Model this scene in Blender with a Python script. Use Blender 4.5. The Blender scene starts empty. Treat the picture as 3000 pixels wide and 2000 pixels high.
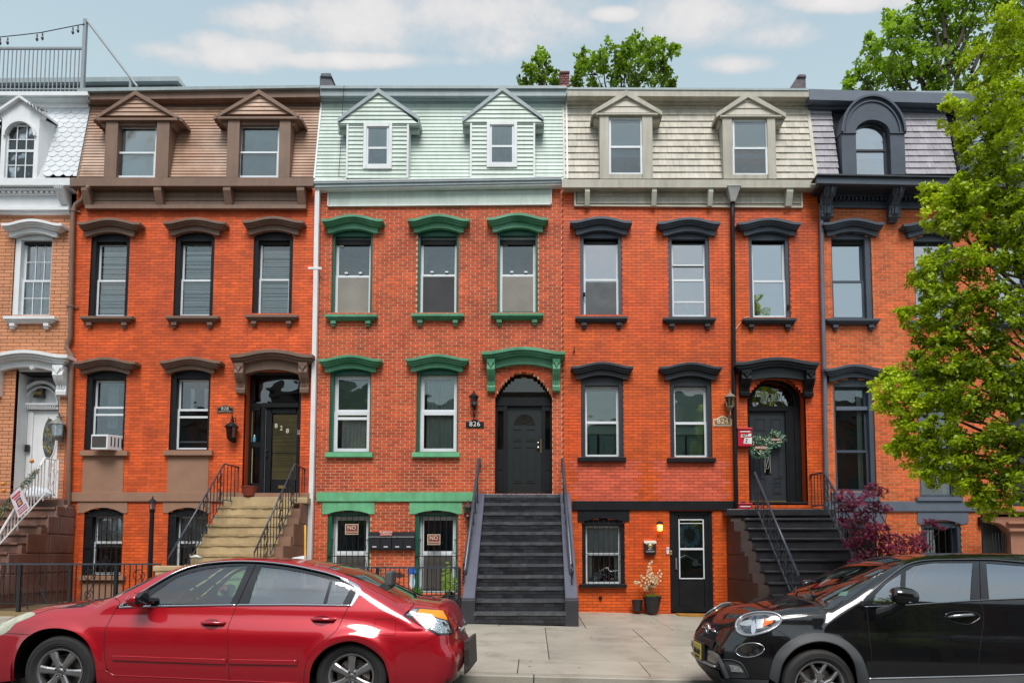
import bpy, bmesh, math, random
import numpy as np
from mathutils import Vector
from mathutils.geometry import delaunay_2d_cdt
random.seed(11)
RNG = np.random.RandomState(5)
S = bpy.context.scene
COL = S.collection
# camera
CAMZ, FPX, PPX, PPY, TH = 1.225, 2050.0, 1565.0, 1490.0, math.radians(3.9)
F = 16.0                      # facade plane
SN, CS = math.sin(TH), math.cos(TH)
cam = bpy.data.cameras.new('camera'); camo = bpy.data.objects.new('camera', cam); COL.objects.link(camo)
camo.location = (0, 0, CAMZ); camo.rotation_euler = (math.radians(90) + TH, 0, 0)
cam.sensor_fit = 'HORIZONTAL'; cam.sensor_width = 36.0; cam.lens = 36.0 * FPX / 3000
cam.shift_x = -(PPX - 1500) / 3000; cam.shift_y = (PPY - 1000) / 3000
cam.clip_start = 0.05; cam.clip_end = 500
S.camera = camo
# render look
S.view_settings.view_transform = 'Standard'; S.view_settings.look = 'None'
S.view_settings.gamma = 1; S.view_settings.use_curve_mapping = False
S.view_settings.exposure = 1.28
S.render.engine = 'CYCLES'
S.cycles.max_bounces = 8; S.cycles.transparent_max_bounces = 16
S.cycles.diffuse_bounces = 3; S.cycles.glossy_bounces = 4
S.cycles.caustics_reflective = False; S.cycles.caustics_refractive = False
S.cycles.sample_clamp_indirect = 4
try: S.cycles.use_denoising = True
except Exception: pass
# world
SUN_EL, SUN_AZ = math.radians(55), math.radians(177)   # azimuth measured from +Y clockwise: behind the camera, a little to the left
W = bpy.data.worlds.new('World'); S.world = W; W.use_nodes = True
nt = W.node_tree; nt.nodes.clear()
def N(t, **kw):
 n = nt.nodes.new(t)
 for k, v in kw.items(): setattr(n, k, v)
 return n
def LK(a, b): nt.links.new(a, b)
def MT(op, a, b=None, c=None, clamp=False):
 n = N('ShaderNodeMath', operation=op); n.use_clamp = clamp
 for i, v in enumerate((a, b, c)):
  if v is None: continue
  if isinstance(v, (int, float)): n.inputs[i].default_value = v
  else: LK(v, n.inputs[i])
 return n.outputs[0]
tc = N('ShaderNodeTexCoord'); sep = N('ShaderNodeSeparateXYZ'); LK(tc.outputs['Generated'], sep.inputs[0])
sky = N('ShaderNodeTexSky', sky_type='NISHITA'); sky.sun_disc = False
sky.sun_elevation = SUN_EL; sky.sun_rotation = SUN_AZ; sky.air_density = 1.0; sky.dust_density = 2.0; sky.ozone_density = 1.5
veil = N('ShaderNodeMixRGB')
vf = N('ShaderNodeMapRange'); LK(MT('ABSOLUTE', sep.outputs[2]), vf.inputs[0]); vf.inputs[1].default_value = .45; vf.inputs[2].default_value = .72; vf.inputs[3].default_value = .92; vf.inputs[4].default_value = .62
LK(vf.outputs[0], veil.inputs[0])
LK(sky.outputs[0], veil.inputs[1]); veil.inputs[2].default_value = (2.75, 3.45, 3.65, 1)
yy = MT('MAXIMUM', sep.outputs[1], 0.08)
uu = MT('DIVIDE', sep.outputs[0], yy); ww = MT('DIVIDE', sep.outputs[2], yy)
def dirpx(px, py):
 v = (PPY - py) / FPX; u = (px - PPX) / FPX
 return u / (CS - v * SN), (SN + v * CS) / (CS - v * SN)
blobs = [(1180, 60, 470, 100), (800, 50, 190, 45), (1450, 120, 170, 60), (640, 160, 270, 50), (600, 125, 90, 40), (470,150,110,30),
  (2090, 60, 200, 72), (2240, 105, 140, 46), (2180, 185, 120, 28), (1800, 42, 70, 22), (2480, 5, 250, 30),
  (1000, 175, 420, 26)]
field = None
for (px, py, a, b) in blobs:
 u0, w0 = dirpx(px, py); ua, _ = dirpx(px + a, py); _, wb = dirpx(px, py - b)
 du = MT('DIVIDE', MT('SUBTRACT', uu, u0), ua - u0); dw = MT('DIVIDE', MT('SUBTRACT', ww, w0), wb - w0)
 r2 = MT('ADD', MT('MULTIPLY', du, du), MT('MULTIPLY', dw, dw))
 f_ = MT('SUBTRACT', 1.0, r2)
 field = f_ if field is None else MT('SMOOTH_MAX', field, f_, 0.25)
nz = N('ShaderNodeTexNoise'); nz.inputs['Scale'].default_value = 9.5; nz.inputs['Detail'].default_value = 10; nz.inputs['Roughness'].default_value = 0.6
mp = N('ShaderNodeMapping'); mp.inputs['Scale'].default_value = (1, 1, 1.5)
LK(tc.outputs['Generated'], mp.inputs[0]); LK(mp.outputs[0], nz.inputs['Vector'])
nz2 = N('ShaderNodeTexNoise'); nz2.inputs['Scale'].default_value = 2.6; nz2.inputs['Detail'].default_value = 6; nz2.inputs['Roughness'].default_value = 0.5
LK(mp.outputs[0], nz2.inputs['Vector'])
field = MT('MAXIMUM', field, -1.2)
gen = MT('SUBTRACT', MT('MULTIPLY', nz2.outputs['Fac'], 5.0), 2.9)
front = MT('MULTIPLY', MT('GREATER_THAN', sep.outputs[1], 0.0), MT('LESS_THAN', ww, 0.98))
fld = MT('ADD', MT('MULTIPLY', field, front), MT('MULTIPLY', gen, MT('SUBTRACT', 1.0, front)))
dens = MT('ADD', fld, MT('MULTIPLY', MT('SUBTRACT', nz.outputs['Fac'], 0.5), 5.0))
mask = N('ShaderNodeMapRange', interpolation_type='SMOOTHSTEP')
LK(dens, mask.inputs['Value']); mask.inputs['From Min'].default_value = -0.7; mask.inputs['From Max'].default_value = 1.0
cshade = N('ShaderNodeMapRange'); LK(dens, cshade.inputs['Value']); cshade.inputs['From Min'].default_value = 0.2; cshade.inputs['From Max'].default_value = 1.8
ccol = N('ShaderNodeMixRGB'); LK(cshade.outputs[0], ccol.inputs[0])
ccol.inputs[1].default_value = (3.5, 3.5, 3.55, 1); ccol.inputs[2].default_value = (4.5, 4.25, 4.15, 1)
mx = N('ShaderNodeMixRGB'); LK(MT('MULTIPLY', mask.outputs[0], 0.85), mx.inputs[0]); LK(veil.outputs[0], mx.inputs[1]); LK(ccol.outputs[0], mx.inputs[2])
bg = N('ShaderNodeBackground'); LK(mx.outputs[0], bg.inputs[0]); bg.inputs[1].default_value = 0.085
out = N('ShaderNodeOutputWorld'); LK(bg.outputs[0], out.inputs[0])
# sun
sl = bpy.data.lights.new('sun', 'SUN'); sl.energy = 1.3; sl.angle = math.radians(28); sl.color = (1.0, 0.96, 0.9)
so = bpy.data.objects.new('sun', sl); COL.objects.link(so)
sd = Vector((math.sin(SUN_AZ) * math.cos(SUN_EL), math.cos(SUN_AZ) * math.cos(SUN_EL), math.sin(SUN_EL)))
so.rotation_euler = sd.to_track_quat('Z', 'Y').to_euler(); so.location = (0, -5, 25)
# projecting traced outlines onto real planes
def P(px, py, Y=F):
 v = (PPY - py) / FPX; dy = CS - v * SN
 if callable(Y):
  y = F
  for _ in range(12):
   z = CAMZ + (SN + v * CS) / dy * y; x = (px - PPX) / FPX / dy * y
   y = Y(x, z)
  return x, z
 return (px - PPX) / FPX / dy * Y, CAMZ + (SN + v * CS) / dy * Y
def GZ(x, y):      # street level: falls to the right, pavement rises to the houses
 return -0.32 + 0.02 * y - 0.022 * x
# materials
MATS = {}
def mat(name, col, rough=0.6, var=0.12, vs=3.0, fine=0.06, fs=60.0, bump=0.15, metal=0.0, spec=0.5, coat=0.0, streak=0.0,
  tint=False, tintamt=0.3, dirt=None, dirtamt=0.0, dirts=1.3, emit=None, estr=0.0, trans=0.0, bdist=0.004, alt=None, altamt=0.0):
 if name in MATS: return MATS[name]
 m = bpy.data.materials.new(name); m.use_nodes = True; t = m.node_tree; t.nodes.clear()
 def n(ty, **kw):
  q = t.nodes.new(ty)
  for k, v in kw.items(): setattr(q, k, v)
  return q
 L = t.links.new
 o = n('ShaderNodeOutputMaterial'); b = n('ShaderNodeBsdfPrincipled'); L(b.outputs[0], o.inputs[0])
 b.inputs['Roughness'].default_value = rough; b.inputs['Metallic'].default_value = metal
 b.inputs['Specular IOR Level'].default_value = spec; b.inputs['Coat Weight'].default_value = coat
 b.inputs['Coat Roughness'].default_value = 0.03
 geo = n('ShaderNodeNewGeometry')
 c = None
 base = n('ShaderNodeRGB'); base.outputs[0].default_value = (*col, 1); c = base.outputs[0]
 def noise(scale, det=4, stretch=None, w=0.5):
  q = n('ShaderNodeTexNoise'); q.inputs['Scale'].default_value = scale; q.inputs['Detail'].default_value = det
  q.inputs['Roughness'].default_value = w
  if stretch:
   mm = n('ShaderNodeMapping'); mm.inputs['Scale'].default_value = stretch
   L(geo.outputs['Position'], mm.inputs[0]); L(mm.outputs[0], q.inputs['Vector'])
  else: L(geo.outputs['Position'], q.inputs['Vector'])
  return q.outputs['Fac']
 def math2(op, a, v):
  q = n('ShaderNodeMath', operation=op)
  for i, x in enumerate((a, v)):
   if isinstance(x, (int, float)): q.inputs[i].default_value = x
   else: L(x, q.inputs[i])
  return q.outputs[0]
 def maprange(a, x0, x1, y0, y1):
  q = n('ShaderNodeMapRange'); L(a, q.inputs[0])
  for i, v in zip((1, 2, 3, 4), (x0, x1, y0, y1)): q.inputs[i].default_value = v
  return q.outputs[0]
 if alt is not None:
  mixa = n('ShaderNodeMixRGB'); L(maprange(noise(1.1, 5), 0.42, 0.62, 0, altamt), mixa.inputs[0]); L(c, mixa.inputs[1]); mixa.inputs[2].default_value = (*alt, 1); c = mixa.outputs[0]
 if dirt is not None:
  mixd = n('ShaderNodeMixRGB'); a = maprange(noise(dirts, 8, (1, 1, 0.45), 0.65), 0.5, 0.78, 0, dirtamt)
  L(a, mixd.inputs[0]); L(c, mixd.inputs[1]); mixd.inputs[2].default_value = (*dirt, 1); c = mixd.outputs[0]
 f = maprange(noise(vs, 5), 0.3, 0.7, 1 - var, 1 + var)
 if fine: f = math2('MULTIPLY', f, maprange(noise(fs, 3), 0.3, 0.7, 1 - fine, 1 + fine))
 if streak: f = math2('MULTIPLY', f, maprange(noise(1.0, 6, (9, 9, 0.7), 0.6), 0.35, 0.75, 1 + streak * .4, 1 - streak))
 if tint:
  at = n('ShaderNodeAttribute'); at.attribute_name = 'tint'
  f = math2('MULTIPLY', f, maprange(at.outputs['Fac'], 0, 1, 1 - tintamt, 1 + tintamt))
 vm = n('ShaderNodeVectorMath', operation='SCALE'); L(c, vm.inputs[0]); L(f, vm.inputs['Scale'])
 L(vm.outputs[0], b.inputs['Base Color'])
 if bump:
  bn = n('ShaderNodeBump'); bn.inputs['Strength'].default_value = min(1, bump); bn.inputs['Distance'].default_value = bdist
  L(noise(fs, 4), bn.inputs['Height']); L(bn.outputs[0], b.inputs['Normal'])
 if emit: b.inputs['Emission Color'].default_value = (*emit, 1); b.inputs['Emission Strength'].default_value = estr
 if trans: b.inputs['Transmission Weight'].default_value = trans
 MATS[name] = m; return m
def glass(name, tint=(0.8, 0.85, 0.85), base=0.10, rough=0.015, wav=0.0):
 if name in MATS: return MATS[name]
 m = bpy.data.materials.new(name); m.use_nodes = True; t = m.node_tree; t.nodes.clear(); L = t.links.new
 o = t.nodes.new('ShaderNodeOutputMaterial'); tr = t.nodes.new('ShaderNodeBsdfTransparent'); tr.inputs[0].default_value = (*tint, 1)
 g = t.nodes.new('ShaderNodeBsdfGlossy'); g.inputs['Roughness'].default_value = rough; g.inputs[0].default_value = (0.95, 0.97, 1, 1)
 fr = t.nodes.new('ShaderNodeFresnel'); fr.inputs[0].default_value = 1.5
 ad = t.nodes.new('ShaderNodeMath'); ad.operation = 'ADD'; L(fr.outputs[0], ad.inputs[0]); ad.inputs[1].default_value = base; ad.use_clamp = True
 mxs = t.nodes.new('ShaderNodeMixShader'); L(ad.outputs[0], mxs.inputs[0]); L(tr.outputs[0], mxs.inputs[1]); L(g.outputs[0], mxs.inputs[2])
 if wav:
  ge = t.nodes.new('ShaderNodeNewGeometry'); nn = t.nodes.new('ShaderNodeTexNoise'); nn.inputs['Scale'].default_value = 2.2; nn.inputs['Detail'].default_value = 1
  L(ge.outputs['Position'], nn.inputs['Vector'])
  bn = t.nodes.new('ShaderNodeBump'); bn.inputs['Strength'].default_value = wav; bn.inputs['Distance'].default_value = 0.05
  L(nn.outputs['Fac'], bn.inputs['Height']); L(bn.outputs[0], g.inputs['Normal'])
 L(mxs.outputs[0], o.inputs[0]); MATS[name] = m; return m
# mesh builder
class M:
 def __init__(s): s.v = []; s.f = []; s.mi = []; s.tint = []
 def add(s, vs, fs, mi=0, tint=0.5):
  b = len(s.v); s.v += [tuple(map(float, p)) for p in vs]; s.tint += [tint] * len(vs)
  for f in fs: s.f.append([i + b for i in f]); s.mi.append(mi)
  return s
 def box(s, x0, x1, y0, y1, z0, z1, mi=0, tint=0.5):
  if x0 > x1: x0, x1 = x1, x0
  if y0 > y1: y0, y1 = y1, y0
  if z0 > z1: z0, z1 = z1, z0
  return s.add([(x0,y0,z0),(x1,y0,z0),(x1,y1,z0),(x0,y1,z0),(x0,y0,z1),(x1,y0,z1),(x1,y1,z1),(x0,y1,z1)],
     [(0,3,2,1),(4,5,6,7),(0,1,5,4),(1,2,6,5),(2,3,7,6),(3,0,4,7)], mi, tint)
 def hexa(s, p, mi=0, tint=0.5):   # 8 points: front quad (bl, br, tr, tl), back quad the same
  return s.add(p, [(0,1,2,3),(5,4,7,6),(4,0,3,7),(1,5,6,2),(3,2,6,7),(4,5,1,0)], mi, tint)
 def prism(s, poly, y0, y1, mi=0, tint=0.5):   # poly in (x,z)
  a = sum(poly[i][0]*poly[(i+1)%len(poly)][1]-poly[(i+1)%len(poly)][0]*poly[i][1] for i in range(len(poly)))
  if a < 0: poly = poly[::-1]
  n = len(poly)
  return s.add([(x,y0,z) for x,z in poly]+[(x,y1,z) for x,z in poly],
     [list(range(n)), list(range(2*n-1,n-1,-1))]+[(i,n+i,n+(i+1)%n,(i+1)%n) for i in range(n)], mi, tint)
 def prismx(s, poly, x0, x1, mi=0):            # poly in (y,z)
  a = sum(poly[i][0]*poly[(i+1)%len(poly)][1]-poly[(i+1)%len(poly)][0]*poly[i][1] for i in range(len(poly)))
  if a > 0: poly = poly[::-1]
  n = len(poly)
  return s.add([(x0,y,z) for y,z in poly]+[(x1,y,z) for y,z in poly],
     [list(range(n)), list(range(2*n-1,n-1,-1))]+[(i,n+i,n+(i+1)%n,(i+1)%n) for i in range(n)], mi)
 def pr(s, polypx, Y0, Y1, mi=0): return s.prism([P(a,b,Y0) for a,b in polypx], Y0, Y1, mi)
 def rc(s, a, b, c, d, Y0, Y1, mi=0):          # pixel rectangle on plane Y0, as an upright box
  ym = (b+d)/2; xm = (a+c)/2
  return s.box(P(a,ym,Y0)[0], P(c,ym,Y0)[0], Y0, Y1, P(xm,d,Y0)[1], P(xm,b,Y0)[1], mi)
 def tube(s, pts, r, n=6, mi=0, closed=False, caps=True):
  pts = [Vector(p) for p in pts]; m = len(pts); rr = r if isinstance(r, (list, tuple)) else [r]*m
  rings = []; up = None
  for i, p in enumerate(pts):
   if closed: d = pts[(i+1)%m]-pts[i-1]
   else: d = pts[min(i+1,m-1)]-pts[max(i-1,0)]
   if d.length < 1e-9: d = Vector((0,0,1))
   d.normalize()
   if up is None:
    up = Vector((0,0,1)) if abs(d.z) < .9 else Vector((1,0,0))
   a = d.cross(up)
   if a.length < 1e-4: a = d.cross(Vector((0,1,0)))
   a.normalize(); bb = a.cross(d); up = bb
   rings.append([p + (a*math.cos(2*math.pi*k/n)+bb*math.sin(2*math.pi*k/n))*rr[i] for k in range(n)])
  vs = [q for R in rings for q in R]; fs = []
  for i in range(m if closed else m-1):
   j = (i+1) % m
   for k in range(n): fs.append((i*n+k, i*n+(k+1)%n, j*n+(k+1)%n, j*n+k))
  if caps and not closed: fs += [list(range(n))[::-1], [(m-1)*n+k for k in range(n)]]
  return s.add(vs, fs, mi)
 def lathe(s, prof, c, n=16, mi=0, axis='z'):
  vs = []; fs = []
  for r, h in prof:
   for k in range(n):
    a = 2*math.pi*k/n
    if axis == 'z': vs.append((c[0]+r*math.cos(a), c[1]+r*math.sin(a), c[2]+h))
    else: vs.append((c[0]+r*math.cos(a), c[1]-h, c[2]+r*math.sin(a)))
  for i in range(len(prof)-1):
   for k in range(n): fs.append((i*n+k, i*n+(k+1)%n, (i+1)*n+(k+1)%n, (i+1)*n+k))
  fs += [list(range(n))[::-1], [(len(prof)-1)*n+k for k in range(n)]]
  return s.add(vs, fs, mi)
 def mesh(s, name, mats):
  me = bpy.data.meshes.new(name); me.from_pydata(s.v, [], s.f)
  for m_ in (mats if isinstance(mats, (list, tuple)) else [mats]): me.materials.append(m_)
  if len(me.materials) > 1: me.polygons.foreach_set('material_index', s.mi)
  if any(t != 0.5 for t in s.tint):
   at = me.attributes.new('tint', 'FLOAT', 'POINT'); at.data.foreach_set('value', s.tint)
  return me
 def build(s, name, mats, parent=None, label=None, cat=None, group=None, kind=None, smooth=False, bevel=0, origin=None, fixn=False):
  me = s.mesh(name, mats)
  if fixn:
   bm = bmesh.new(); bm.from_mesh(me); bmesh.ops.recalc_face_normals(bm, faces=bm.faces); bm.to_mesh(me); bm.free()
  if smooth: me.polygons.foreach_set('use_smooth', [True]*len(me.polygons))
  o = bpy.data.objects.new(name, me)
  return link(o, parent, label, cat, group, kind, bevel)
def link(o, parent=None, label=None, cat=None, group=None, kind=None, bevel=0):
 COL.objects.link(o)
 if parent is not None: o.parent = parent; o.matrix_parent_inverse = PINV.get(parent.name, None) or o.matrix_parent_inverse
 if label: o['label'] = label
 if cat: o['category'] = cat
 if group: o['group'] = group
 if kind: o['kind'] = kind
 if bevel:
  b = o.modifiers.new('bevel', 'BEVEL'); b.width = bevel; b.segments = 2; b.limit_method = 'ANGLE'; b.angle_limit = math.radians(40)
 return o
PINV = {}
def thing(name, label, cat, loc=(0,0,0), group=None):
 o = bpy.data.objects.new(name, None); o.location = loc; COL.objects.link(o)
 from mathutils import Matrix
 PINV[o.name] = Matrix.Translation(loc).inverted()
 o['label'] = label; o['category'] = cat; o.empty_display_size = 0.1
 if group: o['group'] = group
 return o
def text_mesh(body, size, align='CENTER', extrude=0.004, spacing=1.0, xscale=1.0):
 cu = bpy.data.curves.new('lettering', 'FONT'); cu.body = body; cu.size = size; cu.extrude = extrude
 cu.align_x = align; cu.align_y = 'CENTER'; cu.space_character = spacing; cu.resolution_u = 3
 ob = bpy.data.objects.new('lettering', cu); COL.objects.link(ob)
 bpy.context.view_layer.update()
 me = bpy.data.meshes.new_from_object(ob.evaluated_get(bpy.context.evaluated_depsgraph_get()))
 bpy.data.objects.remove(ob, do_unlink=True); bpy.data.curves.remove(cu)
 return me
def lettering(body, size, x, y, z, m_, parent=None, name='lettering', rot=(math.pi/2, 0, 0), xscale=1.0, italic=0, **kw):
 me = text_mesh(body, size, **kw)
 for v in me.vertices: v.co.x = v.co.x*xscale + italic*v.co.y
 from mathutils import Matrix, Euler
 me.transform(Matrix.Translation((x, y, z)) @ Euler(rot).to_matrix().to_4x4())
 me.materials.clear(); me.materials.append(m_); me.name = name
 o = bpy.data.objects.new(name, me); return link(o, parent)
# palette
BLK = mat('black_paint', (0.010,0.011,0.014), 0.5, spec=.22, var=.25, fs=90, bump=.35)
NAVY = mat('slate_blue_paint', (0.055,0.070,0.098), 0.42, var=.12, fs=90, bump=.35)
NAVYL = mat('blue_grey_paint', (0.11,0.135,0.18), 0.5, var=.12, fs=90, bump=.3)
CHAR = mat('charcoal_paint', (0.028,0.032,0.042), 0.4, var=.15, fs=90, bump=.4)
BRN = mat('brown_paint', (0.18,0.107,0.078), 0.55, var=.12, fs=80, bump=.4, streak=.12)
BRNM = mat('brown_metal', (0.20,0.118,0.083), 0.5, var=.1, fs=50, bump=.25, streak=.15)
STU = mat('brown_stucco', (0.30,0.17,0.115), 0.85, var=.07, fs=120, bump=.7, fine=.14, dirt=(0.42,0.22,0.04), dirtamt=.12)
GRN = mat('green_paint', (0.055,0.24,0.125), 0.45, var=.14, fs=70, bump=.4, dirt=(0.05,0.10,0.05), dirtamt=.5, dirts=3, alt=(0.13,0.38,0.24), altamt=.6)
GRNL = mat('pale_green_paint', (0.13,0.43,0.22), 0.6, var=.12, fs=70, bump=.5, dirt=(0.10,0.20,0.10), dirtamt=.6, dirts=3, streak=.15)
GRND = mat('dark_green_paint', (0.008,0.095,0.06), 0.4, var=.15, fs=70, bump=.3)
WHT = mat('white_paint', (0.74,0.76,0.78), 0.5, var=.05, fs=60, bump=.3, dirt=(0.42,0.42,0.40), dirtamt=.35, streak=.06)
WFR = mat('white_vinyl', (0.70,0.74,0.78), 0.4, var=.05, fs=40, bump=.1)
GYT = mat('grey_metal_trim', (0.30,0.36,0.38), 0.45, var=.1, fs=40, bump=.15, streak=.12)
MINT = mat('mint_siding', (0.54,0.635,0.585), 0.5, var=.05, vs=1.5, fs=40, bump=.12, tint=True, tintamt=.06, dirt=(0.28,0.36,0.22), dirtamt=.55, streak=.1)
TANS = mat('tan_siding', (0.54,0.50,0.43), 0.6, var=.05, fs=110, bump=.5, fine=.08, tint=True, tintamt=.09, dirt=(0.36,0.33,0.24), dirtamt=.5, streak=.16)
TANT = mat('tan_trim', (0.42,0.395,0.33), 0.5, var=.06, fs=50, bump=.2, dirt=(0.20,0.20,0.15), dirtamt=.55, streak=.22)
BSID = mat('brown_siding', (0.40,0.24,0.165), 0.38, var=.12, vs=1.6, fs=60, bump=.2, tint=True, tintamt=.1, alt=(0.58,0.42,0.33), altamt=.8, dirt=(0.14,0.07,0.05), dirtamt=.5)  # pale alt tone paints a pinkish wet sheen into the colour
SLAT = mat('grey_slate', (0.36,0.34,0.38), 0.6, var=.07, fs=70, bump=.4, tint=True, tintamt=.12, dirt=(0.2,0.18,0.2), dirtamt=.4, streak=.1)
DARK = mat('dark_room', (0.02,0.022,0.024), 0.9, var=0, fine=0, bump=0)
ROOM = mat('room_wall', (0.16,0.15,0.13), 0.9, var=.2, fine=0, bump=0)
CONC = mat('wet_concrete', (0.43,0.40,0.335), 0.42, var=.13, vs=1.2, fs=90, bump=.3, fine=.1, dirt=(0.14,0.12,0.09), dirtamt=.6, dirts=1.7, tint=True, tintamt=.1)
ASPH = mat('wet_asphalt', (0.05,0.05,0.052), 0.5, var=.2, fs=130, bump=1.0, fine=.35, bdist=.01)
IRON = mat('black_iron', (0.016,0.017,0.02), 0.35, var=.2, fs=50, bump=.2)
IRONB = mat('blue_black_iron', (0.05,0.06,0.08), 0.28, var=.2, fs=50, bump=.2)
WIRON = mat('white_iron', (0.78,0.78,0.78), 0.4, var=.06, fs=50, bump=.1, dirt=(0.35,0.22,0.1), dirtamt=.3, dirts=5)
GL = glass('window_glass', (0.94,0.97,0.96), 0.07, wav=.12)
GLU = glass('upper_window_glass', (0.95,0.97,1.0), 0.34, wav=.12)
B828 = mat('painted_brick_orange_red', (0.65,0.097,0.012), 0.6, var=.16, vs=1.4, fs=70, bump=.4, tint=True, tintamt=.22, streak=.16, dirt=(0.30,0.035,0.02), dirtamt=.6, dirts=1.2, alt=(0.74,0.115,0.02), altamt=.5)
M828 = mat('painted_mortar_orange', (0.47,0.075,0.035), 0.75, var=.2, vs=4, fs=70, bump=.4, dirt=(0.25,0.08,0.08), dirtamt=.8)
B826 = mat('red_brick', (0.50,0.064,0.015), 0.7, var=.22, vs=1.6, fs=80, bump=.5, tint=True, tintamt=.26, streak=.14, dirt=(0.16,0.022,0.016), dirtamt=.65, dirts=.9, alt=(0.60,0.10,0.02), altamt=.5)
M826 = mat('cream_mortar', (0.68,0.41,0.26), 0.85, var=.15, vs=6, fs=70, bump=.4, dirt=(0.38,0.12,0.06), dirtamt=.75, dirts=2.5)
B824 = mat('painted_brick_orange', (0.66,0.102,0.008), 0.52, var=.15, vs=1.2, fs=70, bump=.4, tint=True, tintamt=.2, streak=.16, dirt=(0.33,0.045,0.02), dirtamt=.6, dirts=1.1, alt=(0.62,0.066,0.008), altamt=.6)
B824P = mat('painted_brick_salmon', (0.62,0.105,0.05), 0.6, var=.12, fs=70, bump=.4, tint=True, tintamt=.2)
M824 = mat('painted_mortar_dark', (0.27,0.03,0.012), 0.7, var=.25, vs=4, fs=70, bump=.4)
B822 = mat('orange_brick', (0.60,0.10,0.018), 0.7, var=.16, vs=1.5, fs=80, bump=.5, tint=True, tintamt=.26, dirt=(0.30,0.05,0.025), dirtamt=.5, alt=(0.68,0.16,0.05), altamt=.5)
M822 = mat('light_mortar', (0.66,0.38,0.20), 0.85, var=.12, vs=6, fs=70, bump=.4)
B830 = mat('tan_painted_brick', (0.60,0.26,0.14), 0.62, var=.1, vs=1.4, fs=80, bump=.4, tint=True, tintamt=.14, alt=(0.50,0.20,0.06), altamt=.35)
M830 = mat('dark_joint', (0.15,0.05,0.02), 0.8, var=.2, fs=70, bump=.4)
B830D = mat('ochre_brick', (0.42,0.14,0.03), 0.6, var=.2, fs=80, bump=.4, tint=True, tintamt=.4)
TSTONE = mat('tan_stone', (0.47,0.355,0.20), 0.6, var=.14, vs=2.5, fs=60, bump=.9, fine=.14, bdist=.012, dirt=(0.18,0.12,0.06), dirtamt=.6, dirts=3)
BSTONE = mat('brownstone', (0.16,0.075,0.05), 0.55, var=.16, vs=2.2, fs=60, bump=.6, fine=.12, dirt=(0.36,0.26,0.25), dirtamt=.55, dirts=1.6)
BSTONEL = mat('light_brownstone', (0.34,0.155,0.10), 0.65, var=.12, vs=2.2, fs=60, bump=.5, fine=.12)
STEPK = mat('wet_black_step', (0.03,0.031,0.036), 0.26, var=.3, vs=5, fs=26, bump=.8, bdist=.012)
STEPS2 = mat('dark_stone_step', (0.028,0.028,0.034), 0.3, var=.25, vs=5, fs=40, bump=.5, bdist=.008)
CHK = mat('grey_blue_render', (0.10,0.105,0.145), 0.4, var=.1, fs=60, bump=.4)
SHADE = mat('roller_shade', (0.86,0.90,0.96), 0.8, var=.03, fs=50, bump=0)
SHADEG = mat('pale_green_shade', (0.68,0.93,0.84), 0.7, var=.03, fs=50, bump=0)
SLW = mat('white_slat', (0.93,0.95,0.95), 0.5, var=.03, bump=0)
CURT = mat('grey_curtain', (0.9,0.9,0.92), 0.85, var=.08, bump=.1)
CURTG = mat('sage_curtain', (0.62,0.78,0.72), 0.85, var=.08, bump=.1)
LACE = mat('lace_curtain', (0.78,0.73,0.73), 0.85, var=.22, vs=14, bump=.1)
SCRB = mat('basement_screen', (0.07,0.065,0.06), 0.8, var=.2, vs=2, bump=0)
SCRN = mat('insect_screen', (0.25,0.235,0.21), 0.8, var=.12, vs=2, bump=0)
SCRD = mat('dark_screen', (0.045,0.045,0.05), 0.8, var=.2, vs=2, bump=0)
REDP = mat('pink_wall_inside', (0.30,0.10,0.11), 0.8, var=.1, bump=0)
# helpers for facades
BRICKMESH = []
def brick_meshes(m_, key):
 L = []
 for t in (0.1, 0.3, 0.45, 0.62, 0.8, 0.95):
  b = M(); b.box(-.5,.5,0,.1,-.5,.5, tint=t); L.append(b.mesh('brick', m_))
 return L
def arch_open(X0, X1, Z0, Zs, Za):
 c = (X0+X1)/2; h = (X1-X0)/2
 def f(z):
  if z < Z0 or z > Za: return None
  if z <= Zs or Za <= Zs: return (X0, X1)
  k = math.sqrt(max(0, 1-((z-Zs)/(Za-Zs))))
  return (c-h*k, c+h*k)
 return f
def intervals(x0, x1, ops, z):
 iv = [(x0, x1)]
 for o in ops:
  r = o(z)
  if not r: continue
  a, b = r; nw = []
  for p, q in iv:
   if b <= p or a >= q: nw.append((p, q)); continue
   if a > p: nw.append((p, a))
   if b < q: nw.append((b, q))
  iv = nw
 return [(p, q) for p, q in iv if q-p > .01]
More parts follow.
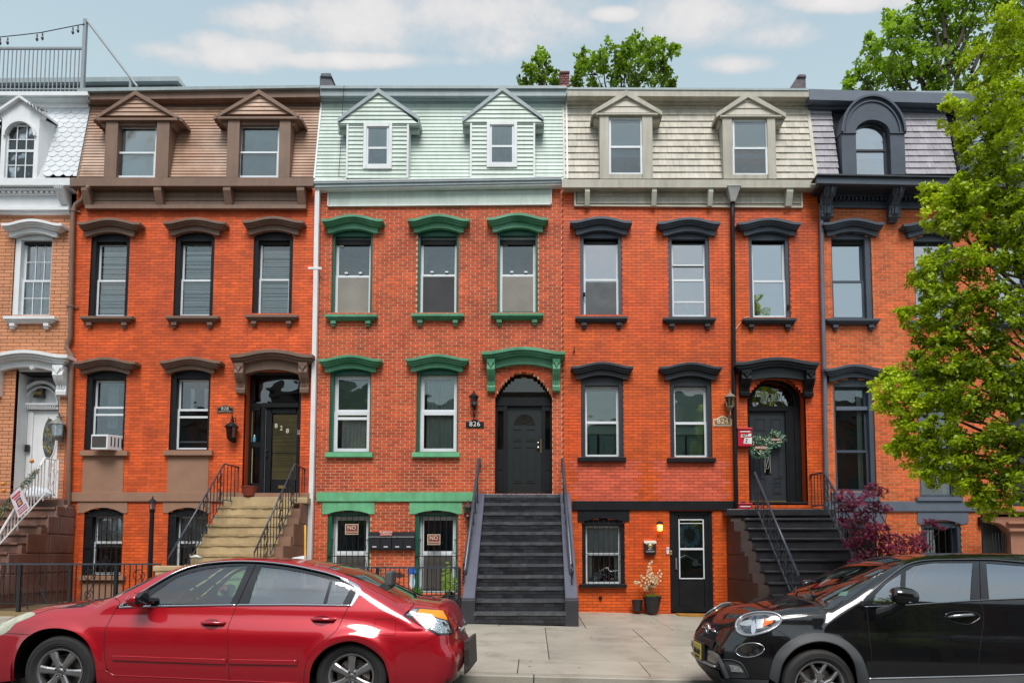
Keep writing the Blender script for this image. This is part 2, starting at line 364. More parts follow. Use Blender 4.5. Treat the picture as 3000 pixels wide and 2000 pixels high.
def brickwork(house, x0, x1, z0, z1, ops, mb, mm, patch=None, L=.213, H=.0685, joint=.011, proud=.006, Y=F, phase=0., maxind=300, jv=.0015):
 meshes = brick_meshes(mb, 'a'); rows = int((z1-z0)/H); bricks = []
 wall = M()
 for r in range(rows+1):
  za = z0+r*H; zb = min(za+H, z1); zc = (za+zb)/2
  if zb-za < .012: continue
  for (p, q) in intervals(x0, x1, ops, zc):
   wall.box(p, q, Y+proud, Y+.115, za, zb)
   off = (r % 2)*L*.5 + phase; k = math.floor((p-off)/L)
   while True:
    a = off+k*L; b = a+L; k += 1
    if a >= q: break
    a2, b2 = max(a, p), min(b, q)
    if b2-a2 < .035: continue
    ja = joint/2 if a2 > p else 0; jb = joint/2 if b2 < q else 0
    bricks.append((a2+ja, b2-jb, za+joint/2, zb-joint/2))
 bricks.sort(key=lambda t: (t[0]+t[1])**2*.25*.6+(0.5*(t[2]+t[3])-CAMZ)**2)
 rest = M()
 for i, (a, b, c, d) in enumerate(bricks):
  t = random.random(); y = Y + random.uniform(-jv, jv); isp = patch and patch((a+b)/2, (c+d)/2)
  if i < maxind and not isp:
   o = bpy.data.objects.new('brick', meshes[min(5, int(t*6))])
   o.location = ((a+b)/2, y, (c+d)/2); o.scale = (b-a, 1, d-c)
   COL.objects.link(o); o.parent = house; o.matrix_parent_inverse = PINV[house.name]
  else: rest.box(a, b, y, Y+.1, c, d, 1 if isp else 0, tint=.1+.85*t)
 w = wall.build('mortar_wall', mm, house)
 if rest.f: rest.build('brick_field', [mb, patch_mat(patch)] if patch else mb, house, kind='stuff')
def patch_mat(p): return p.m
def bump(t):
 t = abs(t)
 return 0.0 if t > .82 else math.cos(t/.82*math.pi/2)**1.35
def hood(parent, x0, x1, ytip, rise, fx0, fx1, fbot, arise, m_, proj=1.0, tb=21, ninner=None, name='window_hood', key=None):
 g = M(); n = 25; ts = [-1+2*i/(n-1) for i in range(n)]
 bands = [(0, 8, .25), (5, 7, .205), (9, 6, .165)]
 k = tb/21.0; yo = 0
 for ins, th, pj in bands:
  a, b = x0+ins, x1-ins; Yf = F-pj*proj
  top = [(a+(b-a)*(t+1)/2, ytip+yo*k-rise*bump(t)) for t in ts]
  bot = [(x, y+th*k) for x, y in top]
  g.pr(top+bot[::-1], Yf, F+.02); yo += th
 c = (fx0+fx1)/2; hw = (fx1-fx0)/2; xc = (x0+x1)/2; hx = (x1-x0)/2
 xs = [fx0+(fx1-fx0)*i/(n-1) for i in range(n)]
 top = [(x, ytip+yo*k-2-rise*bump((x-xc)/hx)) for x in xs]
 e = .86
 bot = [(x, fbot-(arise*(1-((x-c)/(hw*e))**2) if abs(x-c) < hw*e else 0)) for x in xs]
 g.pr(top+bot[::-1], F-.085*proj, F+.02)
 o = g.build(name, m_, parent, bevel=.006)
 return o
def console(parent, xa, xb, ya, yb, m_, depth=.22, name='console_bracket'):
 X0 = P(xa, (ya+yb)/2, F-.15)[0]; X1 = P(xb, (ya+yb)/2, F-.15)[0]; xm = (xa+xb)/2
 zt = P(xm, ya, F-.15)[1]; zb = P(xm, yb, F-.15)[1]; h = zt-zb; g = M()
 prof = [(F+.01, zt), (F-depth, zt), (F-depth, zt-.09*h), (F-depth*.92, zt-.2*h), (F-depth*.98, zt-.33*h), (F-depth*.75, zt-.5*h), (F-depth*.45, zt-.65*h), (F-depth*.4, zt-.78*h), (F-depth*.5, zt-.84*h), (F-depth*.45, zt-.97*h), (F-depth*.2, zb), (F+.01, zb)]
 g.prismx(prof, X0, X1)
 w = X1-X0
 for k in range(3):
  xx = X0+w*(.25+.25*k)
  g.tube([(xx, F-depth*1.0, zt-.33*h), (xx, F-depth*.78, zt-.5*h), (xx, F-depth*.48, zt-.65*h), (xx, F-depth*.43, zt-.78*h)], w*.09, 5)
 g.tube([(X0-.006, F-depth*.72, zt-.2*h), (X1+.006, F-depth*.72, zt-.2*h)], .07*h, 10)
 g.tube([(X0-.004, F-depth*.32, zt-.9*h), (X1+.004, F-depth*.32, zt-.9*h)], .055*h, 8)
 g.prism([((X0+X1)/2-w*.35, zt-.1*h), ((X0+X1)/2, zt-.3*h), ((X0+X1)/2+w*.35, zt-.1*h), ((X0+X1)/2, zt-.14*h)], F-depth*1.06, F-depth*.8)
 return g.build(name, m_, parent, bevel=.004)
def sill(parent, x0, x1, ya, yb, m_, br=None, proj=.16, name='window_sill'):
 g = M()
 h = yb-ya
 for (i, t0, t1, pj) in ((0, 0, .42, proj), (5, .42, .75, proj*.75), (9, .75, 1, proj*.5)):
  g.rc(x0+i, ya+h*t0, x1-i, ya+h*t1, F-pj, F+.02)
 if br:
  for a in (x0+18, x1-33):
   g.rc(a, yb, a+15, yb+9, F-.10, F+.02); g.rc(a+2, yb+9, a+13, yb+17, F-.06, F+.02)
 return g.build(name, m_, parent, bevel=.004)
def wavy(parent, X0, X1, Z0, Z1, Y, m_, name='curtain', amp=.02, wl=.09, open_=None):
 g = M(); n = max(8, int((X1-X0)/.012)); vs = []; fs = []
 ph = random.random()*6
 for j in range(4):
  z = Z0+(Z1-Z0)*j/3
  for i in range(n+1):
   x = X0+(X1-X0)*i/n
   vs.append((x+.004*math.sin(z*3), Y+amp*(1.2-.3*j/3)*math.sin(ph+(x-X0)/wl*2*math.pi+.7*math.sin((x-X0)*19)), z))
 for j in range(3):
  for i in range(n): fs.append((j*(n+1)+i, j*(n+1)+i+1, (j+1)*(n+1)+i+1, (j+1)*(n+1)+i))
 g.add(vs, fs); return g.build(name, m_, parent, smooth=True)
def sash_window(parent, x0, x1, ytop, ysp, yhead, ysill, ymeet, case_m, cw, sash_m, sw=.045, rec=.10, gl=None, cont=(), grid=None, name='window', archtop=None, deep=True, rightw=None):
 """x0..x1 opening in pixels on the facade plane; ytop crown of the head, yhead top of sash, ysill bottom of sash"""
 if ytop < 1400: ytop -= 12; ysp -= 6
 ym = (ysp+ysill)/2; X0 = P(x0, ym)[0]; X1 = P(x1, ym)[0]; xm = (x0+x1)/2
 Zt, Zp, Zh, Zs, Zm = (P(xm, q)[1] for q in (ytop, ysp, yhead, ysill, ymeet))
 Zh = min(P(xm, yhead, F+rec+.07)[1], Zp-.03)
 gl = gl or GL; Yc = F+.035; g = M()
 cwr = rightw if rightw is not None else cw
 g.box(X0, X0+cw, Yc, Yc+rec+.07, Zs, Zt-.03); g.box(X1-cwr, X1, Yc, Yc+rec+.07, Zs, Zt-.03)
 n = 13; hw = (X1-X0)/2; c = (X0+X1)/2
 top = [(X0+(X1-X0)*i/(n-1), Zp+(Zt-Zp)*(1-((2*i/(n-1))-1)**2)) for i in range(n)]
 g.prism([(X0+cw, Zh)]+[(X1-cwr, Zh)]+[(min(max(x,X0+cw),X1-cwr), z) for x, z in top[::-1]], Yc+.012, Yc+rec+.07)
 g.box(X0+cw, X1-cwr, Yc+.02, Yc+rec+.07, Zs, Zs+.02)
 win = g.build(name, case_m, parent)
 Ys = Yc+rec; a, b = X0+cw, X1-cwr
 def fr(nm, z0, z1, Y, m_=sash_m, w=sw):
  q = M(); q.box(a, a+w, Y, Y+.035, z0, z1); q.box(b-w, b, Y, Y+.035, z0, z1)
  q.box(a+w, b-w, Y, Y+.035, z1-w, z1); q.box(a+w, b-w, Y, Y+.035, z0, z0+w)
  if grid:
   gx, gz = grid
   for i in range(1, gx): xx = a+w+(b-a-2*w)*i/gx; q.box(xx-.009, xx+.009, Y+.006, Y+.03, z0+w, z1-w)
   for i in range(1, gz): zz = z0+w+(z1-z0-2*w)*i/gz; q.box(a+w, b-w, Y+.007, Y+.029, zz-.009, zz+.009)
  o = q.build(nm, m_, win)
  p = M(); p.box(a+w-.004, b-w+.004, Y+.016, Y+.020, z0+w-.004, z1-w+.004); p.build('pane', gl, win)
 fr('sash', Zm-.015, Zh-.004, Ys+.035); fr('sash', Zs+.022, Zm+.02, Ys-.002)
 Yi = Ys+.112
 for cdef in cont:
  k = cdef[0]
  if k == 'shade': _, yt, yb, m_ = cdef; q = M(); q.box(a+.01, b-.01, Yi-.03, Yi-.027, P(xm, yb)[1], P(xm, yt)[1]); q.build('window_shade', m_, win)
  elif k == 'slats':
   _, yt, yb, m_, step, tilt = cdef; za, zb = P(xm, yb)[1], P(xm, yt)[1]; nn = int((zb-za)/step)
   sm = M(); sm.box(a+.012,b-.012,-.004,.004,-.017*tilt,.017*tilt); me = sm.mesh('blind_slat', m_)
   for i in range(nn):
    o = bpy.data.objects.new('blind_slat', me); o.location = (0, Yi-.02, zb-step*(i+.5)); o.rotation_euler = (random.uniform(-.03,.03), random.uniform(-.004,.004), 0)
    COL.objects.link(o); o.parent = win
  elif k == 'fine':   # mini blind: slats too thin to tell apart singly
   _, yt, yb, m_ = cdef; za, zb = P(xm, yb)[1], P(xm, yt)[1]; q = M(); z = za
   while z < zb-.02: q.hexa([(a+.012,Yi-.03,z),(b-.012,Yi-.03,z),(b-.012,Yi-.03,z+.003),(a+.012,Yi-.03,z+.003),(a+.012,Yi-.02,z+.021),(b-.012,Yi-.02,z+.021),(b-.012,Yi-.02,z+.024),(a+.012,Yi-.02,z+.024)]); z += .026
   q.build('mini_blind', m_, win, kind='stuff')
  elif k == 'curtain':
   _, xa, xb, yt, yb, m_ = cdef; wavy(win, max(a+.005, a+(b-a)*xa), min(b-.005, a+(b-a)*xb), P(xm, yb)[1], P(xm, yt)[1], Yi+.03, m_)
  elif k == 'screen':
   _, yt, yb, m_ = cdef; q = M(); q.box(a+sw, b-sw, Ys-.012, Ys-.009, max(Zs+.06, P(xm, yb)[1]), P(xm, yt)[1]); q.build('insect_screen', m_, win)
  elif k == 'card':
   _, xa, ya, xb, yb, m_, nm = cdef; q = M(); q.rc(xa, ya, xb, yb, Ys+.06, Ys+.064); q.build(nm, m_, win)
  elif k == 'bar':
   _, ya, yb, m_ = cdef; q = M(); q.box(a+sw*.6, b-sw*.6, Ys+.0, Ys+.04, P(xm, yb)[1], P(xm, ya)[1]); q.build('storm_rail', m_, win)
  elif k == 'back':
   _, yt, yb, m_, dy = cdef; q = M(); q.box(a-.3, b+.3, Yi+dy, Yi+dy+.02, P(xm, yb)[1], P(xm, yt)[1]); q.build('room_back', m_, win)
 return win, (X0, X1, Zs, Zp, Zt)
def op_px(x0, x1, ytop, ysp, ybot, win=True):
 if ytop < 1400 and win: ytop -= 12; ysp -= 6
 ym = (ysp+ybot)/2; xm = (x0+x1)/2
 return arch_open(P(x0, ym)[0], P(x1, ym)[0], P(xm, ybot)[1], P(xm, ysp)[1], P(xm, ytop)[1])
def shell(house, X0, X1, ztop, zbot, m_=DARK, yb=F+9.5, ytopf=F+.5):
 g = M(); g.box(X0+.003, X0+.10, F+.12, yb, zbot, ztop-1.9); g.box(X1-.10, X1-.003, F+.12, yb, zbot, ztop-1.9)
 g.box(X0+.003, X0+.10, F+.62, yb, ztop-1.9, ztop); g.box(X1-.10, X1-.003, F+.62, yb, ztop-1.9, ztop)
 g.box(X0+.1, X1-.1, yb-.1, yb, zbot, ztop); g.box(X0+.1, X1-.1, F+2.2, F+2.25, zbot, ztop-.1)  # inner partition, and the slabs below, added to keep the rooms dark
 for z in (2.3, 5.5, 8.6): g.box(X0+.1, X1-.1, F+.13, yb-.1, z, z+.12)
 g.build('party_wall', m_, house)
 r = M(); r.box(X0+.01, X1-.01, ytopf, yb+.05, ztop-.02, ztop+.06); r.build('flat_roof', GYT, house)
ZM0, ZM1 = P(1300, 520, 15.95)[1], P(1300, 305, 16.33)[1]
def YM(x, z): return 15.93 + (z-ZM0)/(ZM1-ZM0)*.40
def siding(house, xl, xr, ytop, ybot, rows, m_, ops=(), name='siding_board', widths=None, proud=.022, scallop=False, maxind=300, gap=.004, Yf=None, jag=0.0):
 """courses between pixel rows ytop..ybot, from world x xl to xr (functions of z or floats); widths=(lo,hi) splits a course into shingles"""
 Yf = Yf or YM
 xm = 1300; z1 = P(xm, ytop, Yf)[1]; z0 = P(xm, ybot, Yf)[1]; h = (z1-z0)/rows; pieces = []
 fl = xl if callable(xl) else (lambda z: xl); frr = xr if callable(xr) else (lambda z: xr)
 for r in range(rows):
  za = z0+r*h; zc = za+h/2
  for (p, q) in intervals(fl(zc), frr(zc), ops, zc):
   if widths is None: pieces.append((p, q, za, h))
   else:
    x = p-random.uniform(0, widths[0])*.6
    while x < q:
     w = random.uniform(*widths); a, b = max(x, p), min(x+w, q); x += w
     if b-a > .02: pieces.append((a+gap/2, b-gap/2, za-random.uniform(0,jag), h))
 pieces.sort(key=lambda t: -(t[1]-t[0]))
 rest = M()
 for i, (a, b, za, h_) in enumerate(pieces):
  y0 = Yf((a+b)/2, za); y1 = Yf((a+b)/2, za+h_*1.06)
  pr_ = proud*random.uniform(.85, 1.15)
  tgt = M() if i < maxind else rest
  tgt.hexa([(a,y0-pr_,za),(b,y0-pr_,za),(b,y1-.004,za+h_*1.02),(a,y1-.004,za+h_*1.02),(a,y0+.02,za),(b,y0+.02,za),(b,y1+.02,za+h_*1.02),(a,y1+.02,za+h_*1.02)], tint=random.uniform(.02,.98))
  if i < maxind: tgt.build(name, m_, house)
 if rest.f: rest.build(name+'_field', m_, house, kind='stuff')
def gutter_board(house, x0, x1, ya, yb, Yf, Yb, m_, name='cornice', ya2=None, yb2=None, xtra=None):
 ya2 = ya if ya2 is None else ya2; yb2 = yb if yb2 is None else yb2
 g = M(); g.pr([(x0,ya),(x1,ya2),(x1,yb2),(x0,yb)], Yf, Yb)
 return g.build(name, m_, house, bevel=.006)
def vee(c, s): pass
def downspout(parent, ptsworld, r, m_, name='downspout', clamps=(), label=None):
 g = M(); g.tube(ptsworld, r, 10)
 o = g.build(name, m_, parent, smooth=True, label=label)
 for (x, y, z) in clamps:
  c = M(); c.tube([(x, y, z-.025), (x, y, z+.025)], r*1.25, 10); c.box(x-.14, x+.14, y+r*.6, y+r*.6+.02, z-.015, z+.015); c.build('pipe_clamp', m_, o)
 return o
def w3(px, py, Y):
 x, z = P(px, py, Y); return (x, Y, z)
# setting: ground
def ground():
 def sheet(name, x0, x1, y0, y1, fz, m_, nx=2, ny=2, kind='structure', label=None):
  g = M(); vs = []; fs = []
  for j in range(ny+1):
   for i in range(nx+1):
    x = x0+(x1-x0)*i/nx; y = y0+(y1-y0)*j/ny; vs.append((x, y, fz(x, y)))
  for j in range(ny):
   for i in range(nx): a = j*(nx+1)+i; fs.append((a, a+1, a+nx+2, a+nx+1))
  g.add(vs, fs); return g.build(name, m_, kind=kind)
 sheet('ground', -90, 90, -60, 120, lambda x, y: -0.95-0.022*x, mat('bare_ground', (0.09,0.08,0.06), .9), 8, 8)
 road = sheet('road', -60, 60, -2.0, 8.22, lambda x, y: GZ(x, 8.3)-.135+.055*math.sin(max(0, min(1, (y+2)/10.2))*math.pi), ASPH, 40, 40)
 sheet('far_sidewalk', -60, 60, -7.2, -2.0, lambda x, y: GZ(x, 8.3)-.01, CONC, 20, 4)
 g = M()
 for i in range(-20, 20):
  x0 = i*2.1; x1 = x0+2.09
  for (xa, xb) in ((x0, x1),):
   z0, z1 = GZ(xa, 8.3), GZ(xb, 8.3)
   kb = M(); kb.hexa([(xa,8.21,z0-.3),(xb,8.21,z1-.3),(xb,8.22,z1),(xa,8.22,z0),(xa,8.38,z0-.3),(xb,8.38,z1-.3),(xb,8.38,z1+.002),(xa,8.38,z0+.002)])
   if -12 < x0 < 12: KERB.append(kb)
   else: g.v and None; g.add(kb.v, kb.f)
 k = g.build('kerb', CONC, kind='structure')
 for kb in KERB: kb.build('kerb_stone', CONC, k, bevel=.012)
 sw = sheet('sidewalk', -60, 60, 8.38, 16.2, lambda x, y: GZ(x, y)-.012, mat('joint_dark', (0.05,0.045,0.04), .8), 60, 10)
 rowsY = [8.385, 9.42, 10.98, 12.95, 16.0]
 dx = 1.62
 for r in range(4):
  ya, yb = rowsY[r]+.008, rowsY[r+1]-.008
  if r == 0: xs = [-14+1.58*i-.42 for i in range(20)]
  else: xs = [-14+1.6*i-.2+.0*r for i in range(20)]
  if r == 3: xs = [-14+1.6*i+.55 for i in range(20)]
  for a, b in zip(xs[:-1], xs[1:]):
   a += .007; b -= .007; t = random.random(); dz = random.uniform(-.003, .003)
   s_ = M(); za = [GZ(a,ya)+dz, GZ(b,ya)+dz, GZ(b,yb)+dz, GZ(a,yb)+dz]
   s_.add([(a,ya,za[0]),(b,ya,za[1]),(b,yb,za[2]),(a,yb,za[3]),(a,ya,za[0]-.05),(b,ya,za[1]-.05),(b,yb,za[2]-.05),(a,yb,za[3]-.05)],
    [(0,1,2,3),(4,7,6,5),(0,4,5,1),(1,5,6,2),(2,6,7,3),(3,7,4,0)], 0, t*.9+.03)
   s_.build('paving_slab', CONC, sw)
KERB = []
ground()
XB = [P(q, 900)[0] for q in (-560, 205, 925, 1650, 2400, 3130)]   # party lines
XB = [-16.3, P(205,1000)[0], P(922,1000)[0], P(1647,800)[0], P(2402,800)[0], 12.4]
ZTOP = P(1300, 256, 16.35)[1]
XPL = [XB[0], XB[1], XB[2], XB[3], XB[4], XB[5]]
# 828
def house828():
 H = thing('row_house', 'orange-red painted brick row house with brown mansard roof and brown window hoods, number 828', 'house', (XB[1]+2.8, F, 0.1), 'row houses along the street')
 X0, X1 = XB[1], XB[2]
 wins = [(263,377,688,700,715,925,816), (511,626,686,698,713,924,815), (741,857,684,696,711,921,813)]
 hoods = [(225.5,409.5,650,13,248,393,692), (477,659.5,648,12,499,642,689), (709,889,645,12,728,874,687)]
 ops = []
 for i, (a,b,t,sp,h,s,m) in enumerate(wins):
  ops.append(op_px(a,b,t,sp,s))
  Hh = hoods[i]
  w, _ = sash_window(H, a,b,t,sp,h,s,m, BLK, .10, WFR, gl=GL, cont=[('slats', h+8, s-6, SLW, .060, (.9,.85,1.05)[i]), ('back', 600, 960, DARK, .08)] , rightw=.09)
  hood(w, *Hh[:4], Hh[4], Hh[5], Hh[6], 13, BRN)
 for (x0, x1, y) in ((233.5,387,925), (483,639,924.5), (717,870,921)): sill(H, x0, x1, y, y+18, BRN, br=True)
 low = [(250,366.5,1088,1100,1114,1318,1190), (497.5,614.5,1088,1099,1112,1317,1197)]
 lh = [(213.5,396,1058,12.5,237,380,1095), (465,645.5,1056,12,485,627,1093)]
 for i, (a,b,t,sp,h,s,m) in enumerate(low):
  ops.append(op_px(a,b,t,sp,s))
  cont = [('bar', m+18, m+24, WFR), ('back', 1040, 1360, DARK, .25), ('curtain', .3, .62, h+10, s-70, mat('pale_drape', (.35,.38,.42), .8)) if i == 0 else ('curtain', .28, .42, h+18, m, CURT)]
  if i == 1: cont += [('curtain', .72, .84, h+18, m, CURT), ('card', 505, 1292, 610, 1296, WFR, 'window_ledge')]
  w, _ = sash_window(H, a,b,t,sp,h,s,m, BLK, .115, WFR, gl=GL, cont=cont, rightw=.06)
  Hh = lh[i]; hood(w, *Hh[:4], Hh[4], Hh[5], Hh[6], 12, BRN)
 for (x0, x1, y) in ((233,372,1319), (477,620,1318)):
  g = M(); g.rc(x0, y, x1, y+15, F-.10, F+.03); g.build('window_sill', STU, H, bevel=.008)
 for (x0, x1) in ((242,361), (490,610)):
  g = M(); g.rc(x0, 1335, x1, 1441, F-.015, F+.02); g.build('stucco_panel', STU, H)
 for (a, b, la, lb) in ((243.5,358.5,227,373), (490,608,477,620)):
  ops.append(op_px(a, b, 1486, 1502, 1685))
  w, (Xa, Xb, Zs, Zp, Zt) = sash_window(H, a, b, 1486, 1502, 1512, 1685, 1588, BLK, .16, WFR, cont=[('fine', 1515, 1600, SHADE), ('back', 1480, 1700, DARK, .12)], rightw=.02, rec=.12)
  n = 15; c = (a+b)/2; hw = (b-a)/2
  bot = [(a+(b-a)*i/(n-1), 1502-16*(1-((2*i/(n-1))-1)**2)) for i in range(n)]
  g = M(); g.pr([(la,1502),(la,1469),(lb,1469),(lb,1502)]+[(x,y) for x, y in bot[::-1]], F-.02, F+.05); g.build('stone_lintel', STU, H)
  g = M(); Yg = F+.02; xs = [Xa+.16+(Xb-Xa-.18)*i/6 for i in range(7)]
  zt = P(c, 1508)[1]; zb = Zs+.02
  for x in xs: g.box(x-.006, x+.006, Yg, Yg+.012, zb, zt+.03)
  for z in (zt-.03, zb+.45*(zt-zb), zb+.03): g.box(Xa+.02, Xb-.01, Yg-.004, Yg+.016, z-.008, z+.008)
  xc = xs[3]
  for zc in (zb+(zt-zb)*.68, zb+(zt-zb)*.18):
   for sx in (-1, 1):
    for sz in (-1, 1):
     pts = [(xc+sx*(.012+.045*math.sin(t)+.0), Yg-.008, zc+sz*(.02+.09*t/3.14*1.3-.03*math.sin(t*1.5))) for t in [k*.35 for k in range(10)]]
     g.tube(pts, .006, 4)
     pts = [(xc+sx*(.08+.028*math.cos(t)), Yg-.008, zc+sz*(.035+.03*math.sin(t))) for t in [k*.5 for k in range(11)]]
     g.tube(pts, .005, 4)
     pts = [(xc+sx*(.19+.03*math.cos(t)), Yg-.008, zc+sz*(.03+.028*math.sin(t))) for t in [k*.5 for k in range(9)]]
     g.tube(pts, .005, 4)
   g.tube([(xc, Yg-.012, zc-.16), (xc, Yg-.012, zc), (xc, Yg-.012, zc+.16)], [.003, .014, .003], 6)
  g.build('window_guard', IRON, w)
  g = M(); g.rc(a-14, 1685, b+4, 1699, F-.09, F+.03); g.build('window_sill', STU, H, bevel=.008)
  g = M(); g.rc(a-6, 1699, b-2, 1790, F-.012, F+.02); g.build('stucco_panel', STU, H)
 g = M(); g.pr([(209,1441),(700,1441),(700,1468),(209,1468)], F-.05, F+.02); g.build('belt_course', STU, H, bevel=.006)
 dop = op_px(713, 880, 1089, 1104, 1452); ops.append(dop)
 Xa, Xb = P(713,1300)[0], P(880,1300)[0]; Zb = P(800,1452)[1]; Zs = P(800,1104)[1]; Zt = P(800,1086)[1]
 YD = F+.29
 g = M(); g.box(Xa-.06, Xa, F+.11, YD+.1, Zb, Zs+.1); g.box(Xb, Xb+.06, F+.11, YD+.1, Zb, Zs+.1); g.box(Xa, Xb, F+.02, YD+.1, Zt-.0, Zt+.10); g.build('door_reveal', B828, H)
 D = M()
 def d(a,b,c,e,y0,y1): D.rc(a,b,c,e,y0,y1)
 Yd = YD
 d(728,1086,736,1446,Yd,Yd+.12); d(874,1086,884,1446,Yd,Yd+.12); d(736,1086,874,1107,Yd,Yd+.12); d(736,1180,874,1192,Yd-.01,Yd+.12)
 d(762,1192,774,1446,Yd-.005,Yd+.12); d(736,1294,762,1309,Yd,Yd+.1); d(736,1415,762,1446,Yd,Yd+.1); d(736,1192,762,1201,Yd,Yd+.1)
 fr = D.build('entrance', BLK, H)
 for (a,b,c,e,nm) in ((736,1107,874,1180,'transom_pane'), (736,1201,762,1294,'sidelight_pane'), (736,1309,762,1415,'sidelight_pane')):
  g = M(); g.rc(a,b,c,e,Yd+.06,Yd+.065); g.build(nm, GL, fr)
  g = M(); g.rc(a+1,b,a+3,e,Yd+.03,Yd+.05); g.build('gilt_bead', mat('gilt_bead', (.35,.33,.16), .5), fr)
 Dl = M()
 for q in ((776,1194,794,1445), (867.5,1194,874,1445), (794,1194,867.5,1209), (794,1406,867.5,1445)): Dl.rc(*q, Yd+.05, Yd+.10)
 dl = Dl.build('door', BLK, fr)
 dl.parent = H; dl.matrix_parent_inverse = PINV[H.name]
 g = M(); g.rc(794,1209,867.5,1406,Yd+.07,Yd+.075); g.build('door_glass', GL, dl)
 g = M(); BAM = mat('bamboo_blind', (0.88,0.58,0.22), .7, var=.15, vs=4, tint=True, tintamt=.35, alt=(.62,.4,.15), altamt=.6); z0 = P(830,1404,Yd)[1]; z1 = P(830,1211,Yd)[1]; Xl, Xr = P(795,1300,Yd)[0], P(866.5,1300,Yd)[0]
 z = z0
 while z < z1-.01:
  sag = .012*math.sin(z*9)
  gap = abs(z-(z0+.62)) < .012
  if not gap: g.hexa([(Xl,Yd+.085,z+sag),(Xr,Yd+.085,z-.3*sag),(Xr,Yd+.085,z+.013-.3*sag),(Xl,Yd+.085,z+.013+sag),(Xl,Yd+.092,z+sag),(Xr,Yd+.092,z-.3*sag),(Xr,Yd+.092,z+.013-.3*sag),(Xl,Yd+.092,z+.013+sag)], tint=random.random()*.9+.05)
  z += .0155
 g.build('bamboo_blind', BAM, dl, kind='stuff')
 cords = M()
 for px in (806, 855): cords.rc(px, 1212, px+1.3, 1403, Yd+.079, Yd+.083)
 cords.build('blind_cord', mat('pale_cord', (.6,.5,.3), .8), dl)
 WN = mat('worn_white_numeral', (0.72,0.68,0.52), .6)
 for ch, px, py in (('8',809,1247), ('2',824,1254), ('8',842,1262)):
  x, z = P(px, py, Yd+.06); lettering(ch, .15, x, Yd+.064, z, WN, dl, 'door_numeral')
 g = M(); g.rc(815,1421,838,1430,Yd+.035,Yd+.05); g.build('letter_slot', mat('brass', (.5,.36,.12), .35, metal=.9), dl)
 g = M(); x, z = P(780,1334,Yd); g.tube([(x,Yd+.05,z),(x,Yd-.02,z)], .022, 10); x, z = P(781,1318,Yd); g.tube([(x,Yd+.05,z),(x,Yd+.02,z)], .025, 10); g.build('door_handle', IRON, dl)
 g = M(); g.rc(774,1194,776.4,1445,Yd+.04,Yd+.06); g.build('weather_strip', WFR, fr)
 g = M(); g.rc(700,1443,905,1455,F-.18,F+.45); g.build('door_step', STU, H)
 hd = hood(H, 671,916,1037,15,689,903,1100,18, BRN, proj=1.35, tb=27, name='door_hood')
 console(hd, 690,716,1066,1152, BRN, .26); console(hd, 877,903,1064,1151, BRN, .26)
 zf = P(500, 604)[1]
 zbot = -0.3
 brickwork(H, X0+.004, X1-.004, zbot, P(500,550)[1], ops, B828, M828, phase=.03)
 fz = M(); fz.pr([(248,604),(896,604),(896,548),(248,548)], F-.03, F+.05); fr_ = fz.build('frieze', BRNM, H)
 for k in range(4):
  g = M(); y0 = 551+k*13; g.pr([(268,y0),(880,y0),(880,y0+10.5),(268,y0+10.5)], F-.045, F-.02); g.build('siding_board', BRNM, fr_)
 gutter_board(H, 248, 896, 600, 611, F-.13, F+.02, BRNM, 'frieze_moulding')
 g = M(); g.pr([(207,520),(918,520),(918,545),(207,545)], F-.27, F-.20); g.pr([(213,541),(908,541),(908,546),(213,546)], F-.21, F+.1); g.build('cornice', BRNM, H, bevel=.006)
 for (a, b) in ((240,262), (452,474), (655,677), (870,893)):
  X_0, X_1 = P(a, 575, F-.2)[0], P(b, 575, F-.2)[0]; zt = P(500, 546, F-.23)[1]; zb = P(500, 603, F-.08)[1]
  g = M(); g.prismx([(F-.03, zt), (F-.25, zt), (F-.25, zt-.10), (F-.12, zb), (F-.03, zb)], X_0, X_1); g.build('cornice_bracket', BRNM, H, bevel=.005)
 XL, XR = X0+.02, X1-.02
 xl = lambda z: P(229, 520, YM)[0]; xr = lambda z: P(920, 520, YM)[0]
 def dorm(ca, cb):  # face columns
  A, B = P(ca, 440, 15.80)[0], P(cb, 440, 15.80)[0]; zt = P(500, 345, 15.70)[1]
  return arch_open(A, B, -5, zt, zt)
 d1 = dorm(307, 494); d2 = dorm(665, 850)
 siding(H, xl(0), xr(0), 313, 519, 25, BSID, [d1, d2], gap=.0)
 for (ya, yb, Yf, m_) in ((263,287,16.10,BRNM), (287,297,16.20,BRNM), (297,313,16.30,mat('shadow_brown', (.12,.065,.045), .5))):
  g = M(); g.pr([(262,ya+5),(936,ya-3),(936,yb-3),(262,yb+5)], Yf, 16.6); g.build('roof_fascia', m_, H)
 g = M(); g.pr([(226,258),(934,249),(934,257),(226,268)], 16.02, 16.7); g.build('roof_edge_flashing', GYT, H)
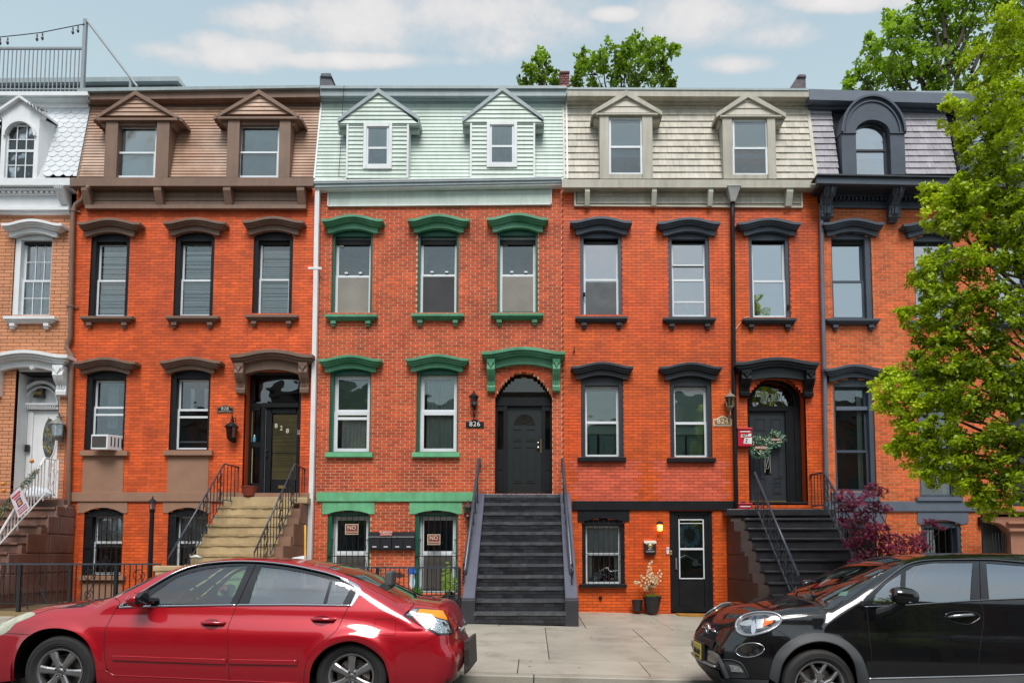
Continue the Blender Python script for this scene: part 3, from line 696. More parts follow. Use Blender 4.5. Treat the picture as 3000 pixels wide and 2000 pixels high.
 for (ax, ay, lx, rx, ty, pa, pb, wa, wb, wt, bx) in ((396,265,278,530,345,307,494,343,457,368,518), (758,262,631,880,341,665,850,700,817,366,519)):
  Yp = 15.75; Ya = 15.80
  dm = M()
  dm.rc(pa, 350, wa, 520, Ya, Ya+.6); dm.rc(wb, 350, pb, 520, Ya, Ya+.6); dm.rc(wa, 348, wb, wt, Ya+.05, Ya+.6)
  dmo = dm.build('dormer', BRN if False else BRNM, H, bevel=.004)
  nb = 6
  for k in range(nb):
   t0, t1 = k/nb, (k+1)/nb
   ya_, yb_ = ty-6-(ty-ay-8)*t0, ty-6-(ty-ay-8)*t1
   wl0, wr0 = lx+18+(ax-lx-18)*t0, rx-18-(rx-18-ax)*t0; wl1, wr1 = lx+18+(ax-lx-18)*t1, rx-18-(rx-18-ax)*t1
   g = M(); p = [P(wl0,ya_,Yp+.06), P(wr0,ya_,Yp+.06), P(wr1,yb_,Yp+.06), P(wl1,yb_,Yp+.06)]
   g.add([(p[0][0],Yp+.05,p[0][1]),(p[1][0],Yp+.05,p[1][1]),(p[2][0],Yp+.075,p[2][1]+.004),(p[3][0],Yp+.075,p[3][1]+.004),
    (p[0][0],Yp+.12,p[0][1]),(p[1][0],Yp+.12,p[1][1]),(p[2][0],Yp+.12,p[2][1]),(p[3][0],Yp+.12,p[3][1])],
    [(0,1,2,3),(5,4,7,6),(4,0,3,7),(1,5,6,2),(3,2,6,7),(4,5,1,0)], tint=random.uniform(.2,.9)); g.build('siding_board', BSID, dmo)
  rf = M()
  for sx, ex in ((-1, lx-6), (1, rx+4)):
   ey = ty+ (0 if sx < 0 else 2)
   a = P(ax, ay, Yp); b = P(ex, ey, Yp); th = .085
   rf.add([(a[0],Yp,a[1]),(b[0],Yp,b[1]),(b[0],Yp,b[1]-th),(a[0],Yp,a[1]-th*1.25),(a[0],16.45,a[1]),(b[0],16.25,b[1]),(b[0],16.25,b[1]-th),(a[0],16.45,a[1]-th)],
    [(0,1,2,3),(5,4,7,6),(0,4,5,1),(3,2,6,7),(1,5,6,2)] if sx > 0 else [(0,3,2,1),(4,5,6,7),(0,1,5,4),(3,7,6,2),(1,2,6,5)])
  rf.rc(lx+4, ty, rx-4, ty+7, Yp, Ya+.3)
  rf.build('dormer_roof', BRNM, dmo, bevel=.004)
  sf = M(); sf.pr([(lx+10,ty+7),(rx-8,ty+7),(pb+10,ty+27),(pb-1,ty+27),(pb-1,ty+9),(pa+1,ty+9),(pa+1,ty+27),(pa-8,ty+27)], Yp+.10, Ya+.6); sf.build('dormer_soffit', BRNM, dmo)
  xa, xb = wa, wb; sh = M()
  Xa_, Xb_ = P(wa, 440, Ya+.1)[0], P(wb, 440, Ya+.1)[0]; zt = P(500, wt, Ya+.1)[1]; zb = P(500, 520, Ya+.1)[1]; zm = (zt+zb)/2-.03
  for (z0, z1, yy, ) in ((zm-.02, zt, Ya+.14), (zb, zm+.02, Ya+.10)):
   g = M(); w = .045; g.box(Xa_, Xa_+w, yy, yy+.04, z0, z1); g.box(Xb_-w, Xb_, yy, yy+.04, z0, z1); g.box(Xa_+w, Xb_-w, yy, yy+.04, z1-w, z1); g.box(Xa_+w, Xb_-w, yy, yy+.04, z0, z0+w); g.build('sash', WFR, dmo)
   g = M(); g.box(Xa_+w, Xb_-w, yy+.018, yy+.022, z0+w, z1-w); g.build('pane', GL, dmo)
  g = M(); g.box(Xa_, Xb_, Ya+.22, Ya+.225, zb+.02, zt-.05); g.build('window_shade', SHADE if ax < 500 else mat('mesh_shade', (.36,.4,.43), .8), dmo)
 g = M(); x0_, x1_ = xl(0), xr(0)
 g.add([(x0_-.015, 15.90, ZM0-.05), (x0_+.03, 15.90, ZM0-.05), (x0_+.03, 16.32, ZM1), (x0_-.015, 16.32, ZM1), (x0_-.015, 16.0, ZM0-.05), (x0_+.03, 16.0, ZM0-.05), (x0_+.03, 16.42, ZM1), (x0_-.015, 16.42, ZM1)], [(0,1,2,3),(5,4,7,6),(4,0,3,7),(1,5,6,2),(3,2,6,7),(4,5,1,0)])
 g.build('roof_edge_trim', BRNM, H)
 backing(H, X0, X1)
 shell(H, X0, X1, ZTOP-.02, zbot)
 r = .055
 pts = [w3(262,546,F-.25), w3(247,566,F-.14), w3(243,585,F-.10), w3(222,600,F-.08), w3(214,622,F-.08), w3(206,990,F-.08), w3(198,1008,F-.08), w3(196,1020,F-.09), w3(211,1040,F-.08), w3(206,1180,F-.08), w3(196,1640,F-.08), w3(193,1750,F-.08)]
 downspout(H, pts, r, BRNM, clamps=[w3(215,617,F-.08), w3(208,897,F-.08), w3(199,1536,F-.08)])
 return H
def backing(H, X0, X1):
 g = M()
 g.add([(X0+.004,16.02,ZM0-.02),(X1-.004,16.02,ZM0-.02),(X1-.004,16.40,ZM1+.1),(X0+.004,16.40,ZM1+.1),
  (X0+.004,16.10,ZM0-.02),(X1-.004,16.10,ZM0-.02),(X1-.004,16.50,ZM1+.1),(X0+.004,16.50,ZM1+.1)], [(0,1,2,3),(5,4,7,6),(4,0,3,7),(1,5,6,2),(3,2,6,7),(4,5,1,0)])
 g.box(X0+.004, X1-.004, F+.12, 16.2, P(1300,560)[1], ZM0)
 g.build('roof_deck', DARK, H)
H828 = house828()
# 826
def voussoirs(H, x0, x1, yt, ys, m_, n=27, d=.24):
 Xa, Xb = P(x0,ys)[0], P(x1,ys)[0]; c = (Xa+Xb)/2; R = (Xb-Xa)/2; zs = P(1300,ys)[1]; h = P(1300,yt)[1]-zs
 q = lambda t, k: (c-(R+k)*math.cos(t), zs+(h+k)*math.sin(t))
 for i in range(n):
  t0, t1 = math.pi*(i+.06)/n, math.pi*(i+.94)/n; a, b, e, f = q(t0,.10), q(t1,.10), q(t1,-.012), q(t0,-.012)
  g = M(); g.hexa([(a[0],F-.004,a[1]),(f[0],F-.004,f[1]),(e[0],F-.004,e[1]),(b[0],F-.004,b[1]),(a[0],F+d,a[1]),(f[0],F+d,f[1]),(e[0],F+d,e[1]),(b[0],F+d,b[1])], tint=random.random()*.9+.05); g.build('brick', m_, H)
def house826():
 H = thing('row_house', 'red brick row house with mint siding mansard and bright green window hoods, number 826', 'house', (XB[2]+2.8, F, 0), 'row houses along the street')
 X0, X1 = XB[2], XB[3]; ops = []
 wins = [(972,1091,677,687,699,919,804), (1223,1344,676,686,698,916,801), (1457,1576,673,684,696,914,801)]
 hoods = [(941,1121.5,641,14,959.5,1107,682.5), (1193,1374.5,640,14,1212,1359,681), (1425.5,1607,637,14,1443,1590,679.5)]
 for i, (a,b,t,sp,h,s,m) in enumerate(wins):
  ops.append(op_px(a,b,t,sp,s)); STK = mat('old_sticker', (.62,.58,.42), .7)
  c = [('back', 640, 960, mat('grey_room', (.22,.23,.24), .9, var=.5, vs=2.0, fine=0, bump=0), .5)]
  c += [('screen', m+3, s, SCRN if i != 1 else SCRD)]
  if i == 1: c += [('curtain', .0, .16, h, m, mat('grey_drape', (.12,.13,.13), .8))]
  w, _ = sash_window(H, a,b,t,sp,h,s,m, GRND, .055, WFR, sw=.06, cont=c, gl=GL)
  if i != 1: g = M(); x0 = a+24 if i == 0 else a+18; g.rc(x0, h+6, x0+11, h+24, F+.16, F+.163); g.build('sticker', STK, w)
  if i == 1:
   x, z = P(1317, 759, F+1.3); g = M(); g.lathe([(0.001,.05),(.12,.045),(.2,.02),(.215,0),(.2,-.01),(.001,-.02)], (x, F+1.3, z), 20); g.build('ceiling_lamp', mat('lit_ceiling_lamp', (.9,.88,.8), .5, emit=(1,.95,.85), estr=3.5), w, smooth=True)
  for (px) in (a+38, b-40): g = M(); g.rc(px, m-7, px+9, m-3, F+.13, F+.17); g.build('sash_lock', WFR, w)
  Hh = hoods[i]; hood(w, *Hh[:4], Hh[4], Hh[5], Hh[6], 13, GRN)
 for (x0, x1, y) in ((950,1103,920), (1204,1359,918), (1437,1592,917)): sill(H, x0, x1, y, y+18, GRN, br=True)
 low = [(965.5,1086,1082,1092,1101,1324,1204), (1220,1342,1080,1090,1100,1324,1204)]
 lh = [(932,1116,1051,12.5,951.6,1101,1090), (1187,1372,1049,12.5,1204,1356,1088)]
 for i, (a,b,t,sp,h,s,m) in enumerate(low):
  ops.append(op_px(a,b,t,sp,s))
  if i == 0: c = [('fine', h+8, m, mat('green_blind', (.30,.48,.36), .6)), ('bar', m+14, m+22, WFR), ('curtain', .18, .98, m+20, s-10, CURT)]
  else: c = [('curtain', .15, .50, h+3, s-8, CURTG), ('curtain', .5, .98, h+3, s-8, CURTG)]
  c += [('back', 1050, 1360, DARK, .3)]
  w, _ = sash_window(H, a,b,t,sp,h,s,m, GRND, .07, WFR, sw=.085, cont=c, gl=GL, rightw=.03)
  Hh = lh[i]; hood(w, *Hh[:4], Hh[4], Hh[5], Hh[6], 12, GRN)
 for (x0, x1) in ((951.6,1091), (1206,1346.5)):
  g = M(); g.rc(x0, 1324, x1, 1338, F-.10, F+.03); g.build('window_sill', GRNL, H, bevel=.008)
 for (a, b, la, lb, zb) in ((958,1083,944,1097,1745), (1215,1341,1199.6,1354,1737)):
  ops.append(op_px(a, b, 1493, 1505, zb))
  w, (Xa, Xb, Zs, Zp, Zt) = sash_window(H, a, b, 1493, 1505, 1512, zb, 1622, GRND, .09, WFR, sw=.085, cont=[('back', 1480, 1750, DARK, .2), ('screen', 1626, zb, SCRB), ('curtain', .2, .9, 1500, 1620, mat('teal_drape', (.015,.07,.09), .8))], rightw=.05, rec=.13)
  n = 15; bot = [(a+(b-a)*i/(n-1), 1505-11*(1-((2*i/(n-1))-1)**2)) for i in range(n)]
  g = M(); g.pr([(la,1505),(la,1470),(lb,1470),(lb,1505)]+bot[::-1], F-.02, F+.05); g.build('stone_lintel', GRNL, H)
  g = M(); Yg = F+.0; zt = P((a+b)/2, 1500)[1]; zbt = Zs+.05; xs = [Xa+.17+(Xb-Xa-.3)*i/5 for i in range(6)]
  for x in xs: g.box(x-.006, x+.006, Yg, Yg+.012, zbt, zt+.05)
  zm = P((a+b)/2, 1628)[1]
  for z in (zt-.03, zm, zbt+.04): g.box(Xa+.0, Xb, Yg-.004, Yg+.016, z-.009, z+.009)
  for x in (xs[0]-.06, xs[-1]+.06):
   for zc in (zm+.35, zm+.05, zm-.3):
    g.tube([(x+.03*math.cos(t)*(1-t/9), Yg, zc+.03*math.sin(t)*(1-t/9)+.004*t) for t in [k*.6 for k in range(12)]], .005, 4)
   g.tube([(x-.04, Yg, zm+.05), (x, Yg, zm+.25), (x+.03, Yg, zm+.4)], .005, 4); g.tube([(x+.04, Yg, zm-.35), (x, Yg, zm-.2), (x-.03, Yg, zm-.05)], .005, 4)
  g.build('window_guard', IRON, w)
 g = M(); g.pr([(926.6,1441),(1400,1441),(1400,1468),(926.6,1468)], F-.05, F+.02); g.build('belt_course', GRNL, H, bevel=.006)
 ops.append(op_px(1450, 1618, 1088, 1163, 1452, win=False)); voussoirs(H, 1450, 1618, 1088, 1163, B826)
 Xa, Xb = P(1450,1300)[0], P(1618,1300)[0]; Zb = P(1534,1449)[1]; Zs = P(1534,1163)[1]; Zt = P(1534,1088)[1]; YD = F+.20
 n = 19; cx = (Xa+Xb)/2
 g = M(); outer = [(Xa-.03,Zb)]+[(cx-(Xb-Xa+.06)/2*math.cos(math.pi*i/(n-1)), Zs+(Zt-Zs+.04)*math.sin(math.pi*i/(n-1))) for i in range(n)]+[(Xb+.03,Zb)]
 g.prism(outer, YD+.12, YD+.16)
 ent = g.build('entrance', BLK, H)
 fa = P(1463,1160,YD)[0]; fb = P(1611,1160,YD)[0]; z_a = P(1534,1162,YD)[1]; z_t = P(1534,1096,YD)[1]; cf = (fa+fb)/2; ro = (Xb-Xa)/2
 arch = M(); n = 21
 for i in range(n-1):
  t0, t1 = math.pi*i/(n-1), math.pi*(i+1)/(n-1)
  o = lambda t: (cx-(ro+.02)*math.cos(t), Zs+(Zt-Zs+.02)*math.sin(t)); q = lambda t: (cf-(fb-fa)/2*math.cos(t), z_a+(z_t-z_a)*math.sin(t))
  a, b, c_, d_ = o(t0), o(t1), q(t1), q(t0)
  arch.hexa([(a[0],YD,a[1]),(d_[0],YD,d_[1]),(c_[0],YD,c_[1]),(b[0],YD,b[1]),(a[0],YD+.12,a[1]),(d_[0],YD+.12,d_[1]),(c_[0],YD+.12,c_[1]),(b[0],YD+.12,b[1])])
 arch.build('fanlight_arch', BLK, ent)
 g = M(); g.prism([(cf-(fb-fa)/2*math.cos(math.pi*i/18), z_a+(z_t-z_a)*math.sin(math.pi*i/18)) for i in range(19)], YD+.06, YD+.065); g.build('fanlight_pane', glass('fanlight_glass', (.5,.48,.35), .06), ent)
 g = M(); g.prism([(cf-(fb-fa)/2*math.cos(math.pi*i/18), z_a+(z_t-z_a)*math.sin(math.pi*i/18)) for i in range(19)], YD+.10, YD+.11); g.build('fanlight_curtain', mat('amber_net', (.30,.24,.12), .8, var=.4, vs=6), ent)
 T = M(); T.rc(1450,1163,1620,1188,YD-.02,YD+.12); T.rc(1450,1188,1457,1447,YD,YD+.12); T.rc(1612,1188,1619,1447,YD,YD+.12); T.rc(1475,1188,1485,1447,YD-.01,YD+.12); T.rc(1588,1188,1597,1447,YD-.01,YD+.12)
 for (a, b) in ((1457,1475), (1597,1612)):
  T.rc(a,1188,b,1203,YD,YD+.1); T.rc(a,1316,b,1447,YD,YD+.1)
  for (c, e) in ((1345,1375),(1385,1440)): T.rc(a+3,c,b-3,e,YD-.012,YD)
 T.build('door_frame', BLK, ent)
 for (a, b) in ((1457,1475), (1597,1612)): g = M(); g.rc(a,1203,b,1316,YD+.06,YD+.065); g.build('sidelight_pane', glass('fanlight_glass'), ent)
 Dr = M(); DG = mat('black_green_door', (.012,.016,.017), .4, var=.15, fs=80, bump=.3); Yd = YD+.06
 Dr.rc(1485,1189,1588,1446,Yd,Yd+.05)
 d = Dr.build('door', DG, H)
 for (a,b,c,e) in ((1503,1256,1528,1292), (1540,1256,1569,1292), (1502,1308,1529,1414), (1540,1308,1570,1414)):
  g = M()
  g.rc(a,b,a+2.2,e,Yd-.012,Yd); g.rc(c-2.2,b,c,e,Yd-.012,Yd); g.rc(a+2.2,b,c-2.2,b+2.2,Yd-.012,Yd); g.rc(a+2.2,e-2.2,c-2.2,e,Yd-.012,Yd); g.rc(a+6,b+6,c-6,e-6,Yd-.009,Yd)
  g.build('door_panel', DG, d)
 x, z = P(1536.5,1242,Yd); r = .235; fan = M()
 fan.prism([(x-r*math.cos(math.pi*i/14), z+r*math.sin(math.pi*i/14)) for i in range(15)], Yd-.008, Yd)
 fan.build('door_fan_light', glass('fan_pane', (.6,.6,.5), .3), d)
 fan = M()
 for i in range(5):
  t = math.pi*i/4; fan.tube([(x-.06*math.cos(t), Yd-.014, z+.06*math.sin(t)), (x-r*math.cos(t), Yd-.014, z+r*math.sin(t))], .008, 4)
 fan.tube([(x-r*math.cos(math.pi*i/14), Yd-.012, z+r*math.sin(math.pi*i/14)) for i in range(15)], .012, 5); fan.tube([(x-.06*math.cos(math.pi*i/8), Yd-.012, z+.06*math.sin(math.pi*i/8)) for i in range(9)], .008, 5)
 fan.build('fan_muntin', DG, d)
 g = M(); x, z = P(1577,1311,Yd); g.lathe([(.001,.06),(.03,.055),(.034,.035),(.02,.01),(.03,0)], (x,Yd,z), 12, axis='y'); x, z = P(1577,1297,Yd); g.lathe([(.001,.03),(.024,.025),(.026,0)], (x,Yd,z), 12, axis='y'); g.build('door_knob', mat('satin_steel', (.7,.7,.7), .3, metal=1), d, smooth=True)
 g = M(); g.rc(1584,1285,1586,1325,Yd-.02,Yd); g.build('brass_strip', MATS['brass'], d)
 g = M(); g.rc(1450,1445,1620,1450,F-.02,F+.3); g.build('threshold', mat('red_painted_stone', (.35,.06,.03), .6), H)
 hd = hood(H, 1410,1657,1029,14,1427,1642,1082,16, GRN, proj=1.35, tb=24, name='door_hood')
 console(hd, 1427,1450,1053,1147, GRN, .26); console(hd, 1619,1641,1052,1146, GRN, .26)
 zf = P(1300, 600)[1]
 brickwork(H, X0+.004, X1-.004, -.35, P(1300,548)[1], ops, B826, M826, phase=.0, joint=.015)
 fz = M(); fz.pr([(960,603),(1616,598),(1616,553),(960,557)], F-.02, F+.04); fo = fz.build('frieze', MINT, H)
 for k in range(4):
  ya = 561+k*10.3; g = M(); g.pr([(965,ya),(1611,ya-4),(1611,ya+6),(965,ya+10)], F-.035-.003*k, F-.015); g.build('siding_board', MINT, fo)
 fe = M(); fe.pr([(960,604),(1616,599),(1616,596.5),(960,601.5)], F-.06, F+.0); fe.rc(959.5,557,962.5,603,F-.06,F); fe.rc(1613,553,1616,599,F-.06,F); fe.build('frieze_edge', WHT, fo)
 g = M(); g.pr([(917,531),(1645.5,519),(1645.5,526),(917,538)], F-.25, F-.17); g.pr([(920,538),(1645,526),(1644,535),(922,549)], F-.22, F-.17); g.build('gutter', GYT, H, bevel=.006)
 g = M(); g.pr([(920,549),(1644,535.5),(1644,541.5),(920,554)], F-.19, F+.1); g.build('soffit', WHT, H)
 g = M(); g.pr([(914,528),(1645.5,517),(1645.5,519.5),(914,531.5)], F-.26, F-.15); g.build('drip_edge', WHT, H)
 xl = P(922, 520, YM)[0]; xr = P(1661, 420, YM)[0]
 def D(a, b): A, B = P(a,440,15.74)[0], P(b,440,15.74)[0]; zt = P(1300,355,15.70)[1]; return arch_open(A, B, -5, zt, zt)
 siding(H, xl, xr, 302, 529, 22, MINT, [D(1020,1193), D(1382,1563)], gap=0)
 for (x, nm) in ((xl, 'corner_trim'), (xr, 'corner_trim')):
  g = M(); g.hexa([(x-.02,15.89,ZM0-.05),(x+.02,15.89,ZM0-.05),(x+.02,16.30,ZM1+.05),(x-.02,16.30,ZM1+.05),(x-.02,16.0,ZM0-.05),(x+.02,16.0,ZM0-.05),(x+.02,16.4,ZM1+.05),(x-.02,16.4,ZM1+.05)]); g.build(nm, WHT, H)
 for (ya, yb, Yf, m_) in ((251,259,16.05,GYT), (259,281,16.10,GYT), (281,291,16.2,GYT), (291,302,16.30,GYT)):
  g = M(); g.pr([(938,ya),(1660,ya),(1660,yb),(938,yb)], Yf, 16.6); g.build('roof_fascia', m_, H)
 for (ax, ay, lx, rx, ty, pa, pb, wa, wb, wt, wbm) in ((1108,258,989,1228,361,1018,1195,1064,1148,361,494), (1471.5,252,1354,1594,357,1380,1565,1426,1515,356,489)):
  Ya = 15.80; Yp = 15.75
  dm = M(); dm.rc(pa, 362, pb, 523, Ya, Ya+.62); dmo = dm.build('dormer', MINT, H)
  A, B = P(pa,440,Ya)[0], P(pb,440,Ya)[0]; Wa, Wb = P(wa,430,Ya)[0], P(wb,430,Ya)[0]
  zt_, zb_ = P(1300,363,Ya)[1], P(1300,523,Ya)[1]; nr = 13; h = (zt_-zb_)/nr; zw0, zw1 = P(1300,wbm,Ya)[1], P(1300,wt,Ya)[1]
  for r in range(nr):
   za = zb_+r*h; zc = za+h/2; segs = [(A,B)] if not (zw0 < zc < zw1) else [(A,Wa),(Wb,B)]
   for (p, q) in segs: g = M(); g.hexa([(p,Ya-.026,za),(q,Ya-.026,za),(q,Ya-.004,za+h),(p,Ya-.004,za+h),(p,Ya+.01,za),(q,Ya+.01,za),(q,Ya+.01,za+h),(p,Ya+.01,za+h)], tint=random.random()*.9+.05); g.build('siding_board', MINT, dmo)
  tr = M()
  for x in (A, B): tr.box(x-.022, x+.022, Ya-.035, Ya+.3, zb_, zt_)
  tr.build('corner_trim', WHT, dmo)
  nb = 8
  for k in range(nb):
   t0, t1 = k/nb, (k+1)/nb; y_0, y_1 = ty-(ty-ay-6)*t0, ty-(ty-ay-6)*t1
   f0 = (ax-lx-6)*(1-t0)+2; f1 = (ax-lx-6)*(1-t1); g0 = (rx-6-ax)*(1-t0)+2; g1 = (rx-6-ax)*(1-t1)
   g = M(); p = [P(ax-f0,y_0,Yp), P(ax+g0,y_0,Yp), P(ax+g1,y_1,Yp), P(ax-f1,y_1,Yp)]
   g.hexa([(p[0][0],Yp-.0,p[0][1]),(p[1][0],Yp-.0,p[1][1]),(p[2][0],Yp+.022,p[2][1]),(p[3][0],Yp+.022,p[3][1]),(p[0][0],Yp+.06,p[0][1]),(p[1][0],Yp+.06,p[1][1]),(p[2][0],Yp+.06,p[2][1]),(p[3][0],Yp+.06,p[3][1])], tint=random.random()*.9+.05); g.build('siding_board', MINT, dmo)
  rf = M()
  for ex in (lx, rx):
   ey = 347 if ex == lx else 342
   a = P(ax, ay, Yp-.03); b = P(ex, ey, Yp-.03); th = .085; y0 = Yp-.03
   p = [(a[0],y0,a[1]),(b[0],y0,b[1]),(b[0],y0,b[1]-th),(a[0],y0,a[1]-th*1.3),(a[0],16.5,a[1]),(b[0],16.3,b[1]),(b[0],16.3,b[1]-th),(a[0],16.5,a[1]-th)]
   rf.add(p, [(0,1,2,3),(5,4,7,6),(0,4,5,1),(3,2,6,7),(1,5,6,2)] if ex > ax else [(0,3,2,1),(4,5,6,7),(0,1,5,4),(3,7,6,2),(1,2,6,5)])
   a0, a1 = (ex, ex+3) if ex == lx else (ex-3, ex); rf.rc(a0, 345, a1, ty+2, Yp-.02, Yp+.3)
  rf.build('dormer_roof', GYT, dmo)
  sf = M(); sf.rc(lx+2, ty, rx-2, ty+6, Yp+.02, Ya+.2); sf.rc(lx+2, ty+5, pa-2, ty+28, Yp+.14, Ya+.2); sf.rc(pb+2, ty+5, rx-1, ty+26, Yp+.14, Ya+.2); sf.build('dormer_soffit', mat('mint_grey', (.36,.44,.40), .6), dmo)
  fr = M(); fw = 9
  fr.rc(wa, wt, wa+fw, wbm, Ya-.05, Ya+.1); fr.rc(wb-fw, wt, wb, wbm, Ya-.05, Ya+.1); fr.rc(wa+fw, wt, wb-fw, wt+9, Ya-.05, Ya+.1); fr.rc(wa+fw, wbm-9, wb-fw, wbm, Ya-.055, Ya+.1); fr.build('window_frame', WHT, dmo, bevel=.004)
  for (t, b_, yy) in ((wt+9, (wt+wbm)/2+8, Ya-.02), ((wt+wbm)/2+4, wbm-9, Ya-.035)):
   g = M(); a, c = wa+fw, wb-fw
   g.rc(a,t,a+6,b_,yy,yy+.03); g.rc(c-6,t,c,b_,yy,yy+.03); g.rc(a+6,t,c-6,t+5,yy,yy+.03); g.rc(a+6,b_-5,c-6,b_,yy,yy+.03); g.build('sash', WFR, dmo)
   g = M(); g.rc(a+6,t+5,c-6,b_-5,yy+.012,yy+.016); g.build('pane', GL, dmo)
   g = M(); g.rc(a+6,t+5,c-6,b_-5,yy+.022,yy+.026); g.build('window_shade', mat('frosted_shade', (.27,.29,.33), .8, var=.2, vs=8), dmo)
 g = M(); pts = [w3(1008,251,16.0), w3(1004,300,16.15), w3(1001,380,16.0), w3(995,470,15.88), w3(992,515,15.85), w3(1012,527,15.83)]; g.tube(pts, .006, 4); g.build('cable', IRON, H)
 backing(H, X0, X1); shell(H, X0, X1, ZTOP-.02, -.35)
 pts = [w3(931,556,F-.12), w3(928,700,F-.09), w3(921,1100,F-.09), w3(914,1400,F-.09), w3(907,1640,F-.09), w3(905,1720,F-.09)]
 g = M(); r = .05
 for a, b in zip(pts[:-1], pts[1:]):
  g.hexa([(b[0]-r,b[1]-r,b[2]),(b[0]+r,b[1]-r,b[2]),(a[0]+r,a[1]-r,a[2]),(a[0]-r,a[1]-r,a[2]),(b[0]-r,b[1]+r,b[2]),(b[0]+r,b[1]+r,b[2]),(a[0]+r,a[1]+r,a[2]),(a[0]-r,a[1]+r,a[2])])
 ds = g.build('downspout', WHT, H)
 c = M(); x, y, z = w3(924,788,F-.1); c.box(x-.16,x+.16,F-.15,F-.13,z-.03,z+.03); c.build('pipe_clamp', WHT, ds, bevel=.01)
 g = M();
 for (q, m_) in ([[(1175,1664),(1260,1664),(1262,1705),(1245,1718),(1232,1690),(1200,1675),(1176,1672)], mat('blue_spray_paint', (.02,.13,.55), .6, var=.3)], [[(1236,1690),(1262,1700),(1260,1735),(1226,1738),(1240,1712)], mat('pale_spray_paint', (.45,.6,.68), .6, var=.3)], [[(1140,1678),(1178,1676),(1182,1686),(1160,1692),(1142,1688)], mat('dark_smear', (.05,.02,.015), .7)]):
  g = M()
  cl = [(min(max(x,1100),1213), y) for x, y in q] if m_.name == 'x' else q
  g.pr([(x*1.0-(50 if m_.name!='dark_smear' else 0)*0, y) for x, y in q], F-.010, F-.006)
  g.build('graffiti', m_, H) if False else None
 for (cx_, cy_, rx_, ry_, m_) in ((1206,1672,14,10,mat('blue_spray_paint', (.02,.13,.55), .6, var=.3)), (1208,1700,8,24,MATS['pale_spray_paint']), (1160,1683,26,8,mat('dark_smear', (.05,.02,.015), .7))):
  g = M(); g.pr([(cx_+rx_*math.cos(t*.5236)*(1+.25*math.sin(t*2.7)), cy_+ry_*math.sin(t*.5236)*(1+.2*math.cos(t*3.1))) for t in range(12)], F-.0085, F-.003); g.build('spray_paint_patch', m_, H)
 return H
H826 = house826()
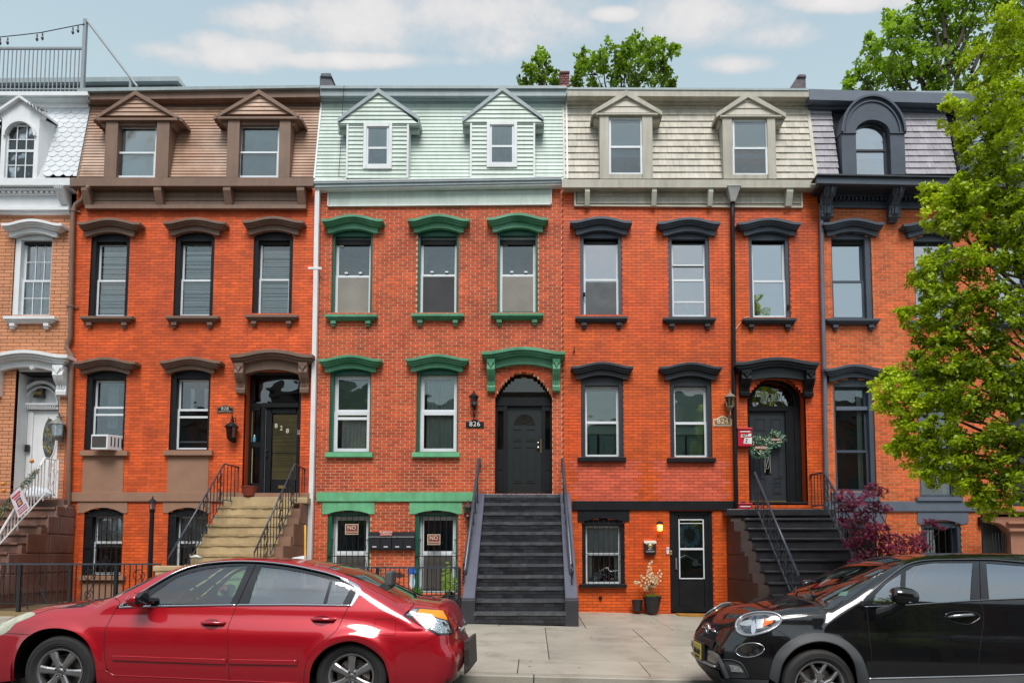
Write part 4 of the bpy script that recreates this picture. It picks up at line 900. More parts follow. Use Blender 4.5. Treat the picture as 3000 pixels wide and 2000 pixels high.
# 824
def leaded(): pass
def wood_door(H, parent, a, b, c, e, Yd, m_, panels, name='door'):
 g = M(); g.rc(a, b, c, e, Yd, Yd+.05); d = g.build(name, m_, parent)
 for (pa, pb, pc, pe) in panels:
  g = M(); t = 2.0
  g.rc(pa,pb,pa+t,pe,Yd-.012,Yd); g.rc(pc-t,pb,pc,pe,Yd-.012,Yd); g.rc(pa+t,pb,pc-t,pb+t,Yd-.012,Yd); g.rc(pa+t,pe-t,pc-t,pe,Yd-.012,Yd)
  if pc-pa > 12: g.rc(pa+5,pb+5,pc-5,pe-5,Yd-.008,Yd)
  g.build('door_panel', m_, d)
 return d
def pediment_dormer(H, spec, tmat, smat, wmat, Ya=15.80, Yp=15.75, nb=3, th=.10, shades=(), apron=True, joints=False):
 ax, ay, lx, rx, ty, pa, pb, wa, wb, wt, wbm, bot = spec
 dm = M(); dm.rc(pa, ty+1, wa, bot, Ya, Ya+.6); dm.rc(wb, ty+1, pb, bot, Ya, Ya+.6); dm.rc(wa, ty+1, wb, wt, Ya+.03, Ya+.6)
 if apron: dm.rc(wa, wbm, wb, bot, Ya+.01, Ya+.6)
 dmo = dm.build('dormer', tmat, H, bevel=.004)
 A, B = P(pa, 440, Ya)[0], P(pb, 440, Ya)[0]
 for k in range(nb):
  t0, t1 = k/nb, (k+1)/nb; y0, y1 = ty-4-(ty-4-ay-10)*t0, ty-4-(ty-4-ay-10)*t1
  f0, f1 = (ax-lx-22)*(1-t0)+1, (ax-lx-22)*(1-t1); g0, g1 = (rx-22-ax)*(1-t0)+1, (rx-22-ax)*(1-t1)
  p = [P(ax-f0,y0,Yp+.05), P(ax+g0,y0,Yp+.05), P(ax+g1,y1,Yp+.05), P(ax-f1,y1,Yp+.05)]; Y0 = Yp+.05
  g = M(); g.hexa([(p[0][0],Y0,p[0][1]),(p[1][0],Y0,p[1][1]),(p[2][0],Y0+.02,p[2][1]),(p[3][0],Y0+.02,p[3][1]),(p[0][0],Y0+.06,p[0][1]),(p[1][0],Y0+.06,p[1][1]),(p[2][0],Y0+.06,p[2][1]),(p[3][0],Y0+.06,p[3][1])], tint=random.random()*.9+.05)
  g.build('siding_board', smat, dmo)
 rf = M()
 for ex in (lx, rx):
  a = P(ax, ay, Yp); b = P(ex, ty-8, Yp)
  p = [(a[0],Yp,a[1]),(b[0],Yp,b[1]),(b[0]*1.0,Yp,b[1]-th),(a[0],Yp,a[1]-th*1.35),(a[0],16.5,a[1]),(b[0],16.3,b[1]),(b[0],16.3,b[1]-th),(a[0],16.5,a[1]-th)]
  rf.add(p, [(0,1,2,3),(5,4,7,6),(0,4,5,1),(3,2,6,7),(1,5,6,2)] if ex > ax else [(0,3,2,1),(4,5,6,7),(0,1,5,4),(3,7,6,2),(1,2,6,5)])
 rf.rc(lx+12, ty-3, rx-12, ty+2, Yp+.01, Ya+.3)
 rf.build('dormer_roof', tmat, dmo, bevel=.004)
 sf = M(); sf.pr([(lx+6,ty+1),(rx-6,ty+1),(rx-8,ty+20),(pb-1,ty+26),(pb-1,ty+5),(pa+1,ty+5),(pa+1,ty+26),(lx+8,ty+20)], Yp+.12, Ya+.6); sf.build('dormer_soffit', tmat, dmo)
 mid = (wt+wbm)/2+2; w = 6
 for (t, b_, yy) in ((wt, mid+2, Ya+.05), (mid-2, wbm, Ya+.02)):
  g = M(); g.rc(wa,t,wa+w,b_,yy,yy+.03); g.rc(wb-w,t,wb,b_,yy,yy+.03); g.rc(wa+w,t,wb-w,t+w,yy,yy+.03); g.rc(wa+w,b_-4,wb-w,b_,yy,yy+.03); g.build('sash', WFR, dmo)
  g = M(); g.rc(wa+w,t+w,wb-w,b_-4,yy+.012,yy+.016); g.build('pane', GL, dmo)
 for (yt, yb, m_) in shades:
  g = M(); g.rc(wa+w, yt, wb-w, yb, Ya+.10, Ya+.105); g.build('window_shade', m_, dmo)
 return dmo, A, B
def house824():
 H = thing('row_house', 'orange painted brick row house with tan shingle mansard and slate-blue window hoods, number 824', 'house', (XB[3]+2.8, F, 0), 'row houses along the street')
 X0, X1 = XB[3], XB[4]; ops = []
 wins = [(1699.5,1822,673,685,702,925,815), (1958.7,2079,675,688,706,927,816), (2194.5,2313.5,677,690,708,929,819)]
 hoods = [(1670.6,1852.6,646,13,1687,1837,687), (1927,2111,648.5,13,1943,2096,690), (2162,2348,650,13,2179,2329,690)]
 PLV = mat('lavender_sheet', (.82,.84,.95), .8, var=.03, bump=0)  # pale lavender sheet across the upper sashes
 for i, (a,b,t,sp,h,s,m) in enumerate(wins):
  ops.append(op_px(a,b,t,sp,s))
  if i == 0: c = [('shade', h, m+4, PLV), ('shade', m, m+18, mat('tan_wall_inside', (.75,.58,.38), .8)), ('screen', m+8, s, mat('grey_screen', (.11,.12,.13), .8, var=.2)), ('back', 640, 960, DARK, .4)]
  elif i == 1: c = [('shade', h, 770, PLV), ('shade', 772, 818, mat('pinkish_shade', (.78,.64,.66), .8)), ('bar', 770, 774, WFR), ('shade', 820, 874, mat('pale_blue_shade', (.52,.60,.72), .8)), ('bar', 878, 883, WFR), ('back', 640, 960, mat('bright_room', (.5,.55,.6), .8, emit=(.6,.7,.8), estr=.0), .4)]
  else: c = [('shade', h, m+6, PLV), ('shade', m+4, s-12, mat('grey_blue_shade', (.38,.43,.50), .8)), ('back', 640, 960, DARK, .4)]
  w, (Xa, Xb, Zs, Zp, Zt) = sash_window(H, a,b,t,sp,h,s,m, NAVY, .085, WFR, sw=.05, cont=c, gl=GLU, rightw=.075, rec=.06)
  Hh = hoods[i]; hood(w, *Hh[:4], Hh[4], Hh[5], Hh[6], 13, NAVY)
  if i != 1:
   g = M(); x, z = P(a+12 if i == 0 else b-4, 862 if i == 0 else 898, F); g.tube([(x, F+.01, z-.05), (x, F+.01, z+.04)], .03, 8); g.build('hook_fitting', BLK, w)
  if i == 1:   # leafy house plant on the inner ledge
   g = M()
   for k in range(110):
    px = 1975+random.random()*88; yb = 918-abs(math.sin(px*.09))*38*random.random(); x, z = P(px, yb, F+.3); s_ = .028; an = random.random()*6.3
    g.add([(x,F+.26+random.random()*.04,z),(x+s_*math.cos(an),F+.27,z+s_*math.sin(an)),(x+1.8*s_*math.cos(an+.5),F+.27,z+1.8*s_*math.sin(an+.5)),(x+s_*math.cos(an+1),F+.28,z+s_*math.sin(an+1))], [(0,1,2,3)])
   g.build('house_plant_leaves', mat('dark_plant', (.03,.08,.02), .6), w, kind='stuff')
 for (x0, x1, y) in ((1686,1839.5,926), (1943.7,2099,929), (2177,2335,931)): sill(H, x0, x1, y, y+18, CHAR, br=True)
 low = [(1702,1826,1099,1111,1132,1338,1234), (1963,2085.6,1101,1113,1134,1340,1236)]
 lh = [(1673,1856,1071.6,13,1689,1840,1111), (1933,2117,1073,13,1949,2099,1113)]
 for i, (a,b,t,sp,h,s,m) in enumerate(low):
  ops.append(op_px(a,b,t,sp,s))
  c = [('fine', h+6, m+32, SHADEG), ('curtain', .12, .38, m+30, s, mat('teal_curtain', (.30,.52,.48), .8)), ('curtain', .45, .95, m+30, s, MATS['teal_curtain']), ('back', 1080, 1380, DARK, .3)]
  w, _ = sash_window(H, a,b,t,sp,h,s,m, NAVY if False else CHAR, .10, WFR, sw=.05, cont=c, gl=GL, rightw=.095)
  Hh = lh[i]; hood(w, *Hh[:4], Hh[4], Hh[5], Hh[6], 13, CHAR)
 for (x0, x1, y) in ((1692.7,1835,1338), (1956,2098,1340)):
  g = M(); g.rc(x0, y, x1, y+13, F-.11, F+.03); g.build('window_sill', BLK, H, bevel=.01)
 a, b = 1705.5, 1830; ops.append(op_px(a, b, 1517, 1528, 1712))
 c = [('fine', 1538, 1628, SHADE), ('curtain', .02, .2, 1625, 1705, CURT), ('curtain', .84, .98, 1625, 1705, CURTG), ('back', 1500, 1730, mat('warm_dark_room', (.05,.035,.025), .9, var=.6, vs=4, fine=0, bump=0), .35)]
 w, (Xa, Xb, Zs, Zp, Zt) = sash_window(H, a, b, 1517, 1528, 1540, 1712, 1622, BLK, .085, WFR, sw=.04, cont=c, rec=.10, rightw=.085)
 g = M()
 for k in range(150):
  px = 1722+random.random()*88; py = 1702-random.random()*(26+16*math.sin(px*.13)); x, z = P(px, py, F+.3); an = random.random()*6.3; s_ = .022
  g.add([(x,F+.26,z),(x+s_*math.cos(an),F+.27,z+s_*math.sin(an)),(x+1.6*s_*math.cos(an+.6),F+.28,z+1.6*s_*math.sin(an+.6)),(x+s_*math.cos(an+1.2),F+.27,z+s_*math.sin(an+1.2))], [(0,1,2,3)], int(random.random()*2.4))
 g.build('ledge_clutter', [MATS['dark_plant'], mat('pale_flowers', (.5,.5,.38), .7), mat('blue_jar', (.05,.25,.3), .4)], w, kind='stuff')
 n = 15; bot = [(a+(b-a)*i/(n-1), 1528-11*(1-((2*i/(n-1))-1)**2)) for i in range(n)]
 g = M(); g.pr([(1692,1527),(1692,1494.5),(1844,1494.5),(1844,1527)]+bot[::-1], F-.02, F+.05); g.build('stone_lintel', BLK, H)
 g = M(); xs = [Xa+.14+(Xb-Xa-.26)*i/6 for i in range(7)]
 for x in xs: g.box(x-.006, x+.006, F-.02, F-.008, Zs-.01, P(1760,1522)[1])
 for z in (P(1760,1532)[1], P(1760,1622)[1], Zs+.02): g.box(Xa-.01, Xb+.01, F-.024, F-.004, z-.007, z+.007)
 g.build('window_guard', IRON, w)
 g = M(); g.rc(1697, 1710, 1837, 1721, F-.12, F+.03); g.build('window_sill', BLK, H, bevel=.01)
 g = M(); g.pr([(1676,1466.5),(2153,1466.5),(2153,1493.5),(1676,1493.5)], F-.05, F+.02); g.build('belt_course', BLK, H, bevel=.006)
 ops.append(op_px(1963, 2088, 1496, 1496, 1800))
 fr = M(); Y = F+.03
 fr.rc(1964,1494,1976,1790,Y,Y+.12); fr.rc(2078,1494,2087,1790,Y,Y+.12); fr.rc(1976,1494,2078,1507,Y,Y+.12); fr.rc(1964,1777,2087,1792,Y-.01,Y+.14)
 fo = fr.build('entrance', BLK, H)
 d = M()
 for q in ((1976,1507,1989,1777), (2063,1507,2078,1777), (1989,1507,2063,1520), (1989,1695,2063,1777)): d.rc(*q, Y+.02, Y+.06)
 dr = d.build('storm_door', BLK, H)
 t = M();
 for q in ((1989,1520,1992,1695), (2060,1520,2063,1695), (1992,1520,2060,1523), (1992,1692,2060,1695), (1992,1604,2060,1610), (1992,1531,2060,1533)): t.rc(*q, Y+.005, Y+.05)
 t.build('door_trim', WFR, dr)
 g = M(); g.rc(1992,1523,2060,1604,Y+.03,Y+.034); g.build('door_glass', GL, dr); g = M(); g.rc(1992,1610,2060,1692,Y+.03,Y+.034); g.build('door_glass', GL, dr)
 g = M(); g.rc(1990,1520,2062,1694,Y+.14,Y+.15); g.build('inner_door', mat('inner_door_dark', (.015,.03,.028), .6, streak=.5), dr)
 g = M(); x = P(1981,1650,Y)[0]; za, zb = P(1981,1633,Y)[1], P(1981,1667,Y)[1]; g.box(x-.02,x+.02,Y-.02,Y+.01,zb,za); g.build('door_handle', mat('satin_steel', (.7,.7,.7), .3, metal=1), dr)
 g = M(); cx, cz = P(2019,1567,Y+.09)
 for k in range(420):
  an = random.random()*6.283; r = .20+random.gauss(0,.035); x = cx+r*math.cos(an); z = cz+r*math.sin(an); o_ = an+random.choice((-1,1))*random.uniform(.2,1.6); l = .06; w_ = .008
  dx, dz = math.cos(o_), math.sin(o_); y = Y+.08+random.random()*.04
  g.add([(x,y,z),(x+dx*l*.5-dz*w_,y-.01,z+dz*l*.5+dx*w_),(x+dx*l,y,z+dz*l),(x+dx*l*.5+dz*w_,y-.01,z+dz*l*.5-dx*w_)], [(0,1,2,3)])
 g.build('wreath', mat('blue_wreath_twigs', (.16,.48,.62), .6, var=.4, vs=30), label='blue twig wreath behind the glass of the ground floor black storm door', cat='wreath')
 ops.append(op_px(2192, 2364, 1100, 1165, 1475, win=False)); voussoirs(H, 2192, 2364, 1100, 1165, B824, d=.36); Yd = F+.37
 Xa, Xb = P(2192,1300)[0], P(2364,1300)[0]; Zb = P(2278,1472)[1]; Zs = P(2278,1160)[1]; Zt = P(2278,1088)[1]; cx = (Xa+Xb)/2
 g = M(); g.box(Xa-.05,Xa,F+.1,Yd+.1,Zb,Zt+.1); g.box(Xb,Xb+.05,F+.1,Yd+.1,Zb,Zt+.1); g.box(Xa,Xb,F+.05,Yd+.1,Zt,Zt+.1); g.build('door_reveal', B824, H)
 ent = M(); f = ent
 f.rc(2176,1086,2192,1470,Yd,Yd+.14); f.rc(2311,1189,2352,1470,Yd-.02,Yd+.14); f.rc(2330,1150,2344,1470,Yd-.05,Yd); f.rc(2192,1189,2311,1203,Yd-.03,Yd+.14); f.rc(2192,1203,2199,1470,Yd,Yd+.1); f.rc(2304,1203,2312,1470,Yd-.01,Yd+.1)
 eo = ent.build('entrance', BLK, H)
 ar = M(); fa, fb = P(2194,1185,Yd)[0], P(2338,1185,Yd)[0]; za, zt = P(2270,1189,Yd)[1], P(2270,1118,Yd)[1]; cf = (fa+fb)/2; n = 21
 for i in range(n-1):
  q = lambda t, R, Zx: (cf-R*math.cos(t), za+(Zx-za)*math.sin(t)); t0, t1 = math.pi*i/(n-1), math.pi*(i+1)/(n-1)
  a_, b_, c_, d_ = q(t0,.78,zt+.22), q(t1,.78,zt+.22), q(t1,.52,zt), q(t0,.52,zt)
  ar.hexa([(a_[0],Yd,a_[1]),(d_[0],Yd,d_[1]),(c_[0],Yd,c_[1]),(b_[0],Yd,b_[1]),(a_[0],Yd+.12,a_[1]),(d_[0],Yd+.12,d_[1]),(c_[0],Yd+.12,c_[1]),(b_[0],Yd+.12,b_[1])])
 ar.rc(2176,1060,2352,1118,Yd+.02,Yd+.1)
 ar.build('fanlight_arch', BLK, eo)
 g = M(); g.prism([(cf-.54*math.cos(math.pi*i/18), za+(zt-za+.02)*math.sin(math.pi*i/18)) for i in range(19)], Yd+.05, Yd+.055); g.build('fanlight_pane', glass('clear_fanlight', (.6,.6,.6), .25, wav=.6), eo)
 dr = wood_door(H, H, 2199,1203,2304,1469, Yd+.05, STEPS2 if False else CHAR, [(2211,1226,2242,1262),(2258,1226,2290,1262),(2206,1276,2228,1398),(2280,1276,2298,1398),(2208,1400,2244,1446),(2266,1400,2290,1416),(2266,1422,2290,1446)])
 g = M(); g.rc(2239,1322,2259,1388,Yd+.03,Yd+.05); g.build('door_glass', glass('leaded_glass', (.3,.4,.4), .25), dr)
 g = M(); x, z = P(2249,1355,Yd)
 for sx in (-1,1): g.tube([(x+sx*.045*math.cos(t), Yd+.022, z+.14*math.sin(t)) for t in [k*.35-1.5 for k in range(9)]], .004, 4); g.tube([(x+sx*.07, Yd+.022, z-.24),(x+sx*.07,Yd+.022,z+.24)], .004, 4)
 g.tube([(x-.06,Yd+.022,z-.22),(x-.02,Yd+.022,z-.05),(x+.05,Yd+.022,z+.2)], .004, 4)
 g.build('leading', mat('silver_leading', (.7,.72,.72), .4), dr)
 g = M(); g.rc(2170,1469,2380,1474,F+.0,F+.42); g.build('threshold', STEPS2, H); g = M(); g.rc(2199,1466,2304,1470,Yd-.03,Yd+.06); g.build('door_saddle', MATS['brass'], H)
 hd = hood(H, 2156,2401,1059,14,2172,2386,1117,12, CHAR, proj=1.4, tb=26, name='door_hood')
 console(hd, 2170,2198,1088,1160, BLK, .28); console(hd, 2358,2384,1088,1162, BLK, .28)
 class PT:
  m = B824P
  def __call__(s, x, z):
   for (a,b,c,e,j) in ((1694,1345,1850,1466,26),(1945,1345,2105,1466,30)):
    xa, za_ = P(a,e); xb, zb_ = P(b,c) if False else (P(c,b)[0], P(c,b)[1])
    jj = P(1600+j,1400)[0]-P(1600,1400)[0]
    if xa-jj*(.3+.7*math.sin(z*17)**2) < x < xb+jj*(.3+.7*math.cos(z*13)**2) and za_ < z < zb_: return True
   return False
 brickwork(H, X0+.004, X1-.004, -.4, P(1300,549)[1], ops, B824, M824, patch=PT(), phase=.05, joint=.009)
 fz = M(); fz.pr([(1684,601),(2351,606),(2351,550),(1684,550)], F-.02, F+.05); fo = fz.build('frieze', TANT, H)
 YF_ = lambda x, z: F-.03
 for row in range(2):
  x = P(1690,575)[0]; xe = P(2345,575)[0]; ya = 557+row*21
  while x < xe:
   w_ = random.uniform(.10,.17); b_ = min(x+w_, xe); z0, z1 = P(1300,ya+20)[1], P(1300,ya)[1]
   g = M(); g.hexa([(x+.002,F-.045,z0),(b_-.002,F-.045,z0),(b_-.002,F-.03,z1),(x+.002,F-.03,z1),(x+.002,F,z0),(b_-.002,F,z0),(b_-.002,F,z1),(x+.002,F,z1)], tint=random.random()*.9+.05); g.build('shingle', TANS, fo); x = b_
 fe = M(); fe.pr([(1683,603),(2352,608),(2352,604.5),(1683,599.5)], F-.065, F); fe.rc(1682,554,1687,600,F-.065,F); fe.rc(2347,558,2352,605,F-.065,F); fe.build('frieze_edge', mat('cream_trim', (.55,.52,.42), .5), fo)
 g = M(); g.pr([(1645.5,525),(2399,527),(2399,550),(1645.5,549.5)], F-.27, F-.20); g.pr([(1650,547),(2392,548),(2392,551),(1650,551)], F-.21, F+.1); g.build('cornice', TANT, H, bevel=.006)
 for (a, b) in ((1713.6,1728), (1910,1924), (2075,2089), (2304,2323)):
  X_0, X_1 = P(a,575,F-.2)[0], P(b,575,F-.2)[0]; zt = P(1300,550,F-.22)[1]; zb = P(1300,606,F-.08)[1]
  g = M(); g.prismx([(F-.03,zt),(F-.24,zt),(F-.24,zt-.10),(F-.12,zb),(F-.03,zb)], X_0, X_1); g.build('cornice_bracket', mat('tan_bracket', (.50,.50,.42), .55), H, bevel=.004)
 xl = X0+.05; xr = P(2388, 520, YM)[0]
 dsp = [((1835,264,1733,1941,334,1757,1912,1784,1882,345,510,524), [(347,362,mat('dim_shade', (.26,.28,.34), .8)),(362,428,SHADE),(432,462,mat('dim_shade', (.26,.28,.34), .8)),(462,508,mat('brown_dark_room', (.06,.045,.045), .8, var=.5, vs=6))]),
  ((2191.6,269,2098,2303,340,2118,2273,2146,2249,351,511.6,524), [(352,366,MATS['dim_shade']),(366,432,SHADE),(436,450,mat('rust_stripe', (.25,.07,.04), .8)),(450,464,MATS['dim_shade']),(464,480,MATS['rust_stripe']),(480,509,MATS['brown_dark_room'])])]
 cuts = []
 for sp, sh in dsp:
  dm, A, B = pediment_dormer(H, sp, TANT, TANS, WFR, shades=sh); cuts.append(arch_open(A, B, -5, P(1300,sp[4]-6,15.7)[1], P(1300,sp[4]-6,15.7)[1]))
 siding(H, xl, xr, 302, 524, 12, TANS, cuts, name='shingle', widths=(.09,.2), gap=.003, proud=.03, maxind=300)
 for x in (xl, xr):
  g = M(); g.hexa([(x-.02,15.89,ZM0-.05),(x+.02,15.89,ZM0-.05),(x+.02,16.30,ZM1),(x-.02,16.30,ZM1),(x-.02,16.0,ZM0-.05),(x+.02,16.0,ZM0-.05),(x+.02,16.4,ZM1),(x-.02,16.4,ZM1)]); g.build('corner_trim', MATS['cream_trim'], H)
 for (ya, yb, Yf, m_) in ((256,262,15.98,GYT), (262,281,16.0,TANT), (281,302,16.2,TANT)):
  g = M(); g.pr([(1662,ya),(2370,ya+3),(2370,yb+3),(1662,yb)], Yf, 16.6); g.build('roof_fascia', m_, H)
 backing(H, X0, X1); shell(H, X0, X1, ZTOP-.03, -.4)
 pts = [w3(2146,590,F-.12), w3(2146,640,F-.10), w3(2150,1100,F-.09), w3(2155,1380,F-.09), w3(2163,1745,F-.09)]
 ds = downspout(H, pts, .05, BLK)
 g = M(); x, y, z = w3(2147,556,F-.18); z2 = P(2147,590,F-.18)[1]; m_ = .15; zt = P(2147,553,F-.18)[1]
 g.hexa([(x-.05,y-.02,z2),(x+.05,y-.02,z2),(x+m_,y-.13,zt),(x-m_,y-.13,zt),(x-.05,y+.05,z2),(x+.05,y+.05,z2),(x+m_,y+.13,zt),(x-m_,y+.13,zt)]); g.box(x-m_-.01,x+m_+.01,y-.14,y+.13,zt,zt+.03); g.build('leader_head', mat('zinc_grey', (.42,.42,.40), .5), ds)
 g = M(); g.tube([w3(2155,965,F-.05), w3(2170,945,F-.02), w3(2180,931,F-.02), w3(2195,928,F-.02)], .008, 5); g.build('cable', mat('cream_cable', (.7,.45,.3), .6), H)
 g = M(); x, z = P(1682,1028,F-.03); g.tube([(x,F,z),(x,F-.06,z)], .02, 8); g.tube([(x,F-.04,z),(x+.01,F-.05,z+.12)], .006, 5); g.build('wall_hook', BLK, H)
 g = M(); x, z = P(1759,1751,F); g.lathe([(.001,.05),(.03,.05),(.045,.0)], (x,F,z), 12, axis='y'); g.build('pipe_cap', BLK, H)
 return H
H824 = house824()
# 822
def house822():
 H = thing('row_house', 'orange brick row house with grey slate mansard and arched dormer, partly behind the street tree', 'house', (XB[4]+2.8, F, 0), 'row houses along the street')
 X0, X1 = XB[4], XB[5]; ops = []
 BLU = mat('painted_sky_reflection', (.62,.74,.86), .8, var=.1, vs=2);
 wins = [(2437,2555,690,701,706,932,818), (2679,2797,695,707,712,936,822), (2915,3033,700,712,717,940,826)]
 hoods = [(2412.5,2592,651,13,2423,2571,691), (2648,2828,655,13,2660,2808,695), (2884,3064,659,13,2896,3044,699)]
 for i, (a,b,t,sp,h,s,m) in enumerate(wins):
  ops.append(op_px(a,b,t,sp,s))
  c = [('shade', h-4, s-8, BLU)] if i == 0 else [('shade', h-4, m+40, BLU), ('back', 640, 960, DARK, .4)]  # pale blue sheet behind the pane paints in the reflected sky
  w, _ = sash_window(H, a,b,t,sp,h,s,m, NAVY, .035, NAVY, sw=.05, cont=c, gl=GLU, rightw=.13)
  Hh = hoods[i]; hood(w, *Hh[:4], Hh[4], Hh[5], Hh[6], 13, NAVY)
 for (x0, x1, y) in ((2423.7,2580,932), (2665,2822,937), (2900,3058,942)): sill(H, x0, x1, y, y+18, NAVY, br=True)
 low = [(2445,2564,1118,1130,1136,1440,1319), (2690,2810,1122,1134,1140,1456,1330)]
 lh = [(2418,2594,1079,13,2430,2576,1117), (2657,2838,1083,13,2668,2822,1121)]
 for i, (a,b,t,sp,h,s,m) in enumerate(low):
  ops.append(op_px(a,b,t,sp,s))
  c = [('curtain', .78, .93, h, s, CURTG), ('back', 1080, 1470, mat('green_dark_room', (.012,.025,.02), .8, var=.4, vs=3), .3)]
  w, _ = sash_window(H, a,b,t,sp,h,s,m, NAVY, .05, NAVY, sw=.05, cont=c, gl=GL, rightw=.11)
  g = M(); g.rc(a+5, 1190, b-12, 1201, F+.09, F+.2); g.build('transom_bar', NAVYL, w)
  Hh = lh[i]; hood(w, *Hh[:4], Hh[4], Hh[5], Hh[6], 13, NAVY)
 for (x0, x1, y, y2) in ((2438,2578,1440,1469), (2688,2823,1456,1468)):
  g = M(); g.rc(x0, y, x1, y2-1, F-.09, F+.03); g.build('window_sill', NAVYL, H, bevel=.008)
 g = M(); g.pr([(2413,1468),(2908,1468),(2908,1497),(2413,1497)], F-.05, F+.02); g.build('belt_course', NAVYL, H, bevel=.006)
 for (a, b, la, lb) in ((2701,2819,2688,2837), (2455,2570,2440,2592)):
  ops.append(op_px(a,b,1522,1536,1712))
  w, _ = sash_window(H, a,b,1522,1536,1546,1712,1640, NAVY, .07, NAVY, sw=.04, cont=[('back',1500,1720,mat('green_dark_room', (.012,.025,.02), .8),.2)], rightw=.1)
  n = 15; bot = [(a+(b-a)*i/(n-1), 1536-14*(1-((2*i/(n-1))-1)**2)) for i in range(n)]
  g = M(); g.pr([(la,1531),(la,1498),(lb,1498),(lb,1531),(b,1536)]+bot[::-1][1:], F-.02, F+.05); g.build('stone_lintel', NAVYL, H)
  g = M()
  for px in (a+14, a+32, a+50, a+70, a+88, a+104): g.rc(px, 1540, px+2, 1700, F-.0, F+.015)
  g.build('window_guard', IRON, w)
 g = M(); g.pr([(2394,511),(2900,520),(3100,524),(3100,550),(2900,546),(2394,537)], F-.60, F-.5); g.build('cornice', NAVY, H, bevel=.006)
 g = M(); g.pr([(2394,508),(3100,521),(3100,526),(2394,513)], F-.66, F-.3); g.build('gutter', CHAR, H, bevel=.006)
 g = M(); g.pr([(2400,537),(3100,550),(3100,556),(2400,543)], F-.5, F+.1); g.build('soffit', CHAR, H)
 g = M(); g.pr([(2412,606),(3100,616),(3100,560),(2412,548)], F-.03, F+.05); fo = g.build('frieze', NAVY, H)
 for q, Y in ((( 2412,601,607),F-.06), ((2412,568,572),F-.14)):
  g = M(); g.pr([(q[0],q[1]),(3100,q[1]+10),(3100,q[2]+10),(q[0],q[2])], Y, F+.0); g.build('frieze_moulding', NAVY, fo)
 px = 2448
 while px < 3080:
  if not (2603 < px < 2650 or 2830 < px < 2880): g = M(); dy = (px-2412)*.0145; g.rc(px, 574+dy, px+6, 583+dy, F-.12, F-.0); g.build('dentil', NAVY, fo)
  px += 12
 def acanthus(px, py, s=1.0):
  X_0, X_1 = P(px-17,600,F-.3)[0], P(px+17,600,F-.3)[0]; zt = P(px, py, F-.3)[1]; zb = P(px, py+100, F-.15)[1]; h = zt-zb; xc = (X_0+X_1)/2; w_ = X_1-X_0; g = M()
  g.prismx([(F,zt),(F-.50,zt),(F-.50,zt-.05*h),(F-.46,zt-.2*h),(F-.40,zt-.36*h),(F-.27,zt-.46*h),(F-.20,zt-.58*h),(F-.22,zt-.72*h),(F-.21,zt-.86*h),(F-.10,zb),(F,zb)], X_0+.04, X_1-.04)
  g.box(X_0, X_1, F-.52, F, zt-.03, zt)
  for k in range(5):
   xx = X_0+w_*(.1+.2*k); e = 1-abs(k-2)*.12
   g.tube([(xx,F-.50,zt-.06*h),(xx,F-.53*e,zt-.18*h),(xx,F-.49*e,zt-.3*h),(xc+(xx-xc)*.5,F-.36,zt-.42*h)], [.018,.028,.026,.01], 6)
   g.tube([(xx,F-.24,zt-.55*h),(xx,F-.27*e,zt-.68*h),(xx,F-.26*e,zt-.8*h),(xc+(xx-xc)*.6,F-.13,zt-.97*h)], [.018,.03,.03,.012], 6)
  for (zz, yy, rr) in ((zt-.12*h, F-.40, .05), (zt-.6*h, F-.2, .045), (zt-.86*h, F-.17, .04)): g.tube([(X_0-.004,yy,zz),(X_1+.004,yy,zz)], rr, 10)
  g.build('acanthus_bracket', NAVY, H)
 acanthus(2428, 547); acanthus(2627, 548); acanthus(2860, 553)
 for px in (2503, 2571, 2704, 2770): g = M(); g.rc(px-8, 549, px+8, 553, F-.35, F-.2); g.rc(px-5, 553, px+5, 557, F-.32, F-.24); g.build('soffit_block', NAVYL, H)
 xl = P(2393,520,YM)[0]
 def arch_dormer(cx, top, hw, bot, shd):
  Ya = 15.86; spr = top+108
  A, B = P(cx-hw,440,Ya)[0], P(cx+hw,440,Ya)[0]; zt, zs, zb = P(2500,top,Ya)[1], P(2500,spr,Ya)[1], P(2500,bot,Ya)[1]
  c = (A+B)/2; R = (B-A)/2; ra = R*.53; zg = P(2500,top+70,Ya)[1]; n = 24; dmb = M()
  fo_ = lambda t, r, zz: (c-r*math.cos(t), zs+(zz-zs)*math.sin(t))
  for i in range(n):
   t0, t1 = math.pi*i/n, math.pi*(i+1)/n
   a, b, c_, d = fo_(t0,R,zt), fo_(t1,R,zt), fo_(t1,ra,zg), fo_(t0,ra,zg)
   dmb.hexa([(a[0],Ya,a[1]),(d[0],Ya,d[1]),(c_[0],Ya,c_[1]),(b[0],Ya,b[1]),(a[0],16.5,a[1]),(d[0],16.2,d[1]),(c_[0],16.2,c_[1]),(b[0],16.5,b[1])])
  dmb.box(A+.02, c-ra, Ya, 16.3, zb, zs); dmb.box(c+ra, B-.02, Ya, 16.3, zb, zs)
  d = dmb.build('dormer', NAVY, H)
  mo = M()
  for (rr, tt, dep) in ((R, .05, .07), (R*.86, .03, .03)):
   k = rr/R
   for i in range(n):
    t0, t1 = math.pi*i/n, math.pi*(i+1)/n; zz = zs+(zt-zs)*k
    a, b, c_, d_ = fo_(t0,rr,zz), fo_(t1,rr,zz), fo_(t1,rr-tt,zz-tt), fo_(t0,rr-tt,zz-tt)
    mo.hexa([(a[0],Ya-dep,a[1]),(d_[0],Ya-dep,d_[1]),(c_[0],Ya-dep,c_[1]),(b[0],Ya-dep,b[1]),(a[0],Ya+.02,a[1]),(d_[0],Ya+.02,d_[1]),(c_[0],Ya+.02,c_[1]),(b[0],Ya+.02,b[1])])
  for (xa, xb) in ((A,c-ra),(c+ra,B)): mo.box(xa-.01, xb+.01, Ya-.03, Ya+.02, zs-.03, zs)
